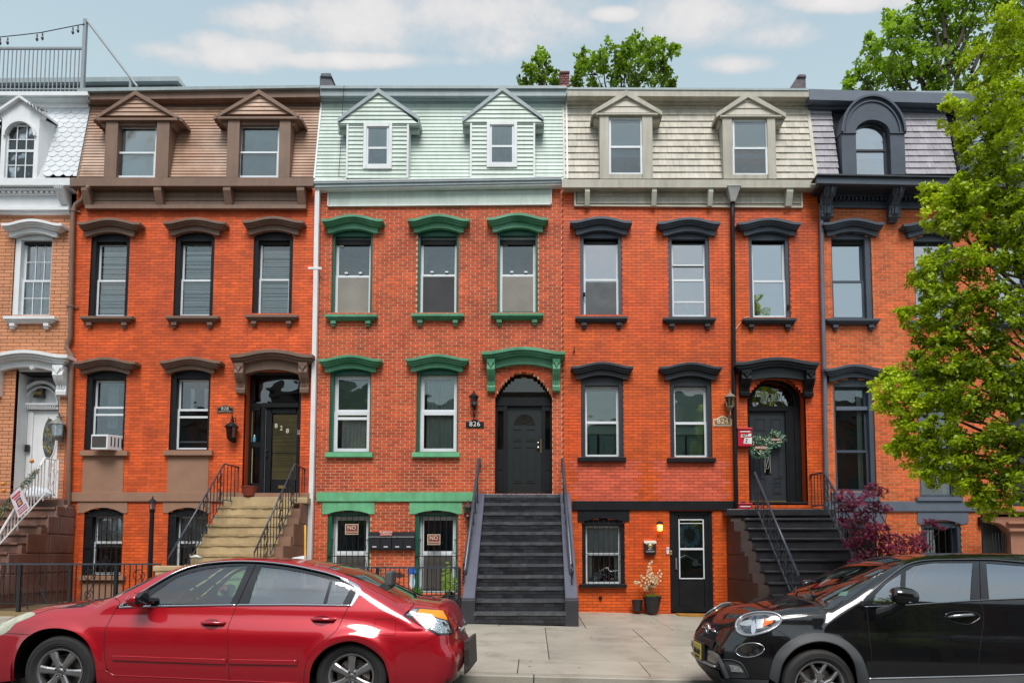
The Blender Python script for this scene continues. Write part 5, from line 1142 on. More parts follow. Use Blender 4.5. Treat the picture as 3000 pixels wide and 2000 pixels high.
  mo.build('arch_moulding', NAVY, d)
  w = .035; zm = (zg+zb)/2
  g = M()
  for i in range(n):
   t0, t1 = math.pi*i/n, math.pi*(i+1)/n
   a, b, c_, d_ = fo_(t0,ra,zg), fo_(t1,ra,zg), fo_(t1,ra-w,zg-w), fo_(t0,ra-w,zg-w)
   g.hexa([(a[0],Ya+.15,a[1]),(d_[0],Ya+.15,d_[1]),(c_[0],Ya+.15,c_[1]),(b[0],Ya+.15,b[1]),(a[0],Ya+.2,a[1]),(d_[0],Ya+.2,d_[1]),(c_[0],Ya+.2,c_[1]),(b[0],Ya+.2,b[1])])
  g.box(c-ra,c-ra+w,Ya+.15,Ya+.2,zb,zs); g.box(c+ra-w-.04,c+ra,Ya+.15,Ya+.2,zb,zs); g.box(c-ra+w,c+ra-w,Ya+.14,Ya+.19,zm-.025,zm+.025)
  g.build('sash', CHAR, d)
  poly = lambda: [(c-ra+w, zb), (c+ra-w, zb)]+[(c+(ra-w)*math.cos(math.pi*i/16), zs+(zg-w-zs)*math.sin(math.pi*i/16)) for i in range(17)]
  g = M(); g.prism(poly(), Ya+.17, Ya+.174); g.build('pane', GLU, d); g = M(); g.prism(poly(), Ya+.26, Ya+.265); g.build('window_shade', shd, d)
  return arch_open(A-.02, B+.02, -5, 30, 30)
 c1 = arch_dormer(2559, 281, 95, 511, mat('sky_blue_reflection', (.62,.86,.98), .8, var=.1)); c2 = arch_dormer(2904, 290, 95, 518, MATS['sky_blue_reflection'])  # sky-blue sheets behind the arched panes stand in for reflected sky
 siding(H, xl, X1, 318, 511, 11, SLAT, [c1, c2], name='slate', widths=(.10,.17), gap=.003, proud=.028)
 for (ya, yb, Yf, m_) in ((261,292,16.0,NAVYL), (292,318,16.2,NAVY)):
  g = M(); g.pr([(2371,ya),(3120,ya+22),(3120,yb+20),(2371,yb)], Yf, 16.6); g.build('roof_fascia', m_, H)
 g = M(); x = xl; g.hexa([(x-.02,15.89,ZM0-.05),(x+.02,15.89,ZM0-.05),(x+.02,16.30,ZM1),(x-.02,16.30,ZM1),(x-.02,16.0,ZM0-.05),(x+.02,16.0,ZM0-.05),(x+.02,16.4,ZM1),(x-.02,16.4,ZM1)]); g.build('corner_trim', MATS['cream_trim'], H)
 ops.append(op_px(2960, 3090, 1100, 1160, 1480))
 g = M(); g.rc(2960,1090,3092,1480,F+.35,F+.4); g.build('door', CHAR, H)
 hood(H, 2925,3130,1070,14,2945,3110,1118,12, NAVY, proj=1.35, tb=24, name='door_hood')
 brickwork(H, X0+.004, X1-.004, -.5, P(1300,600)[1]+.03, ops, B822, M822, phase=.08, joint=.014)
 backing(H, X0, X1); shell(H, X0, X1, ZTOP-.05, -.5)
 pts = [w3(2424,552,F-.25), w3(2412,572,F-.14), w3(2406,620,F-.09), w3(2408,800,F-.09), w3(2415,1080,F-.09), w3(2423,1500,F-.09), w3(2430,1745,F-.09)]
 downspout(H, pts, .05, NAVYL)
 return H
H822 = house822()
# 830
def house830():
 H = thing('row_house', 'tan painted brick row house with white fish-scale mansard and white arched doorway', 'house', (XB[0]+3, F, .2), 'row houses along the street')
 X0, X1 = XB[0], XB[1]; ops = []
 a,b,t,sp,h,s,m = 38,149,694,702,710,924,816
 ops.append(op_px(a,b,688,700,s))
 w, _ = sash_window(H, a,b,688,700,h,s,m, WHT, .13, WFR, sw=.05, grid=(3,2), gl=GL, cont=[('curtain', .05,.42, h, m, mat('blue_net', (.62,.70,.88), .8)), ('curtain', .45,.98, h, m, mat('lilac_net', (.72,.72,.84), .8)), ('curtain', .05,.98, m, s, LACE), ('back',640,960,DARK,.3)], rightw=.03)
 hood(w, 2,180.5,653.5,13,25,166,694,13, WHT); sill(H, 8,159,925,945,WHT, br=True)
 ops.append(op_px(38, 169, 1080, 1080, 1470, win=False)); Yd = F+.42
 Xa, Xb = P(38,1300)[0], P(169,1300)[0]; Zb = P(100,1466)[1]; Zt = P(100,1085)[1]
 g = M(); g.box(Xa-.05,Xa,F+.1,Yd+.1,Zb,Zt+.1); g.box(Xb,Xb+.05,F+.1,Yd+.1,Zb,Zt+.1); g.box(Xa,Xb,F+.05,Yd+.1,Zt,Zt+.1); g.build('door_reveal', WHT, H)
 f = M(); f.rc(36,1085,190,1470,Yd+.1,Yd+.16); f.rc(38,1085,52,1470,Yd-.04,Yd+.1); f.rc(60,1178,72,1470,Yd-.02,Yd+.1); f.rc(76,1202,92,1470,Yd-.0,Yd+.1)
 eo = f.build('entrance', WHT, H)
 g = M(); cx, cz = P(124,1185,Yd)
 for (R, r_, dp) in ((.52,.46,.09), (.40,.37,.05)):
  for i in range(20):
   t0, t1 = math.pi*i/20, math.pi*(i+1)/20
   q = lambda t, rr: (cx-rr*math.cos(t), cz+rr*1.08*math.sin(t)); a_, b_, c_, d_ = q(t0,R), q(t1,R), q(t1,r_), q(t0,r_)
   g.hexa([(a_[0],Yd-dp,a_[1]),(d_[0],Yd-dp,d_[1]),(c_[0],Yd-dp,c_[1]),(b_[0],Yd-dp,b_[1]),(a_[0],Yd+.1,a_[1]),(d_[0],Yd+.1,d_[1]),(c_[0],Yd+.1,c_[1]),(b_[0],Yd+.1,b_[1])])
 g.rc(62,1180,170,1186,Yd-.1,Yd+.1); g.rc(66,1186,170,1198,Yd-.06,Yd+.1)
 g.build('arch_moulding', WHT, eo)
 for k in range(16): g = M(); g.rc(68+k*6,1188,71+k*6,1193,Yd-.09,Yd-.05); g.build('dentil', WHT, eo)
 g = M(); p = [P(98,1164,Yd),P(126,1164,Yd),P(126,1128,Yd),P(112,1140,Yd),P(103,1152,Yd)]; g.prism(p, Yd-.02, Yd+.09); g.build('transom_pane', mat('dark_pane', (.03,.025,.02), .2), eo)
 lettering('830', .10, *(lambda q: (q[0], Yd-.025, q[1]))(P(113,1152,Yd)), mat('gold_numeral', (.6,.38,.08), .4), eo, 'door_numeral')
 d = M(); d.rc(92,1203,170,1466,Yd+.03,Yd+.08); dr = d.build('door', WHT, H)
 ox, oz = P(143,1283,Yd); g = M(); el = lambda k, e=0: [(ox+(.175-e)*math.cos(t*.2618), oz+(.50-e)*math.sin(t*.2618)) for t in range(24)]
 g.prism(el(0), Yd+.01, Yd+.04); g.build('oval_frame', WHT, dr, bevel=.006); g = M(); g.prism(el(0,.03), Yd-.0, Yd+.012); g.build('oval_glass', mat('smoky_leaded_glass', (.05,.055,.06), .15, var=.8, vs=9, dirt=(.2,.25,.25), dirtamt=.8, dirts=9), dr)
 g = M()
 for k in range(9):
  y0 = oz-.42+k*.10; x0 = ox+.08*math.sin(k*2.1)
  g.tube([(x0,Yd-.006,y0),(x0+.07*math.cos(k*1.7),Yd-.006,y0+.06),(ox+.03*math.sin(k*3),Yd-.006,y0+.13)], .006, 4)
 for sx in (-1,1): g.tube([(ox,Yd-.006,oz-.35),(ox+sx*.09,Yd-.006,oz-.1),(ox+sx*.03,Yd-.006,oz+.12),(ox+sx*.10,Yd-.006,oz+.33)], .006, 4)
 g.build('gold_leading', mat('gold_leading', (.55,.42,.10), .35, metal=.6), dr)
 g = M(); g.rc(72,1302,83,1322,Yd-.07,Yd-.02); g.build('door_handle', IRON, dr); g = M(); g.rc(53,1278,58,1316,Yd-.07,Yd-.03); g.build('mezuzah_strip', MATS['brass'], eo);
 g = M(); g.rc(0,1458,200,1466,F-.06,F+.5); g.build('threshold', BSTONEL, H)
 hd = hood(H, -60,196,1038,14,-40,186,1094,20, WHT, proj=1.35, tb=26, name='door_hood')
 console(hd, 162,192,1073,1158, WHT, .28); console(hd, -36,-6,1073,1158, WHT, .28)
 g = M(); x, z = P(96,1077,F-.1); g.lathe([(.001,.05),(.05,.045),(.06,.02),(.07,0)], (x,F-.1,z), 16, axis='y'); g.build('rosette', WHT, hd)
 ops.append(arch_open(X0-1, P(-560,900)[0], -5, 30, 30))
 brickwork(H, X0, X1-.004, -.2, P(1300,628)[1]+.03, ops, B830, M830, phase=.02, L=.40 if False else .30, H=.083, joint=.012, maxind=220)
 g = M(); g.pr([(-700,522),(204,521),(204,543),(-700,543)], F-.27, F-.2); g.build('cornice', WHT, H, bevel=.01)
 g = M(); g.pr([(-700,543),(200,543),(200,549),(-700,549)], F-.21, F+.1); g.build('soffit', WHT, H)
 g = M(); g.pr([(-700,612),(202,608),(202,546),(-700,549)], F-.05, F+.05); fo = g.build('frieze', WHT, H)
 px = -60
 while px < 160: g = M(); g.rc(px, 555, px+9, 564, F-.16, F-.04); g.build('dentil', WHT, fo); px += 16
 g = M(); g.rc(-700,552,166,555,F-.2,F); g.rc(-700,565,166,569,F-.12,F); g.build('frieze_moulding', WHT, fo)
 g = M(); g.pr([(-700,608),(200,606),(200,614),(-700,616)], F-.16, F+.0); g.pr([(-700,616),(203,614),(203,625),(-700,627)], F-.10, F+.02); g.build('cornice_moulding', WHT, H)
 X_0, X_1 = P(168,570,F-.2)[0], P(190,570,F-.2)[0]; zt = P(100,543,F-.3)[1]; zb = P(100,600,F-.05)[1]; g = M(); g.prismx([(F,zt),(F-.34,zt),(F-.32,zt-.08),(F-.1,zb),(F,zb)], X_0, X_1)
 for k in range(3): xx = X_0+(X_1-X_0)*(.15+.3*k); g.hexa([(xx,F-.13,zb),(xx+.02,F-.13,zb),(xx+.02,F-.36,zt-.03),(xx,F-.36,zt-.03),(xx,F-.0,zb),(xx+.02,F,zb),(xx+.02,F-.2,zt-.03),(xx,F-.2,zt-.03)])
 g.build('cornice_bracket', WHT, H)
 xr = P(228,500,YM)[0]
 for (ya, yb, Yf) in ((268,279,16.02), (279,290,16.08), (290,313,16.24)):
  g = M(); g.pr([(-700,ya),(256,ya),(258,yb),(-700,yb)], Yf, 16.7); g.build('roof_fascia', WHT if ya != 279 else mat('grey_white', (.5,.55,.56), .5), H)
 TW = mat('white_tile', (.66,.69,.73), .55, var=.05, tint=True, tintamt=.06, dirt=(.5,.52,.53), dirtamt=.4)
 hh = .135; w_ = .235; z = ZM0+.02; r = 0
 xL = P(112,440,15.8)[0]
 tiles = M()
 while z < ZM1-.02:
  x = X0+.02-(r%2)*w_/2
  while x < xr-.02:
   a_, b_ = x+.003, min(x+w_-.003, xr)
   if b_-a_ > .05 and a_ > X0 and not (-11.9-1.15 < a_ < xL-2*w_):
    y0, y1 = YM(0,z)-.016, YM(0,z+hh*1.6)-.004; c_ = (a_+b_)/2
    pts = [(c_-.045,z-.0),(c_+.045,z-.0),(b_,z+.055),(b_,z+hh*1.5),(a_,z+hh*1.5),(a_,z+.055)]
    g = M(); n = len(pts); yy = [y0+(y1-y0)*((q[1]-z)/(hh*1.5)) for q in pts]
    g.add([(q[0],y,q[1]) for q, y in zip(pts,yy)]+[(q[0],y+.02,q[1]) for q, y in zip(pts,yy)], [list(range(n)), list(range(2*n-1,n-1,-1))]+[(i,n+i,n+(i+1)%n,(i+1)%n) for i in range(n)], tint=random.random()*.9+.05)
    g.build('roof_tile', TW, H)
   x += w_
  z += hh; r += 1
 Ya = 15.82; g = M(); A, B = P(-45,440,Ya)[0], P(118,440,Ya)[0]; c = P(57,440,Ya)[0]; zs, zg, zb, zt = P(57,400,Ya)[1], P(57,359,Ya)[1], P(57,523,Ya)[1], P(57,290,Ya)[1]; ra = P(99,440,Ya)[0]-c
 B = P(112,440,Ya)[0]; A = 2*c-B; xe = P(128,340,Ya)[0]-c; ze = P(57,338,Ya)[1]
 n = 16; inner = [(c+ra*math.cos(math.pi*i/n), zs+(zg-zs)*math.sin(math.pi*i/n)) for i in range(n+1)]
 half = [(B,zb),(B,ze-.1),(c+xe,ze),(c,zt),(c-xe,ze),(A,ze-.1),(A,zb),(c-ra,zb)]+inner[::-1]+[(c+ra,zb)]
 g.prism(half, Ya, Ya+.12); dmo = g.build('dormer', WHT, H)
 for sx in (-1, 1):
  g = M(); g.hexa([(c+sx*(B-c-.0),Ya+.0,zb),(c+sx*(B-c+.20),16.05,zb),(c+sx*(xe+.09),16.35,ze),(c+sx*(B-c),Ya,ze-.05),(c+sx*(B-c-.05),Ya+.1,zb),(c+sx*(B-c+.1),16.15,zb),(c+sx*(xe-.02),16.45,ze),(c+sx*(B-c-.05),Ya+.1,ze)]); g.build('dormer_cheek', WHT, dmo, fixn=True)
  g = M(); p = [(c,Ya-.10,zt+.04),(c+sx*(xe+.05),Ya-.10,ze+.02),(c+sx*(xe+.05),Ya-.10,ze-.04),(c,Ya-.10,zt-.03),(c,16.4,zt+.04),(c+sx*(xe+.1),16.4,ze+.06),(c+sx*(xe+.1),16.4,ze),(c,16.4,zt-.03)]
  g.hexa(p); g.build('dormer_roof', WHT, dmo, fixn=True)
 g = M();
 for k in range(7): t = k/6; g.tube([(c+.24+.43*t,Ya-.13,ze+.22-.17*t+.01*math.sin(k*2)),(c+.27+.43*t,Ya-.15,ze+.15-.17*t)], .018, 5)
 g.build('peeling_flashing', mat('weathered_grey', (.16,.16,.16), .8, var=.4, vs=12), dmo)
 for R, rr, dp in ((ra+.05, ra, .05),):
  g = M()
  for i in range(n):
   t0, t1 = math.pi*i/n, math.pi*(i+1)/n; q = lambda t, r_, zz: (c+r_*math.cos(t), zs+(zz-zs)*math.sin(t)); a_, b_, c_, d_ = q(t0,R,zg+.05), q(t1,R,zg+.05), q(t1,rr,zg), q(t0,rr,zg)
   g.hexa([(a_[0],Ya-dp,a_[1]),(b_[0],Ya-dp,b_[1]),(c_[0],Ya-dp,c_[1]),(d_[0],Ya-dp,d_[1]),(a_[0],Ya,a_[1]),(b_[0],Ya,b_[1]),(c_[0],Ya,c_[1]),(d_[0],Ya,d_[1])])
  g.build('arch_moulding', WHT, dmo, fixn=True)
 zm = (zg+zb)/2+.02; w = .035; xa, xb = c-ra, c+ra
 g = M(); g.box(xa,xa+w,Ya+.05,Ya+.1,zb,zs+.05); g.box(xb-w,xb,Ya+.05,Ya+.1,zb,zs+.05); g.box(xa+w,xb-w,Ya+.05,Ya+.1,zm-.03,zm+.03); g.box(xa+.05,xb-.05,Ya+.05,Ya+.1,zg-.07,zg-.03)
 for i in (1,2): xx = xa+(xb-xa)*i/3; g.box(xx-.011,xx+.011,Ya+.055,Ya+.09,zb,zg)
 for z_ in (zb+(zm-zb)*.5, zm+(zg-zm)*.42): g.box(xa+w,xb-w,Ya+.056,Ya+.088,z_-.011,z_+.011)
 g.build('sash', WFR, dmo)
 poly = [(xa+.01,zb),(xb-.01,zb)]+[(c+(ra-.01)*math.cos(math.pi*i/n), zs+(zg-zs)*math.sin(math.pi*i/n)) for i in range(n+1)]
 g = M(); g.prism(poly, Ya+.075, Ya+.078); g.build('pane', GL, dmo); g = M(); g.prism(poly, Ya+.16, Ya+.165); g.build('window_shade', mat('mauve_shade', (.42,.26,.33), .8, var=.2, vs=3), dmo)
 g = M(); x0, z0 = P(60,505,Ya+.1); g.prism([(x0-.28,zb),(x0+.22,zb),(x0+.22,zb+.42),(x0,zb+.55),(x0-.28,zb+.46)], Ya+.12, Ya+.15); g.build('bed_headboard', mat('pale_teal_board', (.42,.55,.55), .7, var=.2, vs=5), dmo)
 backing(H, X0, X1); shell(H, X0, X1, ZTOP-.12, -.2)
 return H
H830 = house830()
# front stoops
def stoop(label, xpx0, xpx1, ytop, Y0, nst, tread, riser, sm, side=None, nose=.03, nos_h=.045, rough=0, ground=None, name='front_stoop', blockwall=True, rsm=None):
 Xa, ztop = P(xpx0, ytop, Y0); Xb = P(xpx1, ytop, Y0)[0]
 T = thing(name, label, 'steps', ((Xa+Xb)/2, Y0-1.4, GZ((Xa+Xb)/2, Y0-1.4)), 'front stoops of the row houses')
 L = M(); L.box(Xa, Xb, Y0, F+.0-.002, ztop-.4, ztop); L.box(Xa, Xb, Y0+.06, F-.002, -.6, ztop-.4); L.build('landing', sm, T, bevel=.008)
 for k in range(nst):
  z = ztop-(k+1)*riser; y1 = Y0-k*tread; y0 = y1-tread
  g = M(); n = 14; e = nose
  if rough:
   fr = [(Xa-.015+(Xb-Xa+.03)*i/n, y0-e+random.uniform(-rough, rough)) for i in range(n+1)]
   vs = [];
   for (x, y) in fr: vs += [(x,y,z+random.uniform(-.4,.1)*rough),(x,y+.008,z-nos_h+random.uniform(-.5,.5)*rough),(x,y1+.01,z),(x,y1+.01,z-nos_h)]
   fs = []
   for i in range(n): a = i*4; b = a+4; fs += [(a,a+1,b+1,b),(a+2,a,b,b+2),(a+1,a+3,b+3,b+1)]
   fs += [(0,2,3,1),(n*4,n*4+1,n*4+3,n*4+2)]
   g.add(vs, fs)
  else: g.box(Xa-.015, Xb+.015, y0-e, y1+.01, z-nos_h, z)
  g.box(Xa, Xb, y0, y1+.02, z-riser-.02, z-nos_h, 1)
  g.build('step', [sm, rsm or sm], T, bevel=0 if rough else .012)
 return T, Xa, Xb, ztop
def rail_line(a, b, t): return tuple(a[i]+(b[i]-a[i])*t for i in range(3))
def iron_rail(T, top, bot, landing_back, h, m_, name='railing', scroll=True, bars=16, r=.018, ret=None, hm=None, lowoff=None):
 """top/bot: handrail end points; balusters drop h to a lower rail"""
 g = M(); g.tube([bot, top] + ([ret] if ret else []), r, 8); o = g.build(name, hm or m_, T, smooth=True)
 l = M(); lo = lambda p: (p[0], p[1], p[2]-h); l.tube([lo(bot), lo(top)] + ([lo(ret)] if ret else []), r*.7, 6); l.build('lower_rail', hm or m_, o)
 bm_ = M()
 for k in range(bars+1):
  t = k/bars; p = rail_line(bot, top, t); q = M(); q.box(p[0]-.007, p[0]+.007, p[1]-.007, p[1]+.007, p[2]-h-(.14 if k in (0, bars) else 0), p[2]); q.build('baluster', m_, o)
 if ret:
  for k in range(1, 5):
   p = rail_line(top, ret, k/4); q = M(); q.box(p[0]-.007, p[0]+.007, p[1]-.007, p[1]+.007, p[2]-h-(.14 if k==4 else 0), p[2]); q.build('baluster', m_, o)
  q = M(); x, y, z = ret; q.tube([(x,y,z),(x-.0,y+.02,z-.05),(x,y+.05,z-.04)], r, 6); q.build('rail_scroll', m_, o)
 if scroll:
  for t0 in ((.2, .5, .8) if scroll is True else scroll):
   p = rail_line(bot, top, t0+.5/bars); s = M(); d = (Vector(top)-Vector(bot)); d.z = 0; d.normalize(); ex = Vector((d.x, d.y, 0))
   sl = (top[2]-bot[2])/max(.01, (Vector(top)-Vector(bot)).to_2d().length)
   for sg in (-1, 1):
    for zc in (.25, .5, .75):
     pts = []
     for k in range(14):
      a = k*.55; rr = .052*(1-k/18); u = sg*(.055-rr*math.cos(a)); w = rr*math.sin(a)
      pts.append((p[0]+ex.x*u, p[1]+ex.y*u-.004, p[2]-h*zc+w+sl*u))
     s.tube(pts, .006, 4)
    s.tube([(p[0],p[1],p[2]-.02),(p[0]+ex.x*sg*.05,p[1]+ex.y*sg*.05,p[2]-h*.3),(p[0],p[1],p[2]-h*.5),(p[0]+ex.x*sg*.05,p[1]+ex.y*sg*.05,p[2]-h*.7),(p[0],p[1],p[2]-h+.02)], .006, 4)
   s.build('scrollwork', m_, o)
 return o
TS828, xa, xb, zt = stoop('tan stone front steps with rough worn nosings between blue-black iron railings', 654, 864, 1455, 15.78, 11, .235, .215, TSTONE, rough=.012, nos_h=.055)
g = M(); w_ = M()
Xr = xb; yb = 15.78
for k in range(6):
 y0 = yb-.47*(k+1)+.1; zz = zt-.16-.43*k
 pass
side = [(F-.003, -.5), (F-.003, zt-.16), (15.72, zt-.16)]
for k in range(11): side += [(15.78-k*.235-.02, zt-(k+1)*.215-.06), (15.78-(k+1)*.235-.0, zt-(k+1)*.215-.06)]
side += [(side[-1][0], -.5)]
g = M(); g.prismx(side, xb-.002, xb+.26); g.build('side_wall', mat('side_brownstone', (.24,.13,.085), .6, var=.2, vs=2, fs=60, bump=.5, dirt=(.12,.06,.04), dirtamt=.6), TS828)
g = M(); g.box(xb-.01, xb+.34, 15.60, F-.003, zt-.16, zt-.02); g.build('coping', TSTONE, TS828, bevel=.02)
for (za, zb_, ya) in ((zt-.62, zt-.18, 15.35), (zt-1.1, zt-.64, 14.95), (zt-1.6, zt-1.12, 14.35)):
 g = M(); g.box(xb+.255, xb+.275, ya, F-.01, za, zb_); g.build('stone_block', MATS['side_brownstone'], TS828, bevel=.008)
def rail_for(T, tpx, bpx, Yt, Yb, h, m_, hm, ret=None, **k):
 t = w3(*tpx, Yt); b = w3(*bpx, Yb); r = w3(*ret, Yt+.55) if ret else None
 return iron_rail(T, t, b, None, h, m_, hm=hm, ret=r, **k)
rail_for(TS828, (657,1358), (492,1636), 15.45, 13.35, .80, IRON, IRONB, ret=(699,1368), bars=15, scroll=(.3,.62,.9))
rail_for(TS828, (863,1358), (745,1618), 15.45, 13.75, .80, IRON, IRONB, ret=(893,1374), bars=13, scroll=(.25,.6,.9))
STEPR = mat('dark_riser', (.017,.018,.022), .45, var=.3, vs=6, fs=40, bump=.7, bdist=.01)
TS826, xa6, xb6, zt6 = stoop('wet black painted brick steps with grey-blue cheek walls up to the door numbered 826', 1421, 1640, 1446, 15.78, 11, .235, .222, mat('highlit_wet_nosing', (.085,.09,.105), .2, var=.35, vs=6, fs=24, bump=.9, bdist=.012), rsm=STEPR, rough=.007, nos_h=.07, nose=.035)  # nosing colour lightened to paint in the highlight along the step edges
def cheek(x0, x1, nm):
 zb = GZ(0,13.2); g = M()
 prof = [(F-.003,-.5),(F-.003,zt6+.0),(15.80,zt6+.02),(13.22,zb+.50),(13.20,zb+.46),(13.20,-.5)]
 g.prismx(prof, x0, x1); g.build('cheek_wall', CHK, TS826, bevel=.012)
 p = M(); p.prismx([(13.28,-.5),(13.28,zb+.54),(13.17,zb+.47),(13.165,-.5)], x0-.012, x1+.012); p.build('cheek_pedestal', mat('grey_black_render', (.035,.035,.045), .45, var=.2, fs=70, bump=.5), TS826, bevel=.012)
cheek(xa6-.24, xa6-.005, 'l'); cheek(xb6+.005, xb6+.24, 'r')
RB_ = mat('painted_riser_brick', (.026,.028,.034), .35, var=.25, vs=8, fs=40, bump=.6, tint=True, tintamt=.5)
for k in range(12):
 z1 = zt6-k*.222-(.0 if k else .0)-.075; y = 15.78-k*.235-.004;
 if k == 0: y = 15.78-.003
 for row in range(2):
  zc = z1-.036-row*.072; off = .1*(row+k); x = xa6-.1+(off%.2)
  while x < xb6-.02:
   a, b = max(x, xa6+.004), min(x+.19, xb6-.004)
   if b-a > .04: g = M(); g.box(a, b, y-.006, y+.01, zc-.031, zc+.031, tint=random.random()*.9+.05); g.build('riser_brick', RB_, TS826)
   x += .2
for (tx, bx, cx) in (((1404,1344),(1362,1668),-.5), ((1648,1344),(1674,1672),.5)):
 t = w3(*tx, 15.75); b = w3(*bx, 13.75)
 g = M(); zc = lambda y: zt6+.02-(15.80-y)*(zt6+.02-(GZ(0,13.2)+.50))/2.58
 end = (b[0], b[1]-.02, b[2]-.10)
 g.tube([(t[0],t[1]+.2,t[2]-.16),(t[0],t[1]+.02,t[2]-.02),t, rail_line(t,b,.5), b, end], [.03,.035,.038,.038,.05,.045], 10); rl = g.build('railing', IRONB, TS826, smooth=True)
 for k, tt in enumerate((.12,.27,.42,.57,.72,.86,.99)):
  p = rail_line(t, b, tt); z0 = zc(p[1]); q = M()
  for ph in (0, math.pi): q.tube([(p[0]+.012*math.cos(ph+s_*1.1), p[1]+.012*math.sin(ph+s_*1.1), z0+(p[2]-z0)*s_/16) for s_ in range(17)], .010, 5)
  q.build('twisted_baluster', IRON, rl)
 q = M(); x0 = b[0]
 for ph in (0, math.pi): q.tube([(x0+.014*math.cos(ph+s_*1.1), 13.5+.014*math.sin(ph+s_*1.1), zc(13.5)+.42*s_/16) for s_ in range(17)], .012, 5)
 q.build('twisted_baluster', IRON, rl)
TS824, xa4, xb4, zt4 = stoop('dark stone front steps with ornate cast iron railings beside the red mailboxes', 2171, 2428, 1490, 15.7, 10, .25, .225, STEPS2, nos_h=.05, nose=.045)
g = M(); sd_ = [(F-.003,-.6),(F-.003,zt4-.12),(15.70,zt4-.12)]
for k in range(10): sd_ += [(15.70-k*.25-.03, zt4-(k+1)*.225-.06), (15.70-(k+1)*.25, zt4-(k+1)*.225-.06)]
sd_ += [(sd_[-1][0], -.6)]
g.prismx(sd_, xa4-.24, xa4+.002); g.build('side_wall', mat('dark_brownstone', (.042,.024,.02), .5, var=.2, vs=2, fs=60, bump=.6), TS824)
g = M(); g.prismx(sd_, xb4-.002, xb4+.1); g.build('side_wall', MATS['dark_brownstone'], TS824)
g = M(); g.box(xa4-.34, xb4+.12, 15.62, F-.004, zt4-.16, zt4-.0); g.build('coping', STEPS2, TS824, bevel=.02)
for (za, zb_, ya) in ((zt4-1.02, zt4-.52, 14.9), (zt4-1.55, zt4-1.05, 14.4), (zt4-2.1, zt4-1.58, 13.8)):
 g = M(); g.box(xa4-.262, xa4-.235, ya, F-.01, za, zb_); g.build('stone_block', MATS['dark_brownstone'], TS824, bevel=.01)
ORN = mat('wet_cast_iron', (.03,.032,.04), .22, var=.2, fs=50, bump=.2)
rail_for(TS824, (2211,1383), (2340,1686), 15.4, 13.4, .72, ORN, IRONB, bars=13, scroll=(.1,.26,.42,.58,.74,.9), r=.026)
rail_for(TS824, (2414,1383), (2562,1640), 15.4, 13.5, .72, ORN, IRONB, ret=(2376,1390), bars=13, scroll=(.1,.26,.42,.58,.74,.9), r=.026)
TS830, xa0, xb0, zt0 = stoop('brownstone front steps with a white iron railing at the far left', -190, 187, 1462, 15.75, 11, .27, .20, BSTONE, nos_h=.05, nose=.04)
g = M(); s0 = [(F-.003,-.4),(F-.003,zt0-.12),(15.75,zt0-.12)]
for k in range(11): s0 += [(15.75-k*.27-.03, zt0-(k+1)*.20-.055), (15.75-(k+1)*.27, zt0-(k+1)*.20-.055)]
s0 += [(s0[-1][0],-.4)]
g.prismx(s0, xb0-.002, xb0+.10); g.build('side_wall', BSTONE, TS830)
z = zt0-.16;
for k, (hh_, ya) in enumerate(((.24,15.35),(.40,15.1),(.42,14.5),(.42,14.0),(.42,13.4))):
 cuts_ = [ya, ya+(F-ya)*.45, F-.01]
 for a, b in zip(cuts_[:-1], cuts_[1:]):
  g = M(); g.box(xb0+.095, xb0+.125, a+.01, b-.01, z-hh_+.012, z-.012); g.build('stone_block', BSTONE, TS830, bevel=.014)
 z -= hh_
t = w3(132,1340,15.3); b = w3(-30,1610,13.9)
def W830():
 g = M(); g.tube([b, t, w3(178,1350,15.75)], .022, 6); o = g.build('railing', WIRON, TS830)
 b2 = w3(-30,1625,13.9); t2 = w3(133,1444,15.3); g = M(); g.tube([b2, t2, w3(168,1450,15.75)], .016, 6); g.build('lower_rail', WIRON, o)
 for k in range(17):
  tt = k/16; p = rail_line(b,t,tt); q = rail_line(b2,t2,tt); g = M(); g.box(p[0]-.009,p[0]+.009,p[1]-.009,p[1]+.009,q[2]-(.17 if k in (8,16) else 0),p[2]); g.build('baluster', WIRON, o)
 for px, w_ in ((142,.028),(150,.01),(160,.01),(172,.022)):
  x = P(px,1400,15.55)[0]; g = M(); g.box(x-w_,x+w_,15.5,15.53,P(px,1458,15.5)[1],P(px,1346,15.5)[1]); g.build('baluster', WIRON, o)
 g = M(); cx, cz = P(157,1367,15.5)
 g.tube([(cx+.05*math.cos(a)*(1-a/14), 15.49, cz+.09*math.sin(a)*(1-a/14)) for a in [k*.5 for k in range(20)]], .008, 5); g.tube([(cx+.09*math.cos(a), 15.49, cz-.28+.2*math.sin(a)) for a in [k*.5 for k in range(10)]], .008, 5); g.tube([(cx-.06,15.49,cz-.5),(cx+.02,15.49,cz-.3),(cx+.1,15.49,cz-.08)], .008, 5)
 g.build('scrollwork', WIRON, o)
W830()
g = M(); n = 60
for k in range(1500):
 tt = random.random(); p = rail_line(w3(-60,1575,13.8), w3(112,1372,15.1), tt); rr = (.085+.05*math.sin(tt*23)**2)*(.6+.5*(1-tt)); a = random.random()*6.283; r = rr*math.sqrt(random.random())
 x, y, z = p[0]+r*math.cos(a), p[1]-.03+r*.5*math.sin(a), p[2]+r*math.sin(a)-.02; d = Vector((random.gauss(0,1),random.gauss(0,1),random.gauss(0,1))).normalized()*.055; e = d.orthogonal().normalized()*.006
 g.add([(x,y,z),(x+d.x*.5+e.x,y+d.y*.5+e.y,z+d.z*.5+e.z),(x+d.x,y+d.y,z+d.z),(x+d.x*.5-e.x,y+d.y*.5-e.y,z+d.z*.5-e.z)], [(0,1,2,3)], int(random.random()*1.25))
GARM = [mat('garland_needles', (.015,.09,.06), .6, var=.4, vs=20), mat('garland_gold', (.5,.28,.04), .4)]
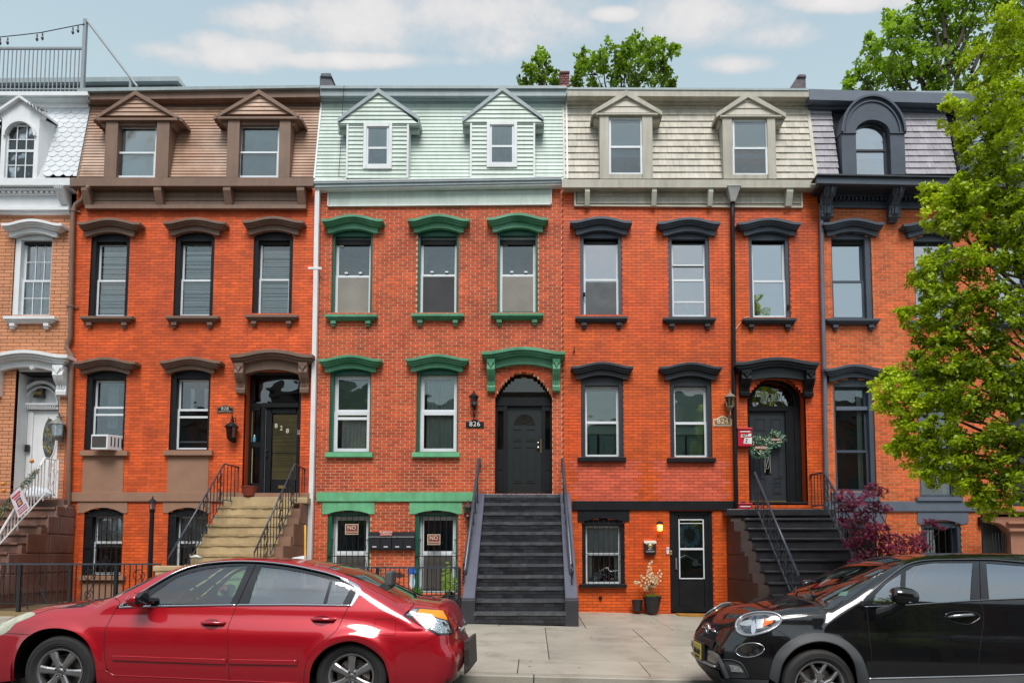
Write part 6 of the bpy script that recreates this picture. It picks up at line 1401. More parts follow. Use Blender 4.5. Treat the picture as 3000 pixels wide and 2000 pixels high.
ga = g.build('garland', GARM, label='artificial pine garland wound along the white handrail at the far left', cat='garland')
for (px, py, Y) in ((103,1352,15.0),(22,1438,14.3),(20,1418,14.3)):
 x, z = P(px,py,Y); b_ = M(); b_.lathe([(.001,-.045),(.03,-.035),(.045,0),(.03,.035),(.001,.045)], (x,Y-.1,z), 12); b_.build('bauble', mat('orange_bauble', (.6,.2,.02), .3), ga, smooth=True)
def poster():
 Y = 14.35; c = [P(28,1452,Y),P(58,1425,Y),P(88,1487,Y),P(54,1517,Y)]
 (x0,z0),(x1,z1),(x2,z2),(x3,z3) = c
 g = M(); g.add([(x,Y,z) for x, z in c]+[(x,Y+.006,z) for x, z in c], [(3,2,1,0),(4,5,6,7),(0,1,5,4),(1,2,6,5),(2,3,7,6),(3,0,4,7)])
 o = g.build('poster', mat('poster_paper', (.60,.55,.60), .7, var=.1, vs=8), label='red and white printed poster tied to the white stair railing', cat='poster')
 def bl(u,v):
  return (x0*(1-u)*(1-v)+x1*u*(1-v)+x2*u*v+x3*(1-u)*v, z0*(1-u)*(1-v)+z1*u*(1-v)+z2*u*v+z3*(1-u)*v)
 def patch(u0,v0,u1,v1,m_,dy,nm):
  q = M(); pp = [bl(u0,v0),bl(u1,v0),bl(u1,v1),bl(u0,v1)]; q.add([(x,Y-dy,z) for x, z in pp], [(3,2,1,0)]); q.build(nm, m_, o)
 RD, DK = mat('print_red', (.5,.03,.05), .6), mat('print_navy', (.03,.03,.10), .6)
 patch(.1,.12,.9,.2,RD,.003,'printed_line'); patch(.2,.24,.8,.3,RD,.003,'printed_line'); patch(.28,.34,.72,.66,DK,.003,'printed_photo'); patch(.36,.4,.64,.62,mat('print_skin', (.5,.2,.1), .6, var=.4, vs=30),.005,'printed_photo')
 for k in range(3): patch(.12,.72+k*.08,.88,.765+k*.08,(RD,mat('print_grey', (.25,.25,.35), .6),RD)[k],.003,'printed_line')
poster()
g = M(); x, z = P(110,1452,15.6)
pl = M(); vs = []; n = 12
for j in range(7):
 for i in range(n): a = i/n*6.283; rr = (1, 1.05, .95, .8, .6, .35, .05)[j]; vs.append((x+.36*rr*math.cos(a)*(1+.1*math.sin(3*a+j)), 15.55+.14*rr*math.sin(a), z-.06+(0,.08,.14,.19,.225,.245,.25)[j]*(1+.2*math.sin(2*a+j))))
fs = [(j*n+i, j*n+(i+1)%n, (j+1)*n+(i+1)%n, (j+1)*n+i) for j in range(6) for i in range(n)]+[list(range(n))[::-1]]
pl.add(vs, fs); pl.build('plastic_bag', mat('white_plastic', (.62,.68,.74), .35, bump=.8, fs=18, bdist=.02), label='crumpled white plastic bag on the landing by the white door', cat='bag', smooth=True)
def porch():
 T = thing('porch', 'brownstone porch with a low arched opening at the right edge', 'porch', (P(2960,1700)[0], 15, -.2))
 Y = 15.0; a, b = P(2907,1700,Y)[0], 13.0; zt_ = P(2950,1497,Y)[1]; zb = -.5; ca, cb = P(2903,1700,Y)[0], P(2968,1700,Y)[0]; zs = P(2950,1570,Y)[1]; n = 12; c = P(2915,1700,Y)[0]; R = P(2967,1700,Y)[0]-c
 g = M(); poly = [(b,zb),(b,zt_),(a,zt_),(a,zs+.32)]+[(c+R*math.sin(math.pi/2*i/n), (zs+.30)-.30*(1-math.cos(math.pi/2*i/n))) for i in range(1,n+1)]+[(c+R,zb)]
 g.prism(poly, Y, Y+.25); g.build('wall', BSTONEL, T)
 for k, (dy, h_) in enumerate(((0,.05),(.05,.04),(.10,.05))): g = M(); g.box(a-.03+dy, b, Y-.10+dy, Y, zt_-.02-.05*k-h_+.05, zt_-.02-.05*k+.05); g.build('coping', BSTONEL, T, bevel=.01)
 for (px, py, w_, h_) in ((2955,1527,44,7),(2958,1547,44,9)): g = M(); g.rc(px,py,px+w_+60,py+h_,Y-.09,Y); g.build('string_course', BSTONEL, T, bevel=.01)
 g = M(); g.box(a, b, Y+.26, Y+.3, zb, zt_); g.build('porch_back', DARK, T)
 for px in range(2910, 2970, 9): g = M(); g.rc(px,1560,px+2,1720,Y+.1,Y+.115); g.build('iron_bar', IRON, T)
porch()
# railings in front of the yards
def yard_fence(label, x0, x1, Y, ztop, zbot, nb, posts, scrolls=(), group=None):
 T = thing('iron_fence', label, 'fence', ((x0+x1)/2, Y, GZ((x0+x1)/2, Y)))
 g = M(); g.box(x0, x1, Y-.018, Y+.018, ztop-.018, ztop+.012); g.build('top_rail', IRONB, T)
 g = M(); g.box(x0, x1, Y-.012, Y+.012, zbot, zbot+.02); g.build('bottom_rail', IRON, T)
 for k in range(nb+1):
  x = x0+(x1-x0)*k/nb; q = M(); q.box(x-.008,x+.008,Y-.008,Y+.008,zbot+.01,ztop-.01); q.build('baluster', IRON, T)
 for x in posts: q = M(); q.box(x-.028,x+.028,Y-.03,Y+.028,GZ(x,Y)-.05,ztop-.015); q.build('post', IRON, T)
 for (x, sg) in scrolls:
  q = M(); zc = ztop-.22
  q.tube([(x+sg*.12*math.cos(a)*(1-a/11), Y-.014, zc+.13*math.sin(a)*(1-a/11)) for a in [k*.45 for k in range(18)]], .008, 5)
  q.tube([(x+sg*.12,Y-.014,zc),(x+sg*.06,Y-.014,zc-.2),(x-sg*.1,Y-.014,zc-.5)], .008, 5)
  q.tube([(x-sg*.0+sg*.09*math.cos(a)*(1-a/11), Y-.014, zbot+.16+.1*math.sin(a)*(1-a/11)) for a in [k*.45 for k in range(18)]], .008, 5)
  q.build('scrollwork', IRON, T)
 return T
zt_ = P(200,1651,12.9)[1]; zb_ = P(200,1768,12.9)[1]
xs_ = lambda px: P(px,1700,12.9)[0]
ft = yard_fence('long black iron fence with scrolls in front of the brown-trimmed house at left', xs_(-130), xs_(468), 12.9, zt_, zb_, 34, [xs_(q) for q in (58,206,340)], [(xs_(128),-1),(xs_(262),1),(xs_(405),1),(xs_(-10),1)])
g = M(); g.tube([(xs_(58),12.9,zt_-.35),(xs_(86),12.9,zb_-.1)], .012, 5); g.build('brace', IRON, ft)
g = M(); g.hexa([(xs_(-200),12.8,-.1),(xs_(500),12.8,-.1),(xs_(500),12.8,GZ(-7,12.9)+.05),(xs_(-200),12.8,GZ(-11,12.9)+.08),(xs_(-200),13.05,-.1),(xs_(500),13.05,-.1),(xs_(500),13.05,GZ(-7,12.9)+.05),(xs_(-200),13.05,GZ(-11,12.9)+.08)]); g.build('fence_kerb', mat('mossy_kerb', (.24,.17,.08), .7, var=.3, fs=40, bump=.5), ft)
def yard(name, x0, x1, y0, y1, label):
 g = M(); vs = []; nx, ny = 16, 8
 for j in range(ny+1):
  for i in range(nx+1): x = x0+(x1-x0)*i/nx; y = y0+(y1-y0)*j/ny; vs.append((x,y,GZ(x,y)+.004+random.random()*.02))
 g.add(vs, [(j*(nx+1)+i, j*(nx+1)+i+1, (j+1)*(nx+1)+i+1, (j+1)*(nx+1)+i) for j in range(ny) for i in range(nx)]); return g.build(name, mat('damp_soil', (.10,.07,.035), .8, var=.3, fs=50, bump=.8, bdist=.01), kind='structure')
yard('yard_soil', -13, -8.2, 13.06, 15.98, '')
zt2 = P(1150,1661,13.5)[1]; zb2 = P(1150,1745,13.5)[1]; x2 = lambda px: P(px,1700,13.5)[0]
yard_fence('low black iron fence in front of the barred basement windows of the green-trimmed house', x2(1020), x2(1346), 13.5, zt2, zb2, 24, [x2(1106), x2(1346)])
g = M(); x, z = P(516,1656,12.95); g.box(x-.30,x+.22,12.7,13.0,z-.10,z-.0); g.box(x-.26,x+.18,12.72,12.98,-.1,z-.1); g.build('stone_block_wall', TSTONE, TS828, bevel=.02)
# lamp post, wall lanterns
def lantern(T, x, y, z, s, body, gm, cap=True):
 g = M(); g.lathe([(.030*s,0),(.075*s,.015*s),(.095*s,.20*s),(.085*s,.205*s)], (x,y,z), 6, 0); g.build('lantern_glass', gm, T)
 for k in range(6):
  a = k*math.pi/3; q = M(); q.tube([(x+.077*s*math.cos(a),y+.077*s*math.sin(a),z+.01*s),(x+.097*s*math.cos(a),y+.097*s*math.sin(a),z+.205*s)], .006*s, 4); q.build('lantern_bar', body, T)
 q = M(); q.lathe([(.12*s,.0),(.125*s,.012*s),(.085*s,.06*s),(.03*s,.10*s),(.018*s,.13*s),(.022*s,.15*s),(.004*s,.19*s)], (x,y,z+.20*s), 12); q.build('lantern_cap', body, T, smooth=False)
 q = M(); q.lathe([(.02*s,-.06*s),(.03*s,-.05*s),(.07*s,-.01*s),(.078*s,.012*s)], (x,y,z), 8); q.build('lantern_base', body, T)
def wall_lamp(label, px, py, s, body, gm, up=True, Y=F-.16, hook=True):
 x, z = P(px, py, Y); T = thing('wall_lantern', label, 'wall lamp', (x, F, z), 'lanterns beside the front doors')
 z -= .10*s; lantern(T, x, Y, z, s, body, gm)
 g = M(); g.box(x-.035*s, x+.035*s, F-.018, F-.001, z-.06*s, z+.22*s) ; g.build('back_plate', body, T)
 g = M()
 if up: g.tube([(x,F-.01,z+.1*s),(x,F-.07,z+.34*s),(x,Y,z+.44*s),(x,Y,z+.36*s)], .009*s, 6); g.tube([(x+.03*s*math.cos(a),F-.04,z+.36*s+.04*s*math.sin(a)) for a in [k*.6 for k in range(9)]], .008*s, 5)
 else: g.tube([(x,F-.01,z-.16*s),(x,F-.08,z-.26*s),(x,Y,z-.18*s),(x,Y,z-.04*s)], .013*s, 6); g.tube([(x+.0,F-.05-.04*s*math.cos(a),z-.22*s+.05*s*math.sin(a)) for a in [k*.6 for k in range(9)]], .010*s, 5)
 g.build('lamp_bracket', body, T)
 return T
DGL = glass('dark_lamp_glass', (.3,.3,.28), .18); CGL = glass('clear_lamp_glass', (.75,.78,.8), .3)
wall_lamp('black wall lantern below the number plate of the brown-trimmed house', 678, 1268, 1.25, BLK, DGL)
wall_lamp('small black wall lantern above the 826 number plate', 1388, 1176, .95, BLK, CGL, up=False)
wall_lamp('weathered bronze wall lantern beside the black downspout over plate 824', 2139, 1178, 1.05, mat('weathered_bronze', (.28,.22,.17), .55, var=.2), CGL, up=False)
wall_lamp('silver-grey wall lantern beside the oval glass white door', 168, 1262, 1.35, mat('pewter', (.22,.22,.21), .45, var=.3, vs=20), CGL, up=True)
wall_lamp('dark wall lantern half hidden behind the black stair railing', 1371, 1500, 1.0, mat('rusty_dark_iron', (.05,.03,.025), .5), DGL, up=False)
T = thing('wall_lantern', 'lit amber wall lamp above the black mailbox', 'wall lamp', w3(1933,1540,F), 'lanterns beside the front doors')
x, z = P(1933,1542,F-.1); g = M(); g.lathe([(.03,-.095),(.055,-.085),(.062,.03),(.05,.05)], (x,F-.1,z), 12); g.build('lamp_glass', mat('lit_amber_glass', (.8,.45,.05), .3, emit=(1,.5,.06), estr=2.2), T, smooth=True)
g = M(); g.lathe([(.001,-.02),(.02,-.02),(.022,.02),(.001,.03)], (x,F-.165,z-.03), 8); g.build('lamp_bulb', mat('lit_bulb', (1,.9,.6), .3, emit=(1,.85,.5), estr=9), T)
g = M(); g.lathe([(.07,0),(.075,.02),(.06,.06),(.02,.08)], (x,F-.1,z+.045), 12); g.box(x-.04,x+.04,F-.06,F-.001,z+.0,z+.1); g.build('lamp_cap', BLK, T)
T = thing('wall_lantern', 'small square black and white wall light at the right end of the orange brick', 'wall lamp', w3(2875,1525,F), 'lanterns beside the front doors')
x, z = P(2875,1525,F-.06); g = M(); g.box(x-.05,x+.05,F-.12,F-.001,z-.09,z+.09); g.build('lamp_body', BLK, T, bevel=.004); g = M(); g.box(x-.03,x+.03,F-.125,F-.121,z-.07,z+.0); g.build('lamp_glass', WFR, T)
x, z = P(446,1495,14.2); T = thing('lamp_post', 'slim black lamp post with a glass lantern in the front yard', 'lamp post', (x, 14.2, GZ(x,14.2)))
g = M(); g.lathe([(.09,0),(.09,.25),(.06,.32),(.045,.36),(.042,(z-GZ(x,14.2))-.03),(.06,(z-GZ(x,14.2))-.02),(.06,(z-GZ(x,14.2)))], (x,14.2,GZ(x,14.2)), 12); g.build('post', BLK, T, smooth=False)
lantern(T, x, 14.2, z+.02, .72, BLK, CGL)
# number plates, mailboxes, signs, bells
def plate(label, x0, y0, x1, y1, m_, txt, tm, frame=None, Y=F-.018, arch=.4, fs=.5, serif=0, sub=None, ty=.5):
 T = thing('house_number_plate', label, 'number plate', w3((x0+x1)/2, (y0+y1)/2, F))
 n = 10; w = x1-x0; h = y1-y0
 def shape(i):
  return [(x0+i,y1-i),(x0+i,y0+h*arch*.7+i)]+[(x0+w*.18+(w*.64)*k/n, y0+h*arch*.7*(1-math.sin(math.pi*k/n)**.8)+i) for k in range(n+1)]+[(x1-i,y0+h*arch*.7+i),(x1-i,y1-i)]
 g = M(); g.pr(shape(0), Y, F-.001); g.build('plate', frame or m_, T)
 if frame: g = M(); g.pr(shape(3.2), Y-.006, F-.004); g.build('plate_face', m_, T)
 x, z = P((x0+x1)/2, y0+h*ty+h*.06, Y); lettering(txt, (P(0,y0,Y)[1]-P(0,y1,Y)[1])*fs, x, Y-.010, z, tm, T, 'numeral', spacing=1.1)
 if sub: x, z = P((x0+x1)/2, y0+h*.84, Y); lettering(sub, (P(0,y0,Y)[1]-P(0,y1,Y)[1])*.2, x, Y-.010, z, tm, T, 'street_name', spacing=1.3)
WL = mat('white_lettering', (.75,.75,.72), .5, bump=0, fine=0); GLD = mat('gold_lettering', (.62,.5,.3), .5, bump=0)
plate('black arched number plate reading 828', 635,1186,684,1208, BLK, '828', mat('pale_lettering', (.6,.55,.5), .5), frame=mat('bronze_rim', (.12,.09,.06), .5), fs=.62, ty=.42, sub='GRAND STREET')
plate('black number plate with white digits 826', 1365,1228,1417,1253, BLK, '826', WL, fs=.8)
plate('bronze and cream number plate reading 824', 2090,1218,2144,1247, mat('antique_bronze', (.26,.15,.05), .45, var=.4, vs=25), '824', mat('cream_lettering', (.72,.62,.5), .5), frame=mat('cream_rim', (.62,.55,.45), .5), fs=.72)
def no_sign(x0, y0, x1, y1, label):
 Y = F-.03; T = thing('warning_sign', label, 'sign', w3((x0+x1)/2,(y0+y1)/2,Y), 'no trespassing signs on the window guards')
 g = M(); g.rc(x0,y0,x1,y1,Y,Y+.006); g.build('sign_border', mat('sign_cream', (.50,.42,.30), .6), T); g = M(); g.rc(x0+2.5,y0+2.5,x1-2.5,y1-2.5,Y-.003,Y-.0005); g.build('sign_face', mat('sign_maroon', (.20,.035,.04), .6), T)
 x, z = P((x0+x1)/2, y0+(y1-y0)*.37, Y); lettering('NO', .125, x, Y-.006, z, GLD if False else mat('sign_lettering', (.66,.6,.42), .5), T, 'sign_lettering'); x, z = P((x0+x1)/2, y0+(y1-y0)*.77, Y); lettering('TRESPASSING', .052, x, Y-.006, z, MATS['sign_lettering'], T, 'sign_lettering')
no_sign(1011,1534,1050,1565, 'maroon NO TRESPASSING sign on the left basement window bars'); no_sign(1252,1564,1290,1595, 'maroon NO TRESPASSING sign on the right basement window bars')
g = M(); g.rc(1081,1557,1215,1611,F-.02,F-.001); bb = g.build('mailbox_board', mat('black_board', (.02,.018,.022), .6), label='black backboard holding the row of four mailboxes', cat='board')
for k, (a, b) in enumerate(((1081,1113),(1114,1146),(1147.5,1180),(1181,1213))):
 T = thing('mailbox', ('first', 'second', 'third', 'fourth')[k]+' black box from the left of the four mailboxes between the basement windows', 'mailbox', w3((a+b)/2,1590,F), 'four mailboxes in a row')
 Yb = F-.12; g = M(); z0, z1 = P(0,1608,Yb)[1], P(0,1570,Yb)[1]; X0_, X1_ = P(a,1590,Yb)[0], P(b,1590,Yb)[0]; g.box(X0_,X1_,Yb,F-.021,z0,z1-.02); g.build('box', mat('black_mailbox', (.016,.017,.024), .4), T, bevel=.008)
 g = M(); g.hexa([(X0_-.003,Yb-.012,z1-.03),(X1_+.003,Yb-.012,z1-.03),(X1_+.003,Yb-.0,z1-.0),(X0_-.003,Yb,z1-.0),(X0_-.003,F-.021,z1-.03),(X1_+.003,F-.021,z1-.03),(X1_+.003,F-.021,z1+.03),(X0_-.003,F-.021,z1+.03)]); g.build('lid', MATS['black_mailbox'], T)
 xm = (X0_+X1_)/2; g = M(); g.lathe([(.001,.006),(.013,.006),(.014,0)], (xm,Yb-.014,z1-.02), 12, axis='y'); g.build('lock', MATS['satin_steel'], T)
 g = M(); g.box(xm-.045,xm+.045,Yb-.004,Yb-.0005,z0+.045,z0+.07); g.build('name_label', mat('paper_label', (.6,.6,.6), .6), T)
g = M(); g.rc(1114,1554,1148,1568,F-.14,F-.13); sg_ = g.build('paper_sign', mat('red_printed_paper', (.55,.17,.13), .7, var=.5, vs=45), label='small red printed notice above the row of black mailboxes', cat='sign')
for k, (py, t_) in enumerate(((1558,'NO JUNK MAIL'),(1563.5,'PLEASE'))): x, z = P(1131,py,F-.14); lettering(t_, .045, x, F-.145, z, WL, sg_, 'sign_lettering')
T = thing('mailbox', 'black mailbox with brass eagle and white writing under the amber lamp', 'mailbox', w3(1905,1605,F))
Yb = F-.13; X0_, X1_ = P(1889,1600,Yb)[0], P(1922,1600,Yb)[0]; z0, z1 = P(0,1625,Yb)[1], P(0,1586,Yb)[1]
g = M(); g.prismx([(F-.002,z0+.03),(F-.002,z1),(Yb,z1-.02),(Yb,z0+.05),(Yb+.04,z0)], X0_, X1_); g.build('box', MATS['black_mailbox'], T, bevel=.008)
g = M(); g.hexa([(X0_-.01,Yb-.015,z1-.035),(X1_+.01,Yb-.015,z1-.035),(X1_+.01,Yb-.005,z1-.005),(X0_-.01,Yb-.005,z1-.005),(X0_-.01,F-.002,z1+.0),(X1_+.01,F-.002,z1),(X1_+.01,F-.002,z1+.03),(X0_-.01,F-.002,z1+.03)]); g.build('lid', mat('cream_lid', (.55,.53,.45), .5), T)
g = M(); xm = (X0_+X1_)/2; g.lathe([(.001,.01),(.03,.008),(.05,0)], (xm,Yb-.0,z1-.10), 12, axis='y'); g.prism([(xm-.075,z1-.09),(xm,z1-.125),(xm+.075,z1-.09),(xm,z1-.075)], Yb-.008, Yb); g.build('brass_badge', mat('bright_brass', (.7,.5,.2), .35, metal=.8), T)
for t_, dz, s_ in (('824 GRAND', -.048, .04), ('APT 1', -.175, .045), ('COMMUNITY', -.225, .034)): lettering(t_, s_, xm, Yb-.006, z1+dz, WL, T, 'mailbox_lettering')
for (x0, y0, x1, y1, nm, lb) in ((1953,1602,1960,1622,'doorbell','slim white doorbell camera left of the ground floor black door'),(1963,1612,1969,1624,'lock_plate','small brass lock plate on the frame of the ground floor door'),(871,1259,879,1273,'intercom','small grey intercom on the brick right of door 828')):
 T = thing(nm, lb, nm.replace('_',' '), w3((x0+x1)/2,(y0+y1)/2,F)); Y = F-.03
 g = M(); g.rc(x0,y0,x1,y1,Y,F+.02 if nm=='lock_plate' else F-.001); g.build('case', {'doorbell':WFR,'lock_plate':MATS['bright_brass'],'intercom':mat('grey_plastic', (.2,.18,.18), .5)}[nm], T, bevel=.004)
 g = M(); x, z = P((x0+x1)/2,y0+(y1-y0)*.3,Y); g.lathe([(.001,.004),(.014,.004),(.015,0)], (x,Y,z), 10, axis='y'); g.build('lens', BLK, T)
for (x0,y0,x1,y1,lb,big) in ((2161,1252,2205,1306,'red mailbox with white APT 2 sticker on the brick pier beside the wreath',1),(2161,1473,2206,1492,'lower red mailbox on the brick pier at the top of the dark steps',0)):
 Y = F-.14; T = thing('mailbox', lb, 'mailbox', w3((x0+x1)/2,(y0+y1)/2,F)); RM = mat('red_mailbox', (.50,.008,.03), .35, coat=.4)
 X0_, X1_ = P(x0,(y0+y1)/2,Y)[0], P(x1,(y0+y1)/2,Y)[0]; z0, z1 = P(0,y1,Y)[1], P(0,y0,Y)[1]
 g = M(); g.box(X0_+.012,X1_-.012,Y+.01,F-.002,z0,z1-.04); g.build('box', RM, T, bevel=.006)
 g = M(); g.box(X0_,X1_,Y-.01,F-.002,z1-.05 if big else z1-.03,z1); g.build('lid', RM, T, bevel=.012)
 g = M(); zs_ = z1-.10 if big else z1-.085; g.box(X0_+.06,X1_-.05,Y+.004,Y+.0095,zs_,zs_+.022); g.build('slot_label', WL, T)
 if big:
  W2 = mat('sticker_white', (.7,.7,.7), .5); g = M(); g.prism([(X0_+.07,z0+.20),(X1_-.03,z0+.23),(X1_-.03,z0+.29),(X0_+.09,z0+.27)], Y+.004, Y+.0095); g.prism([(X0_+.13,z0+.06),(X1_-.02,z0+.05),(X1_-.01,z0+.2),(X0_+.16,z0+.19)], Y+.004, Y+.0095); g.build('sticker', W2, T)
  lettering('APT', .085, (X0_+X1_)/2+.0, Y+.0005, z0+.245, BLK, T, 'mailbox_lettering', italic=.25); lettering('2', .11, (X0_+X1_)/2+.03, Y+.0005, z0+.125, BLK, T, 'mailbox_lettering', italic=.25)
def wreath(px, py, R, Y, label, word):
 cx, cz = P(px, py, Y); T = thing('wreath', label, 'wreath', (cx, Y, cz)); rs = np.random.RandomState(int(px)); g = M()
 for k in range(620):
  a = rs.rand()*6.283; r = R*(.72+rs.randn()*.24); x, z, y = cx+r*math.cos(a), cz+r*math.sin(a), Y-.02-rs.rand()*.07; o = a+rs.choice((-1,1))*(.4+rs.rand()*1.2); l = .05+rs.rand()*.05; w_ = .012; dx, dz = math.cos(o), math.sin(o); dy = rs.randn()*.02
  g.add([(x,y,z),(x+dx*l*.5-dz*w_,y+dy,z+dz*l*.5+dx*w_),(x+dx*l,y+dy*2,z+dz*l),(x+dx*l*.5+dz*w_,y+dy-.006,z+dz*l*.5-dx*w_)], [(0,1,2,3)], 0 if rs.rand() < .7 else 1)
 g.build('leaves', [mat('wreath_green', (.025,.10,.04), .55, var=.4, vs=30), mat('wreath_silver_green', (.22,.36,.30), .6, var=.2, vs=30)], T, kind='stuff')
 g = M()
 for k in range(26):
  a = rs.rand()*6.283; r = R*(.8+rs.randn()*.15); c = (cx+r*math.cos(a), Y-.10, cz+r*math.sin(a)); g.lathe([(.001,-.014),(.012,-.008),(.015,0),(.012,.008),(.001,.014)], c, 6)
 g.build('white_berries', mat('cream_berry', (.75,.68,.5), .5), T, kind='stuff')
 g = M(); s_ = R/.30; g.hexa([(cx-.20*s_,Y-.12,cz-.10*s_),(cx+.17*s_,Y-.12,cz-.12*s_),(cx+.18*s_,Y-.12,cz-.02*s_),(cx-.19*s_,Y-.12,cz+.0*s_),(cx-.20*s_,Y-.10,cz-.10*s_),(cx+.17*s_,Y-.10,cz-.12*s_),(cx+.18*s_,Y-.10,cz-.02*s_),(cx-.19*s_,Y-.10,cz+.0*s_)]); g.build('wooden_sign', mat('wreath_wood', (.38,.13,.06), .6), T)
 lettering(word, .10*s_, cx-.01, Y-.125, cz-.058*s_, WL, T, 'sign_lettering', italic=.3)
wreath(2225,1308,.21,F+.10,'leafy green wreath with a welcome sign on the dark double door','welcome')
wreath(2268,1286,.155,F+.34,'reflection of the welcome wreath in the door glass, built as a smaller wreath','welcome')  # second wreath is modelled to stand in for the reflection in the glass
# pots, plants, mat, bags, air conditioner
def pot(label, px, py0, py1, w0, w1, Y, m_, name='flower_pot', lip=True):
 x, zb = P(px, py1, Y); zt = P(px, py0, Y)[1]; k = FPX/Y; r0, r1 = w0/2/k, w1/2/k; h = zt-zb
 T = thing(name, label, 'flower pot', (x, Y, zb)); g = M()
 g.lathe([(r0*.9,0),(r0,.01),(r1*.98,h*.88),(r1*1.04,h*.9),(r1*1.04,h),(r1*.9,h),(r1*.86,h*.86),(.001,h*.86)], (x,Y,zb), 22); g.build('pot', m_, T, smooth=False)
 return T, x, zb, zt
BP = mat('black_pot', (.02,.02,.022), .45, var=.2)
pot('small empty black pot beside the planted one on the sidewalk', 1867, 1756, 1790, 24, 32, 15.78, BP)
T, x, zb, zt = pot('large black pot with dried cream-leaved branches by the brick wall', 1911, 1746, 1794, 34, 53, 15.7, BP)
g = M(); rs = np.random.RandomState(3)
lv = M(); br_ = M()
for k in range(9):
 tip = (x+rs.uniform(-.34,.20), 15.7+rs.uniform(-.12,.1), zt+rs.uniform(.25,.62))
 if k == 0: tip = (x-.03,15.7,zt+.80)
 if k == 1: tip = (x-.40,15.68,zt+.34)
 mid = (x+(tip[0]-x)*.35, tip[1], zt+(tip[2]-zt)*.6); br_.tube([(x,15.7,zt-.05), mid, tip], [.008,.005,.002], 4)
 for q in range(16):
  t_ = .35+.65*rs.rand(); p = Vector((x,15.7,zt)).lerp(Vector(mid), min(1,t_*2)) if t_ < .5 else Vector(mid).lerp(Vector(tip), (t_-.5)*2)
  p += Vector((rs.randn()*.035, rs.randn()*.03, rs.randn()*.03)); a = rs.rand()*6.28; s_ = .027
  lv.add([(p.x+s_*math.cos(a+b)*.9, p.y+.012*math.sin(b*2+a), p.z+s_*math.sin(a+b)) for b in (0,1.05,2.1,3.14,4.2,5.2)], [(0,1,2,3,4,5)])
br_.build('stems', mat('dry_stem', (.2,.12,.05), .8), T); lv.build('dried_leaves', mat('dried_cream_leaf', (.72,.50,.30), .7, var=.3, vs=25), T, kind='stuff')
lv = M()
for k in range(90): a = rs.rand()*6.28; r = .14*math.sqrt(rs.rand()); px_, py_, pz_ = x+r*math.cos(a), 15.7+r*math.sin(a), zt-.01+rs.rand()*.035; s_ = .02; lv.add([(px_,py_,pz_),(px_+s_,py_-.01,pz_+s_*.6),(px_+s_*.2,py_-.012,pz_+s_*1.6),(px_-s_*.8,py_,pz_+s_*.7)], [(0,1,2,3)])
lv.build('fresh_leaves', mat('lime_leaf', (.22,.30,.03), .6), T, kind='stuff')
pot('terracotta pot with a lid at the left of the 828 door', 731, 1424, 1453, 34, 46, 15.86, mat('terracotta', (.20,.035,.02), .5, var=.2))
def doormat():
 Y0, Y1 = 15.45, 15.93; a, b = P(1988,1795,15.6)[0], P(2086,1795,15.6)[0]; g = M(); n = 16
 ring = [(a+(b-a)*i/n, Y0+.12*abs(2*i/n-1)**3) for i in range(n+1)]; top = [(x, y, GZ(x,y)+.03) for x, y in ring]+[(b,Y1,GZ(b,Y1)+.03),(a,Y1,GZ(a,Y1)+.03)]; m_ = len(top)
 g.add(top+[(x,y,z-.035) for x, y, z in top], [list(range(m_)), list(range(2*m_-1,m_-1,-1))]+[(i,m_+i,m_+(i+1)%m_,(i+1)%m_) for i in range(m_)])
 g.build('doormat', mat('coir_ochre', (.40,.20,.03), .85, var=.25, vs=8, fs=200, bump=1, bdist=.01), label='ochre coir doormat in front of the ground floor black door', cat='doormat', fixn=True)
doormat()
def trashbag():
 x, z = P(1308,1740,13.95); vs = []; n, m_ = 20, 10; rs = np.random.RandomState(4); zb = GZ(x,13.95)
 for j in range(m_+1):
  ph = math.pi*j/m_
  for i in range(n):
   a = i/n*6.283; k = 1+.12*math.sin(5*a+3*ph)+.10*math.sin(9*a-4*ph)+.05*rs.randn(); vs.append((x-.02+.33*k*math.sin(ph)*math.cos(a), 13.95+.25*k*math.sin(ph)*math.sin(a), zb+.22+.24*k*-math.cos(ph)+.05*math.cos(a)))
 g = M(); g.add(vs, [(j*n+i, j*n+(i+1)%n, (j+1)*n+(i+1)%n, (j+1)*n+i) for j in range(m_) for i in range(n)])
 g.build('trash_bag', mat('shiny_black_plastic', (.012,.012,.014), .2, var=.2, fs=25, bump=.9, bdist=.02), label='shiny black rubbish bag behind the low fence beside the black steps', cat='trash bag')
trashbag()
def weed(label, px, y0, y1, Y, spread, nst, col, name='weed', leafs=.07):
 x, zb = P(px, y1, Y); zt = P(px, y0, Y)[1]; h = zt-zb; T = thing(name, label, 'plant', (x, Y, zb)); rs = np.random.RandomState(int(px)); st = M(); lv = M()
 for k in range(nst):
  tx = x+rs.uniform(-spread,spread); hh = h*(1 if k == 0 else rs.uniform(.4,.85)); st.tube([(x+rs.uniform(-.05,.05),Y,zb-.3),(x+(tx-x)*.4,Y-.02,zb+hh*.6),(tx,Y-.05,zb+hh)], [.008,.006,.003], 4)
  for q in range(22):
   t_ = .15+.85*rs.rand(); p = (x+(tx-x)*t_, Y-.03, zb+hh*t_); sg = rs.choice((-1,1)); l = leafs*(1.2-t_*.6)*(.8+rs.rand()*.5); dr = rs.uniform(-.2,.5)
   lv.add([p,(p[0]+sg*l*.5,p[1]-.02,p[2]+l*dr*.5+.014),(p[0]+sg*l,p[1]-.03,p[2]+l*dr*.3),(p[0]+sg*l*.5,p[1]-.02,p[2]+l*dr*.5-.014)], [(0,1,2,3)])
 st.build('stems', mat('green_stem', (.10,.16,.03), .7), T); lv.build('leaves', mat(name+'_leaf', col, .6, var=.3, vs=15), T, kind='stuff')
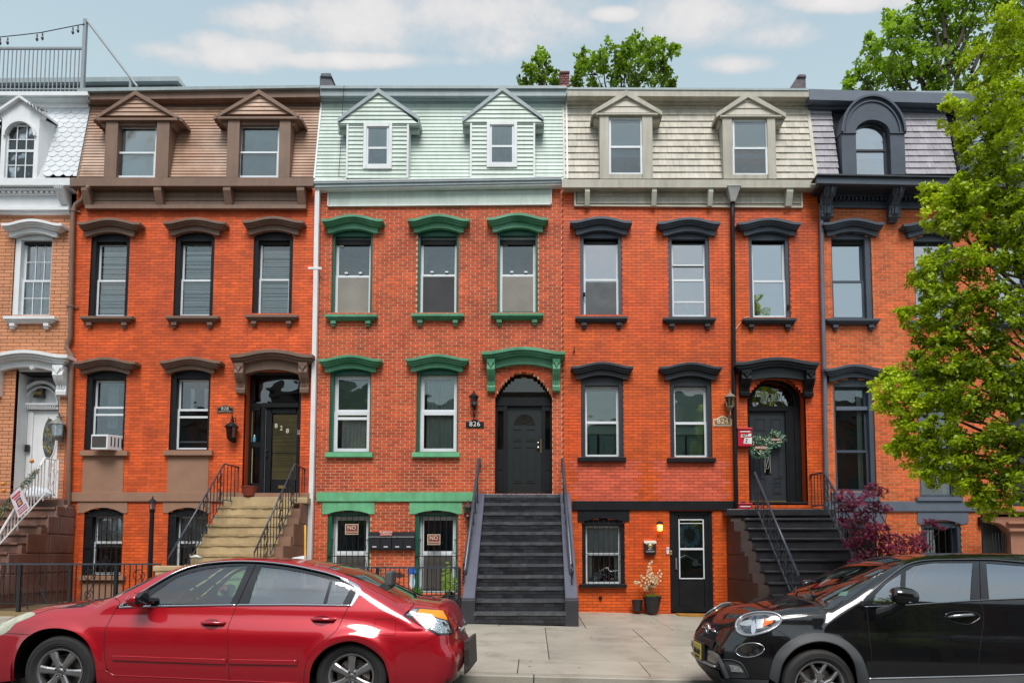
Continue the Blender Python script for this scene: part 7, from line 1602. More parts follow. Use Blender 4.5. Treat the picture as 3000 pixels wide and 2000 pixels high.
weed('tall feathery yellow-green weed behind the low fence', 1315, 1644, 1735, 13.85, .12, 7, (.20,.32,.04), leafs=.12)
weed('small leafy green weed at the foot of the right barred window', 1224, 1718, 1742, 13.9, .12, 6, (.07,.22,.03), name='leafy_weed', leafs=.08)
T = thing('air_conditioner', 'white window air conditioner in the lower left window above the stucco panel', 'air conditioner', w3(305,1300,F))
Ya = F-.28; a, b = P(266,1295,Ya)[0], P(331,1295,Ya)[0]; z0, z1 = P(300,1316,Ya)[1], P(300,1272,Ya)[1]
g = M(); g.hexa([(a+.0,Ya,z0),(b-.09,Ya-.06,z0-.01),(b-.09,Ya-.06,z1-.01),(a,Ya,z1),(a+.12,F+.1,z0+.02),(b+.05,F+.1,z0+.02),(b+.05,F+.1,z1+.02),(a+.12,F+.1,z1+.02)]); g.build('case', WFR, T, bevel=.012)
g = M(); g.hexa([(a+.03,Ya-.010,z0+.05),(b-.12,Ya-.060,z0+.04),(b-.12,Ya-.060,z1-.05),(a+.03,Ya-.010,z1-.04),(a+.03,Ya+.01,z0+.05),(b-.12,Ya-.03,z0+.04),(b-.12,Ya-.03,z1-.05),(a+.03,Ya+.01,z1-.04)]); g.build('grille', mat('brown_grille', (.06,.05,.045), .7, var=.3, vs=40), T)
for k in range(4):
 t0 = .18+k*.2; ya = Ya-.06+(F+.1-Ya+.06)*t0; xa_ = b-.09+.14*t0; g = M(); g.box(xa_-.002,xa_+.012,ya,ya+.025,z0+.08,z1-.05); g.build('vent_slot', BLK, T)
g = M(); x, z = P(875,1640,13.6); g.hexa([(x-.16,13.6,z-.13),(x+.10,13.6,z-.16),(x+.07,13.72,z+.09),(x-.16,13.70,z+.05),(x-.16,13.64,z-.13),(x+.10,13.64,z-.16),(x+.07,13.76,z+.09),(x-.16,13.74,z+.05)]); g.box(x-.12,x+.06,13.62,13.72,GZ(x,13.6),z-.1); g.build('white_box', mat('white_card', (.62,.63,.66), .6), label='white cardboard box flap showing above the red sedan roof', cat='box')
g = M(); g.tube([(P(896,1700,14.6)[0],14.6,.1), w3(894,1538,15.2)], .022, 8); g.build('yellow_pole', mat('yellow_pole_paint', (.75,.38,.02), .5), label='yellow pole leaning beside the white downspout', cat='pole')
g = M(); x, z = P(575,1631,14.0); g.tube([(x-.12,14.0,z),(x+.02,13.98,z+.02),(x+.1,14,z-.02),(x+.02,14.02,z-.04),(x-.02,14,z-.01)], [.02,.03,.035,.03,.015], 7); g.build('towel', mat('white_rag', (.65,.65,.62), .8), label='white rag lying on a lower tan step', cat='cloth', smooth=True)
T = thing('spray_bottle', 'blue and white bottle on the ledge of the narrow window beside door 828', 'bottle', w3(745,1290,F+.33)); x, z = P(745,1294,F+.33)
g = M(); g.lathe([(.03,0),(.035,.06),(.03,.10),(.015,.12)], (x,F+.33,z), 10); g.build('body', mat('blue_plastic', (.08,.38,.5), .4), T); g = M(); g.lathe([(.015,0),(.018,.04),(.01,.05)], (x,F+.33,z+.12), 8); g.build('cap', WFR, T)
def litter():
 rs = np.random.RandomState(8); g = M()
 for k in range(150):
  y = 8.6+7.2*rs.rand(); x = -6+13*rs.rand(); s_ = .012+.02*rs.rand(); a = rs.rand()*6.28; z = GZ(x,y)+.004
  if k % 3 == 0: y = 15.4+.5*rs.rand(); z = GZ(x,y)+.004
  g.add([(x,y,z),(x+s_*math.cos(a),y+s_*math.sin(a),z+.006),(x+1.8*s_*math.cos(a+.4),y+1.8*s_*math.sin(a+.4),z+.002),(x+s_*math.cos(a+1.1),y+s_*math.sin(a+1.1),z+.004)], [(0,1,2,3)], int(rs.rand()*2.99))
 g.build('leaf_litter', [mat('litter_brown', (.12,.07,.03), .8), mat('litter_green', (.15,.2,.03), .7), mat('litter_pale', (.4,.36,.28), .7)], kind='stuff')
litter()
# chimneys, roof deck
def chimney(label, poly, Y, d, m_, cap=None, name='chimney'):
 T = thing(name, label, 'chimney', w3(poly[0][0], poly[0][1], Y)); g = M(); g.pr(poly, Y, Y+d); g.build('stack', m_, T, bevel=.02)
 if cap: g = M(); g.pr(cap, Y-.04, Y+d+.04); g.build('cap', m_, T, bevel=.02)
 return T
chimney('grey tarred chimney at the left end of the mint roof', [(936,262),(936,222),(966,222),(984,262)], 16.9, .9, mat('grey_tar', (.11,.12,.14), .6, var=.3, vs=4, fs=30, bump=.7, bdist=.02), [(938,224),(940,214),(968,213),(973,226)])
chk = chimney('dark red brick chimney between the mint and tan roofs', [(1641,262),(1641,212),(1667,212),(1667,262)], 17.5, .7, mat('dark_brick_chimney', (.10,.04,.035), .7, var=.3, vs=5, fs=40, bump=.7), [(1639,214),(1639,207),(1669,207),(1669,214)])
for r in range(6):
 for c in range(2):
  x0, z0 = P(1643.5+c*12+(r%2)*3, 258-r*7, 17.48); g = M(); g.box(x0, x0+.085, 17.485, 17.5, z0, z0+.045, tint=random.random()*.8+.1); g.build('brick', mat('chimney_brick', (.20,.05,.045), .7, tint=True, tintamt=.6), chk)
chimney('dark stone chimney at the right end of the tan roof', [(2311,262),(2336,224),(2361,224),(2362,262)], 17.3, .8, mat('dark_stone_chimney', (.12,.10,.12), .7, var=.35, vs=6, fs=35, bump=.8, bdist=.02), [(2334,226),(2340,217),(2360,217),(2364,226)])
DK = mat('galvanised_grey', (.26,.29,.31), .5, var=.1)
def deck():
 Y = 16.75; T = thing('roof_deck_railing', 'grey metal roof deck railing with a tall post and diagonal brace', 'railing', w3(120,262,Y))
 x1 = P(245,150,Y)[0]; x0 = -16; zt_ = P(245,142,Y)[1]; zb = P(245,268,Y)[1];
 g = M(); g.box(x0,x1,Y-.025,Y+.025,zt_-.03,zt_+.02); g.build('top_rail', DK, T); g = M(); g.box(x0,x1,Y-.015,Y+.015,zb+.04,zb+.07); g.build('bottom_rail', DK, T)
 x = x1
 while x > x0: q = M(); q.box(x-.01,x+.01,Y-.01,Y+.01,zb,zt_-.02); q.build('baluster', DK, T); x -= .105
 g = M(); xp = P(247,150,Y)[0]; g.box(xp-.04,xp+.04,Y-.04,Y+.04,zb-.1,P(252,58,Y)[1]); g.build('post', DK, T)
 g = M(); g.tube([w3(254,60,Y), w3(402,254,Y)], .03, 8); g.build('brace', DK, T)
 g = M(); g.rc(378,226,384,262,Y,Y+.06); g.build('post', DK, T)
 B = thing('roof_bulkhead', 'low grey flat-roofed structure behind the brown mansard roof', 'roof structure', w3(300,240,18))
 g = M(); g.pr([(-400,233),(523,224),(523,237),(-400,247)], 17.6, 21); g.pr([(523,224),(545,254),(545,262),(523,240)], 17.6, 21); g.build('fascia', GYT, B); g = M(); g.pr([(-400,247),(519,237),(519,262),(-400,262)], 17.75, 20.8); g.build('wall', mat('bulkhead_wall', (.12,.11,.11), .7), B)
 S_ = thing('string_lights', 'string of small bulbs hung above the roof deck at top left', 'string lights', w3(120,90,16.6)); g = M(); pts = [w3(px,py,16.7) for px, py in ((-300,118),(-80,116),(0,109),(60,103),(120,96),(190,82),(247,71))]; g.tube(pts, .011, 5)
 g.build('cable', IRON, S_)
 for px, py in ((1,112),(23,111),(109,101),(125,98),(214,81),(229,76)): x, z = P(px,py,16.7); q = M(); q.lathe([(.015,.0),(.018,-.06),(.008,-.07),(.03,-.11),(.032,-.14),(.015,-.18),(.001,-.19)], (x,16.7,z), 8); q.build('bulb', mat('smoked_bulb', (.05,.055,.06), .2), S_, smooth=True)
deck()
# cars: every panel lies on one smooth body surface
def smax(a, b, r):
 h = np.clip(.5+.5*(a-b)/r, 0, 1); return b*(1-h)+a*h+r*h*(1-h)
def smin(a, b, r): return -smax(-a, -b, r)
class Tab:
 """smoothed look-up table"""
 def __init__(s, pts, sm=.04, lo=None, hi=None, n=1500):
  pts = sorted(pts); x = np.array([p[0] for p in pts]); y = np.array([p[1] for p in pts])
  s.x = np.linspace(x[0]-1, x[-1]+1, n); v = np.interp(s.x, x, y); k = max(1, int(sm/(s.x[1]-s.x[0])*3)); w = np.exp(-.5*(np.arange(-k, k+1)/(k/3.0+1e-6))**2); w /= w.sum()
  s.y = np.convolve(np.pad(v, k, mode='edge'), w, 'valid')
 def __call__(s, q): return np.interp(q, s.x, s.y)
class Car:
 def __init__(s, Yc, hw, zg, Tl, Tg, side, plan, cab, xf, xr, arches, zbelt, cabr=.06, rfr=.12, rrr=.10, zfloor=.17):
  s.__dict__.update(locals())
 def g(s, x, y, z):
  ay = np.abs(y-s.Yc); zz = z-(s.zg-.022*(x-s.x0))
  w = s.hw - s.side(zz) - s.plan(x)
  for (ax, az, R) in s.arches:
   d = np.sqrt((x-ax)**2+(z-az)**2); w = w + .022*np.exp(-((d-R)/.055)**2)
  a = ay - w
  b = (z - (s.Tl(x) - .045*(ay/.8)**2 - .03*(ay/.8)**6))*.95
  lo = smax(a, b, .07)
  fr = (s.xf(zz) + .10*(ay/.9)**2 + .22*(ay/.9)**7) - x
  rr = x - (s.xr(zz) - .07*(ay/.9)**2 - .20*(ay/.9)**8)
  lo = smax(lo, fr*.9, s.rfr); lo = smax(lo, rr*.9, s.rrr)
  c = ay - (s.cab(zz) - .35*s.plan(x))
  t = (z - (s.Tg(x) - .035*(ay/.6)**2 - .02*(ay/.62)**6))*.85
  cb = smax(smax(c*.93, t, s.cabr), (s.zg+.72)-z, .01)
  return smin(lo, cb, .012)
 def grad(s, p):
  e = 2e-3; x, y, z = p[:, 0], p[:, 1], p[:, 2]
  n = np.stack([s.g(x+e,y,z)-s.g(x-e,y,z), s.g(x,y+e,z)-s.g(x,y-e,z), s.g(x,y,z+e)-s.g(x,y,z-e)], 1)
  return n/np.maximum(1e-9, np.linalg.norm(n, axis=1))[:, None]
 def march(s, o, d, t0, t1, n=220):
  """o,d (m,3): first root of g along the ray; the nearest approach where it misses"""
  ts = np.linspace(t0, t1, n); P_ = o[:, None, :]+d[:, None, :]*ts[None, :, None]
  G = s.g(P_[..., 0], P_[..., 1], P_[..., 2]); ins = G < 0; hit = ins.any(1); i = np.where(hit, ins.argmax(1), G.argmin(1))
  i = np.maximum(i, 1); lo = ts[i-1].copy(); hi = ts[i].copy()
  for _ in range(22):
   m = (lo+hi)/2; q = o+d*m[:, None]; gm = s.g(q[:, 0], q[:, 1], q[:, 2]); inside = gm < 0
   hi = np.where(inside, m, hi); lo = np.where(inside, lo, m)
  t = np.where(hit, hi, ts[i]); p = o+d*t[:, None]
  miss = ~hit; s.hit = hit
  if miss.any():   # slide onto the surface
   for _ in range(6):
    gv = s.g(p[:,0],p[:,1],p[:,2]); nn = s.grad(p); p = np.where(miss[:,None], p-nn*gv[:,None]*.9, p)
  return p
 def px(s, pts):
  pts = np.array(pts, float); v = (PPY-pts[:, 1])/FPX; dy = CS-v*SN
  d = np.stack([(pts[:, 0]-PPX)/FPX/dy, np.ones(len(pts)), (SN+v*CS)/dy], 1); o = np.tile(np.array([0, 0, CAMZ]), (len(pts), 1))
  return s.march(o, d, s.Yc-s.hw-.12, s.Yc+s.hw+.1)
def inpoly(p, poly):
 x, y = p; c = False; n = len(poly); j = n-1
 for i in range(n):
  xi, yi = poly[i]; xj, yj = poly[j]
  if (yi > y) != (yj > y) and x < (xj-xi)*(y-yi)/(yj-yi)+xi: c = not c
  j = i
 return c
def densify(poly, step, closed=True):
 o = []; n = len(poly)
 for i in range(n if closed else n-1):
  a, b = poly[i], poly[(i+1) % n]; k = max(1, int(math.hypot(b[0]-a[0], b[1]-a[1])/step))
  for q in range(k): o.append((a[0]+(b[0]-a[0])*q/k, a[1]+(b[1]-a[1])*q/k))
 if not closed: o.append(poly[-1])
 return o
def spl(pts, k=6, closed=False):
 """Catmull-Rom through pixel points"""
 n = len(pts); o = []
 for i in range(n if closed else n-1):
  p0 = pts[(i-1) % n] if closed or i > 0 else pts[0]; p1 = pts[i]; p2 = pts[(i+1) % n]; p3 = pts[(i+2) % n] if closed or i+2 < n else pts[-1]
  for q in range(k):
   t = q/k; o.append(tuple(.5*((2*p1[j])+(-p0[j]+p2[j])*t+(2*p0[j]-5*p1[j]+4*p2[j]-p3[j])*t*t+(-p0[j]+3*p1[j]-3*p2[j]+p3[j])*t**3) for j in (0, 1)))
 if not closed: o.append(tuple(pts[-1]))
 return o
def tri_px(poly, holes=(), step=7.0):
 rings = [densify(poly, step)]+[densify(h, step) for h in holes]; V = []; E = []
 for R in rings:
  b = len(V); V += R; E += [(b+i, b+(i+1) % len(R)) for i in range(len(R))]
 nb = len(V); B = np.array(V); xs = B[:, 0]; ys = B[:, 1]
 y = ys.min()+step*.6; row = 0
 while y < ys.max():
  x = xs.min()+step*(.5 if row % 2 else .0)
  while x < xs.max():
   if inpoly((x, y), rings[0]) and not any(inpoly((x, y), h) for h in rings[1:]):
    if np.min((B[:nb, 0]-x)**2+(B[:nb, 1]-y)**2) > (step*.5)**2: V.append((x, y))
   x += step
  y += step*.87; row += 1
 r = delaunay_2d_cdt([Vector(v) for v in V], E, [], 0, 1e-5)
 vs = [tuple(v) for v in r[0]]; fs = []
 for f in r[2]:
  c = (sum(vs[i][0] for i in f)/3, sum(vs[i][1] for i in f)/3)
  if inpoly(c, rings[0]) and not any(inpoly(c, h) for h in rings[1:]): fs.append(list(f))
 return vs, fs
def surf_obj(car, name, p, fs, m_, parent, off=0.0, clean=False, both=True, label=None, kind=None, mirror=False, thick=0.0):
 n = car.grad(p); q = p+n*off
 if clean:
  bad = (np.abs(car.g(p[:,0],p[:,1],p[:,2])) > 2e-3) | ~car.hit; fs = [f for f in fs if not (bad[f[0]] or bad[f[1]] or bad[f[2]])]
 fo = []
 for f in fs:
  a, b, c = q[f[0]], q[f[1]], q[f[2]]; fn = np.cross(b-a, c-a)
  fo.append(f if np.dot(fn, n[f[0]]) > 0 else f[::-1])
 def mk(q, n, fo, nm):
  me = bpy.data.meshes.new(nm); me.from_pydata([tuple(v) for v in q], [], fo); me.materials.append(m_)
  me.polygons.foreach_set('use_smooth', [True]*len(me.polygons)); me.update()
  me.normals_split_custom_set_from_vertices([tuple(v) for v in n])
  return link(bpy.data.objects.new(nm, me), parent, label, kind=kind)
 o = mk(q, n, fo, name)
 if mirror:
  q2 = q.copy(); q2[:, 1] = 2*car.Yc-q2[:, 1]; n2 = n.copy(); n2[:, 1] *= -1
  mk(q2, n2, [f[::-1] for f in fo], name)
 return o
def panel(car, name, poly, m_, parent, holes=(), off=0.0, step=7.0, mirror=True, lining=None, label=None):
 vs, fs = tri_px(poly, holes, step); p = car.px(vs)
 o = surf_obj(car, name, p, fs, m_, parent, off, mirror=mirror, label=label)
 if lining: surf_obj(car, 'inner_lining', p, fs, lining, o if o.parent == parent else parent, off-.03, mirror=mirror)
 return o
def strip(car, name, pts, r, m_, parent, off=0.0, mirror=True, n=6, step=8, caps=True, smooth=True):
 p = car.px(densify(pts, step, closed=False)); nn = car.grad(p); q = p+nn*off
 g = M(); g.tube([tuple(v) for v in q], r, n, caps=caps)
 o = g.build(name, m_, parent, smooth=smooth)
 if mirror:
  q2 = q.copy(); q2[:, 1] = 2*car.Yc-q2[:, 1]; g = M(); g.tube([tuple(v) for v in q2], r, n); g.build(name, m_, parent, smooth=smooth)
 return o
def top_grid(car, name, xs, ye, m_, parent, off=-.004, ny=26, ztop=1.6, holes=None, label=None):
 """sheet found by dropping onto the body from above; ye(x) half width"""
 pts = [];
 for x in xs:
  e = float(ye(x))
  for j in range(ny+1): pts.append((x, car.Yc-e+2*e*j/ny, ztop))
 o = np.array(pts); d = np.tile(np.array([0., 0, -1.]), (len(pts), 1)); p = car.march(o, d, 0, 1.8, 260)
 fs = []
 for i in range(len(xs)-1):
  for j in range(ny): a = i*(ny+1)+j; fs.append([a, a+1, a+ny+2]); fs.append([a, a+ny+2, a+ny+1])
 return surf_obj(car, name, p, fs, m_, parent, off, clean=True, label=label)
def end_grid(car, name, zs, hw_, m_, parent, sgn, off=-.004, ny=28, reach=1.0, xstart=0):
 pts = []
 for z in zs:
  for j in range(ny+1): pts.append((xstart, car.Yc-hw_+2*hw_*j/ny, z))
 o = np.array(pts); d = np.tile(np.array([sgn, 0., 0.]), (len(pts), 1)); p = car.march(o, d, 0, reach, 260); fs = []
 for i in range(len(zs)-1):
  for j in range(ny): a = i*(ny+1)+j; fs.append([a, a+1, a+ny+2]); fs.append([a, a+ny+2, a+ny+1])
 return surf_obj(car, name, p, fs, m_, parent, off, clean=True)
# paints
def paint(name, col, metal=.3, rough=.28, flake=.12, coat=1.0, drops=0.0, drop_s=160, spec=.3):
 m = mat(name, col, rough, var=0, fine=flake, fs=900, bump=0, metal=metal, coat=coat, spec=spec)
 [n for n in m.node_tree.nodes if n.type == 'BSDF_PRINCIPLED'][0].inputs['Coat IOR'].default_value = 1.85
 if drops:   # rain drops standing on the clear coat
  t = m.node_tree; b = [n for n in t.nodes if n.type == 'BSDF_PRINCIPLED'][0]; ge = t.nodes.new('ShaderNodeNewGeometry'); vo = t.nodes.new('ShaderNodeTexVoronoi'); vo.inputs['Scale'].default_value = drop_s
  t.links.new(ge.outputs['Position'], vo.inputs['Vector']); mr = t.nodes.new('ShaderNodeMapRange'); t.links.new(vo.outputs['Distance'], mr.inputs[0]); mr.inputs[1].default_value = .34; mr.inputs[2].default_value = .0; mr.inputs[3].default_value = 0; mr.inputs[4].default_value = 1
  bn = t.nodes.new('ShaderNodeBump'); bn.inputs['Strength'].default_value = drops; bn.inputs['Distance'].default_value = .003; t.links.new(mr.outputs[0], bn.inputs['Height']); t.links.new(bn.outputs[0], b.inputs['Coat Normal'])
 return m
REDC = paint('red_car_paint', (0.46,0.002,0.014), .3, .4, .10, coat=1.0, drops=.03)
BLKC = paint('black_car_paint', (0.004,0.004,0.005), .0, .5, .0, coat=1.0, drops=.06, spec=.02)
CHRM = mat('chrome', (.75,.77,.8), .12, var=0, fine=0, bump=0, metal=1)
RUB = mat('black_rubber', (.018,.018,.02), .55, var=.1, bump=0)
GLS = mat('gloss_black_trim', (.012,.012,.015), .15, var=0, fine=0, bump=0, coat=.5)
TYRE = mat('tyre_rubber', (.028,.027,.028), .7, var=.15, vs=8, fs=120, bump=.3)
RIM = mat('alloy', (.42,.42,.43), .32, var=.12, vs=10, fs=150, bump=.1, metal=.85, dirt=(.2,.18,.16), dirtamt=.6, dirts=9)
RIMD = mat('dark_alloy', (.09,.095,.10), .4, var=.1, metal=.7)
WELL = mat('wheel_well', (.008,.008,.008), .9, var=0, bump=0)
GAP = mat('panel_gap', (.006,.004,.004), .8, var=0, bump=0)
CGLS = glass('car_glass', (.50,.84,.70), .13); CGLD = glass('dark_car_glass', (.32,.46,.44), .24); WSG = glass('windscreen_glass', (.55,.74,.68), .10)
SEAT = mat('grey_seat', (.09,.10,.10), .8, var=.1, bump=0); PLAS = mat('grey_plastic_cladding', (.055,.06,.065), .55, var=.1, fs=300, bump=.3)
BRK = mat('brake_disc', (.25,.22,.19), .4, metal=.8, var=.2, vs=20)
def wheel(T, cx, cz, Y, R, rr, kind, rot=0.0, far=False, w=.205):
 sg = -1 if not far else 1
 W_ = bpy.data.objects.new('wheel', None)
 g = M(); Yo = Y; prof = []
 hw = w
 pr_ = [(rr-.012,.0),(rr+.004,.008),(rr+.02,.016),(R-.055,.022),(R-.028,.018),(R-.012,.008),(R-.004,-.012),(R,-.03),(R,-.068),(R-.008,-.070),(R-.008,-.078),(R,-.08),(R,-.125),(R-.008,-.127),(R-.008,-.135),(R,-.137),(R,-w+.03),(R-.01,-w+.01),(R-.05,-w),(rr,-w)]
 g.lathe([(a, h*sg*-1) for a, h in pr_], (cx, Y, cz), 56, axis='y')
 g.f = g.f[:-2]; g.mi = g.mi[:-2]
 o = g.build('wheel', TYRE, T, smooth=True)
 for rad in (R-.04, R-.075, rr+.03):
  q = M(); q.tube([(cx+rad*math.cos(a), Y-.0215*(1 if not far else -1), cz+rad*math.sin(a)) for a in [k*math.pi/28 for k in range(56)]], .0022, 4, closed=True); q.build('sidewall_ring', TYRE, o)
 q = M(); q.lathe([(rr,-.012*-sg*-1 if False else 0),(rr+.004,0)], (cx,Y,cz), 4, axis='y') if False else None
 q = M(); q.lathe([(a, h*-sg*-1*-1 if False else h*(1 if not far else -1)) for a, h in [(rr-.0,.014),(rr-.012,.016),(rr-.02,.006),(rr-.03,-.05),(rr-.035,-.12),(rr-.01,-.17)]], (cx, Y, cz), 48, axis='y'); q.f = q.f[:-2]; q.mi = q.mi[:-2]; q.build('rim', RIM, o, smooth=True)
 if far: return o
 q = M(); q.lathe([(.001,-.075),(rr*.72,-.075),(rr*.72,-.09)], (cx,Y,cz), 32, axis='y'); q.build('brake_disc', BRK, o)
 q = M(); q.lathe([(.001,-.13),(rr+.02,-.13),(rr+.02,-.15)], (cx,Y,cz), 24, axis='y'); q.build('wheel_backing', WELL, o)
 def spoke(a0, r0, r1, w0, w1, d0, d1, m_, th=.028, skew=0.0):
  s = M(); c, sn = math.cos(a0), math.sin(a0); c1, s1 = math.cos(a0+skew), math.sin(a0+skew)
  def pt(r, t, dep, cc, ss): return (cx+r*cc-t*ss, Y-dep, cz+r*ss+t*cc)
  rm = (r0+r1)/2; wm = w0+(w1-w0)*.35; cm, sm_ = math.cos(a0+skew*.45), math.sin(a0+skew*.45)
  sec = [(r0,w0,d0,c,sn),(rm,wm,(d0+d1)/2+.006,cm,sm_),(r1,w1,d1,c1,s1)]
  vs = []
  for (r,wd,dp,cc,ss) in sec: vs += [pt(r,-wd/2,dp-.008,cc,ss),pt(r,-wd*.28,dp+.004,cc,ss),pt(r,wd*.28,dp+.004,cc,ss),pt(r,wd/2,dp-.008,cc,ss),pt(r,wd*.4,dp-th-.01,cc,ss),pt(r,-wd*.4,dp-th-.01,cc,ss)]
  fs = []
  for i in range(2):
   for k in range(6): a = i*6; fs.append((a+k,a+(k+1)%6,a+6+(k+1)%6,a+6+k))
  fs += [(5,4,3,2,1,0),(12,13,14,15,16,17)]
  s.add(vs, fs); return s.build('spoke', m_, o, fixn=True, bevel=.003)
 if kind == 'six':
  for k in range(6): spoke(rot+k*math.pi/3, .045, rr-.008, .055, .088, .004, .004, RIM, th=.035)
 else:
  for k in range(5):
   a = rot+k*2*math.pi/5
   for sg2 in (-1, 1): spoke(a, .03, rr-.008, .040, .036, .0, .006, RIM, th=.03, skew=sg2*.34)
 q = M(); q.lathe([(.001,.004),(.05,.003),(.068,-.004),(.075,-.04)], (cx,Y,cz), 24, axis='y'); q.build('hub', RIM, o, smooth=False)
 q = M(); q.lathe([(.001,.016),(.024,.015),(.030,.008),(.031,-.0)], (cx,Y,cz), 20, axis='y'); q.build('hub_cap', RIM, o)
 q = M(); q.tube([(cx+.018*math.cos(a), Y-.017, cz+.018*math.sin(a)) for a in [k*math.pi/10 for k in range(20)]], .0022, 4, closed=True); q.box(cx-.022, cx+.022, Y-.019, Y-.015, cz-.004, cz+.004); q.build('hub_emblem', RIMD, o)
 for k in range(5):
  a = rot+.3+k*2*math.pi/5; q = M(); q.lathe([(.001,.008),(.008,.008),(.010,0)], (cx+.048*math.cos(a), Y-.002, cz+.048*math.sin(a)), 6, axis='y'); q.build('lug_nut', IRON, o)
 return o
def well(T, cx, cz, R, Y, Yb):
 g = M(); n = 28; vs = []; fs = []
 for k in range(n+1):
  a = -.45+(math.pi+.9)*k/n
  for y in (Y, Yb): vs.append((cx+R*math.cos(a), y, cz+R*math.sin(a)))
 for k in range(n): fs.append((2*k,2*k+1,2*k+3,2*k+2))
 g.add(vs, fs); g.prism([(cx+R*math.cos(-.45+(math.pi+.9)*k/n), cz+R*math.sin(-.45+(math.pi+.9)*k/n)) for k in range(n+1)], Yb, Yb+.02); g.build('wheel_well', WELL, T)
def seats(T, car, xs, z0, zt, face=-1, m_=None):
 for (x, w_, y0, y1, hr) in xs:
  g = M(); yb = (y0+y1)/2
  g.hexa([(x-.25*-face*-1,y0,z0),(x+.25,y0,z0),(x+.25,y0,z0+.14),(x-.25,y0,z0+.16),(x-.25,y1,z0),(x+.25,y1,z0),(x+.25,y1,z0+.14),(x-.25,y1,z0+.16)])
  s = -face
  g2 = M(); xa = x+s*.18; pr_ = [(xa,z0+.08),(xa+s*.14,z0+.05),(xa+s*.32,zt-.05),(xa+s*.26,zt),(xa+s*.20,zt-.03)]
  g2.prism(pr_, y0+.02, y1-.02); o = g2.build('seat', m_ or SEAT, T, bevel=.03, fixn=True); g.build('seat_cushion', m_ or SEAT, o, bevel=.03)
  if hr: q = M(); q.prism([(xa+s*.22,zt+.02),(xa+s*.30,zt+.02),(xa+s*.31,zt+.19),(xa+s*.22,zt+.18)], yb-.12, yb+.12); q.build('head_rest', m_ or SEAT, o, bevel=.025, fixn=True)
def steering(T, x, y, z, tilt, m_, R=.185):
 g = M(); pts = []
 for k in range(28):
  a = k*2*math.pi/28; u = R*math.cos(a); w_ = R*math.sin(a); pts.append((x+w_*math.sin(tilt), y+u, z+w_*math.cos(tilt)))
 g.tube(pts, .014, 6, closed=True); o = g.build('steering_wheel', m_, T, smooth=True)
 q = M(); q.tube([(x-.05,y,z-.02),(x,y,z)], .07, 10); q.tube([(x,y-R,z),(x,y+R,z)], .014, 5); q.tube([(x,y,z),(x-R*math.sin(tilt)*.95,y,z-R*math.cos(tilt)*.95)], .014, 5); q.build('wheel_hub', m_, o)
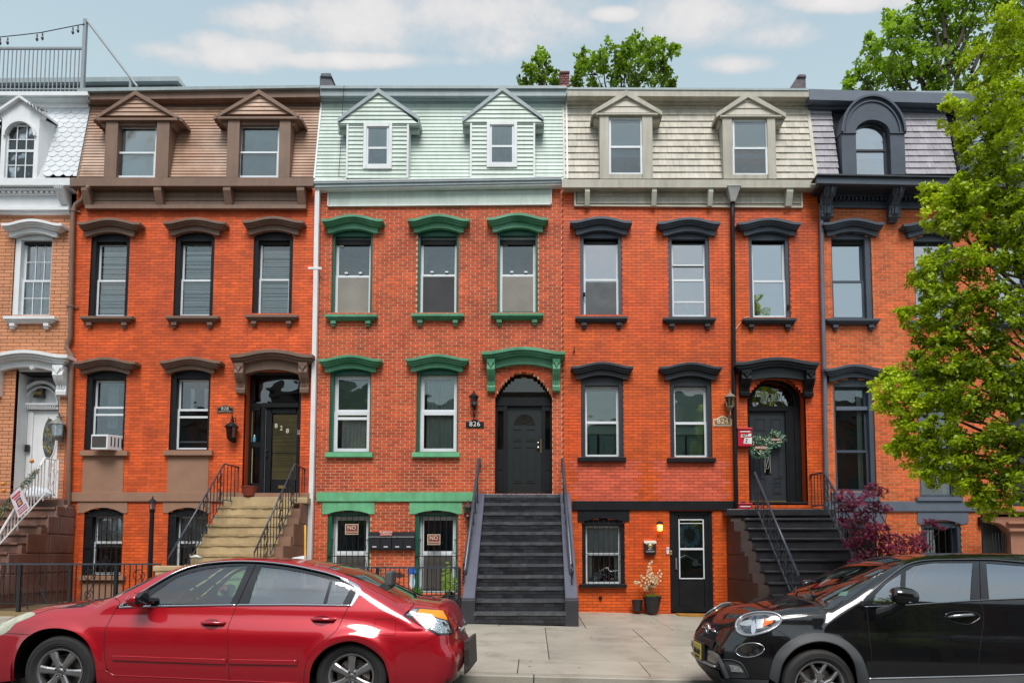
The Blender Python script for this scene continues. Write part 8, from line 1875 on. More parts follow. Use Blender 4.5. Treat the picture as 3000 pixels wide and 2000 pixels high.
# red sedan
def sedan():
 Yc = 7.47; A = lambda px, py, Y=7.45: P(px, py, Y)
 wf = P(168,1968,6.62); wr = P(1026,1983,6.62); zg = wf[1]-.338
 T = thing('parked_car', 'red four-door sedan with chrome window trim parked at the kerb', 'car', ((wf[0]+wr[0])/2, Yc, zg-.03), 'cars parked along the kerb')
 hood_ = [A(px,py) for px, py in ((-150,1945),(-130,1905),(-95,1868),(-40,1832),(0,1812),(51,1796),(94,1783),(143,1771),(199,1762),(255,1755),(306,1750),(340,1747))]
 hood_ = [(x, z) for x, z in hood_]
 Tl = Tab(hood_+[(P(420,1700,7)[0], .84),(P(1020,1700,7)[0], .86)]+[A(px,py) for px, py in ((1150,1742),(1225,1745),(1284,1753),(1322,1759),(1338,1766))]+[(A(1345,0)[0]+.05, A(0,1790)[1]),(A(1345,0)[0]+.3, A(0,1840)[1])], .035)
 roof_ = [P(px,py,7.15) for px, py in ((255,1790),(337,1747),(408,1709),(472,1677),(527,1659),(591,1643),(655,1634))]+[P(px,py,7.45) for px, py in ((720,1630),(800,1630.5),(885,1636),(965,1646),(1029,1659),(1080,1676),(1131,1703),(1182,1727),(1232,1752),(1290,1790))]
 Tg = Tab([(roof_[0][0]-.5, .45)]+roof_+[(roof_[-1][0]+.4, .3)], .05)
 side = Tab([(0,.10),(.15,.06),(.25,.028),(.40,.008),(.55,.0),(.66,.002),(.735,.010),(.78,.028),(.84,.055),(.90,.085),(.96,.125),(1.1,.22),(1.3,.35)], .02)
 xw0, xw1 = wf[0], wr[0]
 plan = Tab([(xw0-1.0,.30),(xw0-.8,.16),(xw0-.55,.07),(xw0-.2,.025),(xw0+.3,.008),(xw0+1.2,0),(xw1-.3,0),(xw1+.15,.012),(xw1+.5,.045),(xw1+.85,.10),(xw1+1.1,.16)], .10)
 cab = Tab([(.4,.90),(.93,.795),(.97,.780),(1.05,.746),(1.15,.704),(1.25,.655),(1.33,.605),(1.42,.52),(1.55,.36)], .03)
 xfz = Tab([(0,xw0-.80),(.2,xw0-.93),(.45,xw0-.96),(.6,xw0-.93),(.75,xw0-.82),(.9,xw0-.5)], .04)
 xc = A(1372,1870)[0]
 xrz = Tab([(0,xc-.14),(.2,xc-.10),(.35,xc-.03),(.50,xc+.0),(.58,xc-.01),(.64,xc-.055),(.75,xc-.07),(.85,xc-.085),(.93,xc-.11),(1.0,xc-.15)], .02)
 car = Car(Yc, .885, zg, Tl, Tg, side, plan, cab, xfz, xrz, [(wf[0],wf[1],.395),(wr[0],wr[1],.385)], .95, cabr=.05); car.x0 = wf[0]
 dlo = spl([(350,1776),(434,1722.5),(515,1676),(578.6,1655),(655,1645.5),(719,1644),(782.6,1647),(859,1656.5),(935.7,1672.5),(964.8,1680),(1003,1693),(1036,1708),(1052,1721),(1053,1734),(1044,1753),(1028.6,1773.5)], 5)
 topedge = [(337,1750.5),(408,1715),(464,1685),(527.5,1661.5),(591,1645),(655,1635.5),(706,1632.5),(782.6,1634),(850,1642),(914,1653),(977,1668),(1041,1692),(1105,1717),(1156,1743),(1194,1754),(1212,1762)]
 doorR = spl([(1021,1776),(1003,1811.7),(987.8,1842),(959.7,1868),(926.5,1894),(906,1921),(893,1957),(889.5,2002)], 4)
 archR = spl([(905,2002),(910,1960),(925,1928),(956,1898),(1000,1880),(1040,1878),(1086,1898),(1122,1932),(1137,1975),(1141,2005)], 5)
 archF = spl([(280.6,1964),(275.5,1932),(257,1883),(217,1850),(163,1838.5),(110,1847.5),(66,1878),(43,1930),(40,1985)], 5)
 bs = topedge+[(1209,1773),(1187,1796),(1184,1803),(1225,1829),(1263,1850),(1281,1860),(1122,1932)]+archR[::-1][10:]+doorR[::-1]+dlo[::-1]+[(352,1763)]
 br = archR[:archR.index(min(archR, key=lambda q: abs(q[0]-1122)))+1]
 bs = topedge+[(1209,1773),(1187,1796),(1184,1803),(1225,1829),(1263,1850),(1281,1860)]+br[::-1]+doorR[::-1]+dlo[::-1]+[(352,1763)]
 panel(car, 'body_side', bs, REDC, T, lining=RUB)
 fd = [(350,1779),(500,1776.5),(693,1774)]+spl([(693,1774),(670,1829.6),(666.6,1855),(668,1931.6),(671.7,1990)],4)[1:]+[(600,1988),(332,1976),(314,1957),(306,1919),(306,1855),(319,1822),(339,1784)]
 d1 = panel(car, 'door', fd, REDC, T, lining=RUB)
 rd = [(693,1774),(860,1773.5),(1021,1776)]+doorR[1:]+[(671.7,1990),(668,1931.6),(666.6,1855),(670,1829.6)]
 d2 = panel(car, 'door', rd, REDC, T, lining=RUB)
 fe = [(18,1852.6),(46,1824.5),(84,1809),(103,1800),(105,1796),(158,1782),(242,1776),(262,1767),(275.5,1761),(334,1750),(352,1763),(339,1784),(319,1822),(306,1855),(306,1919),(314,1957),(306,1962)]+archF[:archF.index(min(archF, key=lambda q: abs(q[0]-94)))+1]+[(60,1856)]
 panel(car, 'wing', fe, REDC, T, lining=RUB)
 panel(car, 'headlight', spl([(-60,1880),(-30,1850),(0,1832),(23,1811.7),(56,1796),(94,1792.6),(103,1800),(84,1809),(46,1824.5),(18,1852.6)],3,True), mat('clouded_headlight', (.45,.46,.36), .12, var=.3, vs=9, coat=.8, dirt=(.6,.56,.4), dirtamt=.8, dirts=6), T, off=.003)
 fb = [(-118,1975),(-120,1915),(-70,1882),(-58,1882),(18,1853.5),(60,1857),(92,1858)]+archF[archF.index(min(archF, key=lambda q: abs(q[0]-94)))+1:]+[(46,1991),(-60,2005)]
 panel(car, 'front_bumper', fb, REDC, T)
 rb = [(1281,1861),(1331,1857),(1338,1880),(1342,1930),(1336,1970),(1318,2010),(1141,2012)]+archR[archR.index(min(archR, key=lambda q: abs(q[0]-1122))):][::-1]
 panel(car, 'rear_bumper', rb, REDC, T, lining=RUB)
 panel(car, 'sill', [(280.6,1964),(306,1963),(332,1977),(600,1989),(889.5,2002),(889,2050),(286,2030)], REDC, T)
 strip(car, 'sill_bead', [(307,1961),(316,1966),(332,1976.5),(600,1988.5),(889,2001)], .005, REDC, T, off=.0)  # thin body-colour bead along the lower door edge
 for nm, q in (('a',[(337,1750),(352,1763),(339,1784),(319,1822),(306,1855),(306,1919),(314,1957),(332,1976)]),('b',[(693,1766),(693,1774),(670,1829.6),(666.6,1855),(668,1931.6),(671.7,1990)]),('c',doorR),('d',[(104.6,1797),(158,1782.5),(242,1776.5),(262,1767),(275.5,1761)]),('e',[(1212,1763),(1209.5,1773),(1187,1796),(1183,1803)]),('f',[(1,1857),(18,1854),(94,1858.5)])):
  strip(car, 'panel_gap', spl(q,3) if nm != 'c' else q, .0035, GAP, T, off=-.001, n=5)
 fu = spl([(1099,1815),(1105,1812),(1152,1812),(1159,1817),(1157,1855),(1150,1860),(1103,1857),(1098,1851)],2,True); strip(car, 'fuel_flap_gap', fu+[fu[0]], .0028, GAP, T, off=-.001, n=5, mirror=False)
 strip(car, 'window_chrome', dlo[:-22], .0095, CHRM, T, off=.003, step=10)
 ch = [(1000,1690),(1036,1706),(1055,1720),(1056,1734),(1045,1755),(1031,1774),(1026,1772),(1037,1748),(1044,1731),(1040,1720),(1030,1712),(1000,1697)]
 panel(car, 'window_chrome', spl(ch,3,True), CHRM, T, off=.004, step=4)
 strip(car, 'belt_chrome', [(350,1778.5),(418,1776),(560,1773.5),(693,1771.5)], .0105, CHRM, T, off=.004); strip(car, 'belt_chrome', [(696,1771.5),(860,1771),(1028,1773)], .0105, CHRM, T, off=.004)
 inner = [(356,1775)]+[(x+(2 if x < 700 else -2), y+5) for x, y in dlo[2:-14]]+[(1040,1722),(1042,1733),(1033,1752),(1022,1768)]+[(860,1768),(696,1768),(500,1771)]
 gf = spl([(423,1767.5),(438,1745),(470,1722),(513,1693),(560,1675),(620,1661.5),(680,1655.5),(726,1654)],4)+[(700,1711),(674,1767)]
 gr = [(765,1657),(833,1665),(910,1680),(967,1695.5),(957,1730),(946,1767),(728,1766.5),(745,1712)]
 gq = [(973.7,1696),(1003,1704),(1026,1716),(1022,1731),(1003,1767),(956,1767),(965,1730)]
 panel(car, 'window_frame', inner, GLS, T, holes=[gf, gr, gq], off=-.006, step=8)
 panel(car, 'door_glass', gf, CGLS, T, off=-.010, step=14); panel(car, 'door_glass', gr, CGLD, T, off=-.010, step=14); panel(car, 'quarter_glass', gq, CGLD, T, off=-.010, step=14)
 strip(car, 'pillar_gap', [(749.5,1649),(722,1708),(696,1766)], .0035, GAP, T, off=-.003, n=5)
 ye_h = car.px([(40,1822),(84,1809),(105,1796),(158,1782),(242,1776),(275,1761),(334,1750),(345,1748)]); order = np.argsort(ye_h[:,0]); yh = lambda x: max(.1, Yc-float(np.interp(x, ye_h[order,0], ye_h[order,1]))+.006)
 x_c = A(336,1747)[0]
 top_grid(car, 'bonnet', np.linspace(wf[0]-.72, x_c-.02, 40), lambda x: min(yh(x), .55+.5*max(0,(x-(wf[0]-.72)))), REDC, T)
 xr_ = A(1080,0)[0]
 te = car.px([(337,1750.5),(408,1715),(464,1685),(527,1662),(591,1646),(655,1636.5),(782,1635.5),(850,1643),(914,1654),(977,1669),(1041,1693),(1105,1718),(1156,1744),(1200,1756)]); te = te[np.argsort(te[:,0])]; yt = lambda x: Yc-float(np.interp(x, te[:,0], te[:,1]))+.012
 xrf = P(560,1650,7.3)[0]; top_grid(car, 'cowl', np.linspace(x_c-.03, x_c+.10, 5), lambda x: yt(x)+.0, RUB, T, off=-.008)
 top_grid(car, 'windscreen', np.linspace(x_c+.03, xrf, 24), lambda x: yt(x)-.03, WSG, T, off=-.008);
 for sg in (0,): pass
 xrb = A(1000,1650)[0]
 top_grid(car, 'roof', np.linspace(xrf, xrb, 40), yt, REDC, T)
 xtb = A(1226,1745)[0]
 top_grid(car, 'rear_screen', np.linspace(xrb+.005, xtb, 26), lambda x: yt(x)-.05, CGLD, T, off=-.008);
 g = M();
 top_grid(car, 'boot_lid', np.linspace(xtb+.0, xc-.20, 16), lambda x: min(.80, yt(min(x, te[-1,0]))-.005), REDC, T)
 p0 = A(800,1634); g = M(); xs0, xs1 = P(885,1640,7.4)[0], P(880,1640,7.4)[0]
 zs = np.linspace(zg+.20, zg+.99, 34)
 end_grid(car, 'boot_panel', zs, .70, REDC, T, -1, xstart=xc+.3, off=-.004)
 tl = [(1184,1803),(1212,1780),(1255,1782),(1299,1787.5),(1308,1801),(1317,1822),(1331,1855),(1306,1858),(1281,1859),(1263,1850),(1225,1829)]
 tlo = panel(car, 'tail_light', tl, mat('tail_light_housing', (.03,.03,.035), .12, var=.3, vs=30, coat=1), T, off=.004, step=5)
 panel(car, 'indicator_lens', [(1229,1784),(1296,1789),(1307,1808),(1309,1816),(1270,1806),(1216,1801)], mat('amber_lens', (.85,.25,.0), .12, var=.1, coat=1, emit=(1,.3,.0), estr=.12), tlo, off=.009, step=5)
 panel(car, 'brake_lens', [(1205,1809),(1250,1812),(1260,1822),(1262,1832),(1240,1834),(1222,1826)], mat('red_lens', (.42,.005,.01), .1, var=.1, coat=1), tlo, off=.009, step=5)
 panel(car, 'chrome_reflector', [(1256,1806),(1305,1818),(1324,1853),(1283,1854),(1262,1842),(1266,1825)], mat('ribbed_chrome', (.6,.62,.64), .18, var=.6, vs=60, metal=.9, fine=.4, fs=110), tlo, off=.009, step=5)
 panel(car, 'chrome_reflector', [(1188,1802),(1212,1783),(1226,1784),(1207,1806)], mat('silver_reflector', (.4,.42,.45), .15, metal=.8), tlo, off=.008, step=5)
 lp = car.px([(1298,1838)]); q = M();
 for (px, py, r) in ((1300,1826,.03),(1312,1845,.024)):
  c = car.px([(px,py)])[0]; n_ = car.grad(np.array([c]))[0]; q.lathe([(.001,.012),(r*.7,.010),(r,.0)], (c[0],c[1]-.008,c[2]), 14, axis='y')
 q.build('bulb_lens', CHRM, tlo)
 for (a, b) in (((327,1926),(664,1937)), ((671,1937),(873,1940))):
  pl = [(a[0],a[1]-1),(a[0]+6,a[1]-7),(b[0]-3,b[1]-7),(b[0],b[1]-3),(b[0]-3,b[1]+6),(a[0]+4,a[1]+5)]; panel(car, 'door_moulding', pl, REDC, T, off=.014, step=5); strip(car, 'moulding_edge', [(a[0]+3,a[1]-6),(b[0]-2,b[1]-6)], .007, REDC, T, off=.009); strip(car, 'moulding_edge', [(a[0]+3,a[1]+4),(b[0]-2,b[1]+5)], .006, REDC, T, off=.006)
 for (x0, x1, y0, y1, cxp) in ((589,661,1818,1829,620),(912,984,1808,1818,941)):
  cup = spl([(cxp-24,y0+2),(cxp-10,y0-5),(cxp+12,y0-5),(cxp+24,y0+2),(cxp+20,y1+6),(cxp+6,y1+14),(cxp-8,y1+14),(cxp-22,y1+6)],3,True); panel(car, 'handle_recess', cup, mat('red_recess_shade', (.20,.002,.01), .2, metal=.3, coat=1), T, off=.0012, step=5)  # flush patch; darker red paints in the shade of the hollow
  hp = car.px([(x0,(y0+y1)/2),(x0+8,(y0+y1)/2-1),((x0+x1)/2,(y0+y1)/2-1),(x1-8,(y0+y1)/2),(x1,(y0+y1)/2)]); q = M(); q.tube([(hp[0][0],hp[0][1]+.01,hp[0][2]),(hp[1][0],hp[1][1]-.03,hp[1][2]),(hp[2][0],hp[2][1]-.036,hp[2][2]),(hp[3][0],hp[3][1]-.03,hp[3][2]),(hp[4][0],hp[4][1]+.01,hp[4][2])], [.012,.015,.016,.016,.013], 10); q.build('door_handle', REDC, T, smooth=True)
 c = car.px([(398,1757)])[0]
 def mirror_(y, m2, sgn):
  q = M(); cx_, cz_ = P(395,1754,6.52)[0], P(395,1754,6.52)[1]; n1, n2 = 14, 18; vs = []
  for i in range(n1+1):
   t = i/n1; xx = cx_-.075+.13*t; k = math.sqrt(max(.02, 1-(1-min(1,t*1.3))**2))
   for j in range(n2): a = j*2*math.pi/n2; vs.append((xx, y+sgn*.0+.105*k*math.cos(a), cz_+.068*k*math.sin(a)*(1-.1*math.sin(a))))
  q.add(vs, [(i*n2+j, i*n2+(j+1)%n2, (i+1)*n2+(j+1)%n2, (i+1)*n2+j) for i in range(n1) for j in range(n2)]+[[n1*n2+j for j in range(n2)][::-1], list(range(n2))])
  o = q.build('wing_mirror', m2, T, smooth=True, fixn=True)
  q = M(); q.tube([(cx_+.045,y,cz_),(cx_+.085,y,cz_-.005)], [.1,.09], 16);
  for v in range(len(q.v)): x_, y_, z_ = q.v[v]; q.v[v] = (x_, y_, cz_+(z_-cz_)*.68)
  q.build('mirror_housing', GLS, o, smooth=False)
  q = M(); q.tube([(cx_+.03,y+sgn*.05,cz_-.02),(cx_+.10,y+sgn*.22,cz_-.03)], [.04,.03], 8); q.build('mirror_arm', GLS, o)
 mirror_(6.52, REDC, 1); mirror_(2*Yc-6.52, REDC, -1)
 panel(car, 'mirror_triangle', [(372,1774),(412,1741),(436,1722),(430,1745),(418,1771)], GLS, T, off=.001, step=8)
 for (c, rot) in ((wf,.0), (wr,math.pi/6)):
  wheel(T, c[0], c[1], 6.665, .338, .216, 'six', rot-.1 if c is wf else rot); wheel(T, c[0], c[1], 2*Yc-6.665, .338, .216, 'six', rot, far=True)
  well(T, c[0], c[1], .455, 6.64, 7.0)
 g = M(); px0, z1 = P(1360,1876,7.3); zb = P(1360,1968,7.3)[1]; g.hexa([(xc-.01,7.12,zb),(xc+.02,7.78,zb),(xc+.02,7.78,z1+.02),(xc-.015,7.12,z1+.02),(xc+.05,7.10,zb+.05),(xc+.07,7.78,zb+.05),(xc+.055,7.78,z1+.03),(xc+.04,7.10,z1+.03)])
 g.build('bumper_guard', mat('scuffed_black_guard', (.05,.048,.045), .6, var=.5, vs=20, fs=50, bump=.8, bdist=.01), T, fixn=True, bevel=.01)
 g = M(); g.box(xc-.075,xc-.045,7.14,7.80,zg+.66,zg+.70); g.build('boot_chrome', CHRM, T, bevel=.006)
 g = M(); g.box(wf[0]-.75, wr[0]+.9, 6.75, 8.2, zg+.14, zg+.26); g.box(wf[0]+.45, wr[0]-.42, 6.72, 8.22, zg+.13, zg+.5); g.build('floor_pan', WELL, T)
 xs_ = P(735,1700,7.0)[0]
 seats(T, car, [(xs_-.1,.5,6.85,7.35,True),(xs_-.1,.5,7.6,8.1,True),(xs_+.85,.5,6.85,8.1,True)], zg+.5, zg+1.08)
 sx, sz = P(540,1751,7.12); steering(T, sx, 7.12, sz-.05, .45, RUB)
 g = M(); x0 = P(440,1760,7.4)[0]; g.hexa([(x0-.35,6.75,zg+.6),(x0+.28,6.75,zg+.6),(x0+.22,6.75,zg+.93),(x0-.30,6.75,zg+.92),(x0-.35,8.2,zg+.6),(x0+.28,8.2,zg+.6),(x0+.22,8.2,zg+.93),(x0-.30,8.2,zg+.92)]); g.build('dashboard', mat('dark_dash', (.03,.035,.035), .7), T, bevel=.03)
 g = M(); x1, z1 = P(655,1726,7.47); g.box(P(600,1700,7.4)[0]-.12, P(600,1700,7.4)[0]-.09, 7.35, 7.6, zg+1.24, zg+1.30); g.build('rear_view_mirror', RUB, T, bevel=.01)
 return car, T
car_r, T_r = sedan()
# black small crossover
def suv():
 Yc = 7.50; A = lambda px, py, Y=7.45: P(px, py, Y)
 wf = P(2399,2009,6.66); zg = wf[1]-.345; wr = (wf[0]+2.57, wf[1]-.022*2.57)
 T = thing('parked_car', 'black rounded compact crossover with grey wheel arch trim and yellow front plate', 'car', (wf[0]+1.3, Yc, zg-.06), 'cars parked along the kerb')
 tl = [A(px,py,7.5) for px, py in ((2062,1846),(2075,1822),(2097,1800),(2115,1786),(2153,1771),(2204,1761),(2255,1752.5),(2319,1746.5))]
 X1 = wr[0]
 Tl = Tab([(tl[0][0]-.3,-.2)]+tl+[(3.3,.805),(4.2,.80),(X1,.80),(X1+.75,.72),(X1+.9,.3)], .03)
 gl = [P(px,py,7.45) for px, py in ((2330,1748),(2400,1713),(2470,1676),(2530,1650),(2585,1633),(2640,1624),(2720,1618.5),(2808,1616.5),(2910,1618),(3000,1622))]
 Tg = Tab([(gl[0][0]-.45,.0)]+gl+[(X1+.1,1.20),(X1+.45,1.10),(X1+.72,.75),(X1+.85,.0)], .05)
 side = Tab([(0,.10),(.2,.06),(.3,.03),(.45,.008),(.60,.0),(.74,.014),(.80,.034),(.90,.072),(.98,.098),(1.05,.13),(1.12,.15),(1.3,.3)], .02)
 plan = Tab([(wf[0]-.85,.22),(wf[0]-.7,.135),(wf[0]-.45,.055),(wf[0]-.1,.012),(wf[0]+.4,.0),(X1-.2,0),(X1+.4,.02),(X1+.8,.12)], .09)
 cab = Tab([(.9,.83),(1.04,.80),(1.12,.785),(1.25,.735),(1.38,.675),(1.48,.61),(1.56,.52),(1.7,.34)], .03)
 fx = [A(px,py,7.5) for px, py in ((2094,1995),(2066,1965),(2051,1931),(2048.5,1893),(2050,1872),(2062,1855),(2071,1828),(2095,1800),(2115,1783))]
 z0 = lambda z: z-zg
 xfz = Tab([(0,fx[0][0]+.12)]+[(z0(z), x) for x, z in fx[:-1]]+[(1.12, fx[-2][0]+.16),(1.3, fx[-2][0]+.5)], .02)
 xrz = Tab([(0,X1+.72),(.4,X1+.80),(.6,X1+.82),(.9,X1+.74),(1.3,X1+.6)], .03)
 car = Car(Yc, .895, zg, Tl, Tg, side, plan, cab, xfz, xrz, [(wf[0],wf[1],.40),(wr[0],wr[1],.40)], 1.05, cabr=.055, rfr=.20); car.x0 = wf[0]
 K = BLKC
 arO = spl([(2255,1985),(2270,1924),(2306,1883),(2357,1860),(2408,1855),(2459,1868),(2497,1893),(2523,1926.5),(2538,1970),(2543,2000)],5)
 arI = spl([(2277,2000),(2290,1944),(2324,1902),(2370,1881),(2421,1878),(2472,1898),(2502.5,1937),(2513,1982),(2515,2004)],5)
 ellip = lambda cx, cy, a, b, th, n=26: [(cx+a*math.cos(t)*math.cos(th)-b*math.sin(t)*math.sin(th), cy-a*math.cos(t)*math.sin(th)-b*math.sin(t)*math.cos(th)) for t in [k*2*math.pi/n for k in range(n)]]
 hl = spl([(2158,1840),(2160,1822),(2176,1806),(2205,1796),(2240,1793.5),(2270,1797),(2286,1806),(2288,1817),(2276,1834),(2250,1848),(2220,1857),(2190,1861),(2168,1854)],3,True)
 dr = ellip(2192,1903,49,24,.12)
 fg = [(2138,1945),(2166,1949),(2178,1964),(2178,1967),(2144,1965)]
 fen = [(2286,1806.5),(2357,1801),(2408,1794),(2446,1780),(2467,1759)]+[(2484,1757),(2522,1767),(2533,1777),(2539,1778),(2544,1829.6),(2553,1919),(2557,1986),(2542,1986)]+[q for q in arO[::-1] if q[0] > 2297 and q[1] < 1986]+[(2297,1856),(2265,1840),(2278,1833),(2288,1818)]
 panel(car, 'wing', fen, K, T, lining=RUB)
 nose = [(2120,1806),(2163,1811),(2200,1797),(2240,1792),(2286,1805),(2289,1817),(2278,1833),(2265,1840),(2297,1856)]+[q for q in arO if q[0] < 2303]+[][:0]
 nose = [(2120,1806),(2163,1811),(2200,1796.5),(2240,1792.5),(2275,1797),(2286,1806.5),(2288,1818),(2278,1833),(2265,1840),(2297,1856),(2304,1884)]+[q for q in arO[::-1] if q[0] < 2303]+[(2253,1990),(2120,1998)]
 panel(car, 'front_bumper', nose, K, T, holes=[], lining=RUB)
 strip(car, 'panel_gap', [(2265,1840),(2297,1856),(2304,1866)], .003, GAP, T, off=-.001, n=5)
 door = [(2533,1778),(2629.6,1775.5),(2731.6,1768.5),(2874,1759),(2881,1794),(2881,1829.6),(2872,1893),(2863,1979),(2557,1986),(2553,1919),(2544,1829.6),(2539,1790)]
 panel(car, 'door', door, K, T, lining=RUB)
 d2 = [(2874,1759),(3000,1753),(3110,1750),(3105,1860),(3070,1920),(3055,1972),(2863,1979),(2872,1893),(2881,1829.6),(2881,1794)]
 panel(car, 'door', d2, K, T, lining=RUB)
 qp = [(3110,1750),(3180,1748),(3300,1745),(3400,1790),(3430,1880),(3420,1985),(3345,1985),(3325,1930),(3275,1890),(3200,1875),(3125,1890),(3080,1930),(3062,1972),(3055,1972),(3070,1920),(3105,1860)]
 panel(car, 'quarter_panel', qp, K, T, step=12)
 rail = [(2467,1759),(2484.7,1755.6),(2553,1702),(2604,1664),(2629.6,1646),(2668,1633.5),(2719,1625),(2808,1621.5),(2910,1623),(3000,1629),(3110,1640),(3220,1665),(3320,1720),(3300,1745),(3110,1750),(3095,1665),(3060,1653),(3000,1647.5),(2910,1640),(2808,1639.5),(2719,1641),(2668,1650),(2629.6,1670.5),(2578.6,1711),(2535,1749),(2523,1767),(2484,1757)]
 panel(car, 'body_side', rail, K, T, lining=None)
 fl = arO+arI[::-1]; panel(car, 'wheel_arch_trim', fl, PLAS, T, off=.014, step=6); strip(car, 'arch_lip', arI, .011, PLAS, T, off=.004); strip(car, 'arch_edge', arO, .006, PLAS, T, off=.008)
 ro = spl([(3062,1975),(3085,1915),(3125,1882),(3200,1868),(3275,1885),(3330,1925),(3350,1985)],4); ri = spl([(3082,1980),(3100,1930),(3140,1900),(3200,1890),(3262,1905),(3305,1940),(3325,1985)],4); panel(car, 'wheel_arch_trim', ro+ri[::-1], PLAS, T, off=.014, step=9)
 panel(car, 'sill_trim', [(2543,1989),(2863,1981),(3062,1975),(3075,2040),(2545,2052)], mat('silver_grey_trim', (.22,.23,.24), .35, var=.1, metal=.5), T, off=.012, step=12); strip(car, 'sill_line', [(2543,1986),(2863,1978.5),(3060,1972)], .008, mat('bright_trim', (.5,.52,.54), .25, metal=.8), T, off=.01)
 for q in ([(2533,1778),(2539,1778),(2544,1829.6),(2553,1919),(2557,1986)], [(2870.7,1643),(2874.5,1758),(2881,1794),(2881,1829.6),(2872,1893),(2863,1979)], [(2286,1805.5),(2357,1800.5),(2408,1793.5),(2446,1779),(2467,1758)]): strip(car, 'panel_gap', spl(q,4), .0035, GAP, T, off=-.001, n=5)
 outer = [(2522,1766),(2535,1748),(2578.6,1709.7),(2629.6,1669.5),(2668,1649),(2719,1640),(2808,1638.5),(2910,1638.5),(3000,1646.5),(3060,1652),(3095,1664),(3108,1750),(3000,1753),(2872,1758),(2731.6,1767),(2629.6,1774),(2532.6,1777)]
 q1 = [(2555,1770),(2567,1740),(2597,1708),(2641,1677),(2637,1767)]; q2 = [(2655,1671),(2680,1654),(2731.6,1646),(2851,1645.5),(2847,1700),(2844,1758.5),(2652,1767)]
 q3 = [(2890,1647),(3000,1655),(3050,1660),(3072,1700),(3078,1748),(2899,1753.5)]
 panel(car, 'window_frame', outer, GLS, T, holes=[q1,q2,q3], off=-.005, step=8)
 G2 = glass('suv_glass', (.42,.62,.58), .32); G3 = glass('suv_rear_glass', (.10,.12,.13), .34)
 panel(car, 'quarter_glass', q1, G2, T, off=-.009, step=14); panel(car, 'door_glass', q2, G2, T, off=-.009, step=14); panel(car, 'door_glass', q3, G3, T, off=-.009, step=14)
 strip(car, 'window_chrome', spl([(2524,1762),(2536,1748),(2579,1710),(2630,1670),(2668,1649.5),(2719,1640.5),(2808,1638.5),(2910,1639),(3000,1647),(3060,1652)],4), .007, mat('dark_chrome', (.25,.26,.28), .2, metal=.9), T, off=.003)
 strip(car, 'belt_trim', [(2532,1776.5),(2629,1773.5),(2731,1766.5),(2873,1757.5),(3000,1752.5),(3108,1750)], .008, MATS['dark_chrome'], T, off=.002)
 he = car.px([(2110,1803),(2163,1811),(2230,1808),(2285,1805.5),(2357,1800.5),(2408,1793.5),(2446,1779.5),(2467,1759)]); he = he[np.argsort(he[:,0])]; yh = lambda x: Yc-float(np.interp(x, he[:,0], he[:,1]))+.008
 xn = tl[2][0]+.01; xcw = gl[0][0]
 top_grid(car, 'bonnet', np.linspace(xn, xcw-.03, 44), lambda x: min(yh(x), .40+1.9*(x-xn)), K, T)
 te = car.px([(2484.7,1755.6),(2553,1702),(2604,1664),(2629.6,1647),(2668,1635),(2719,1627),(2808,1624),(2910,1625),(3000,1631),(3110,1642)]); te = te[np.argsort(te[:,0])]; yt = lambda x: Yc-float(np.interp(x, te[:,0], te[:,1]))
 top_grid(car, 'cowl', np.linspace(xcw-.06, xcw+.12, 6), lambda x: yt(x)+.03, RUB, T, off=-.010)
 xrf = P(2655,1628,7.3)[0]
 top_grid(car, 'windscreen', np.linspace(xcw+.02, xrf, 26), lambda x: yt(x)+.0, WSG, T, off=-.007)
 top_grid(car, 'roof', np.linspace(xrf, X1+.45, 40), lambda x: yt(x)+.012, K, T)
 for sg in (0, .5):
  a = np.array([[xcw+.06, Yc-.35+sg, 2.0],[xcw+.16, Yc-.0+sg*.7, 2.0]]); p = car.march(a, np.tile(np.array([0.,0,-1.]),(2,1)), 0, 2.2, 300); q = M(); q.tube([(p[0][0],p[0][1],p[0][2]+.02),(p[1][0],p[1][1],p[1][2]+.025)], .010, 5); q.build('wiper', RUB, T)
 panel(car, 'inspection_sticker', [(2453,1741),(2461,1729),(2485,1727),(2478,1740)], mat('pale_sticker', (.45,.60,.55), .5), T, off=-.012, step=5, mirror=False)
 end_grid(car, 'nose_panel', np.linspace(zg+.22, tl[2][1]+.02, 36), .66, K, T, 1, xstart=fx[3][0]-.25, reach=1.1)
 def nz(pts, nm, m_, off, step=5, mirror=True, **k): return panel(car, nm, pts, m_, T, off=off, step=step, mirror=mirror, **k)
 LENS = glass('clear_lens', (.85,.88,.9), .25); CH = CHRM
 nz(hl, 'headlight', mat('headlight_silver', (.26,.27,.29), .2, var=.25, vs=18, metal=.5), .002)
 cin = lambda P_, f: [((x-2223)*f+2223-2, (y-1827)*f+1827) for x, y in P_]
 strip(car, 'headlight_rim', hl+[hl[0]], .012, mat('pearl_rim', (.36,.38,.41), .15, metal=.4, coat=1), T, off=.008)
 nz(cin(hl,.78), 'headlight_bowl', mat('lamp_bowl', (.16,.17,.18), .12, var=.8, vs=24, metal=.9), .006)
 nz(ellip(2208,1838,7,21,-.06,18), 'projector', CH, .012, 4); nz(spl([(2168,1826),(2185,1818),(2203,1816),(2200,1832),(2172,1832)],2,True), 'reflector', mat('bright_reflector', (.5,.52,.54), .25, metal=.6), .010, 4)
 nz([(2216,1815),(2238,1812),(2236,1838),(2216,1842)], 'reflector', MATS['bright_reflector'], .010, 4)
 nz([(2241,1812),(2269,1811),(2262,1824),(2234,1837),(2238,1824)], 'indicator_lens', mat('orange_lens', (.75,.13,.01), .15, coat=1, emit=(1,.2,.0), estr=.08), .013, 4)
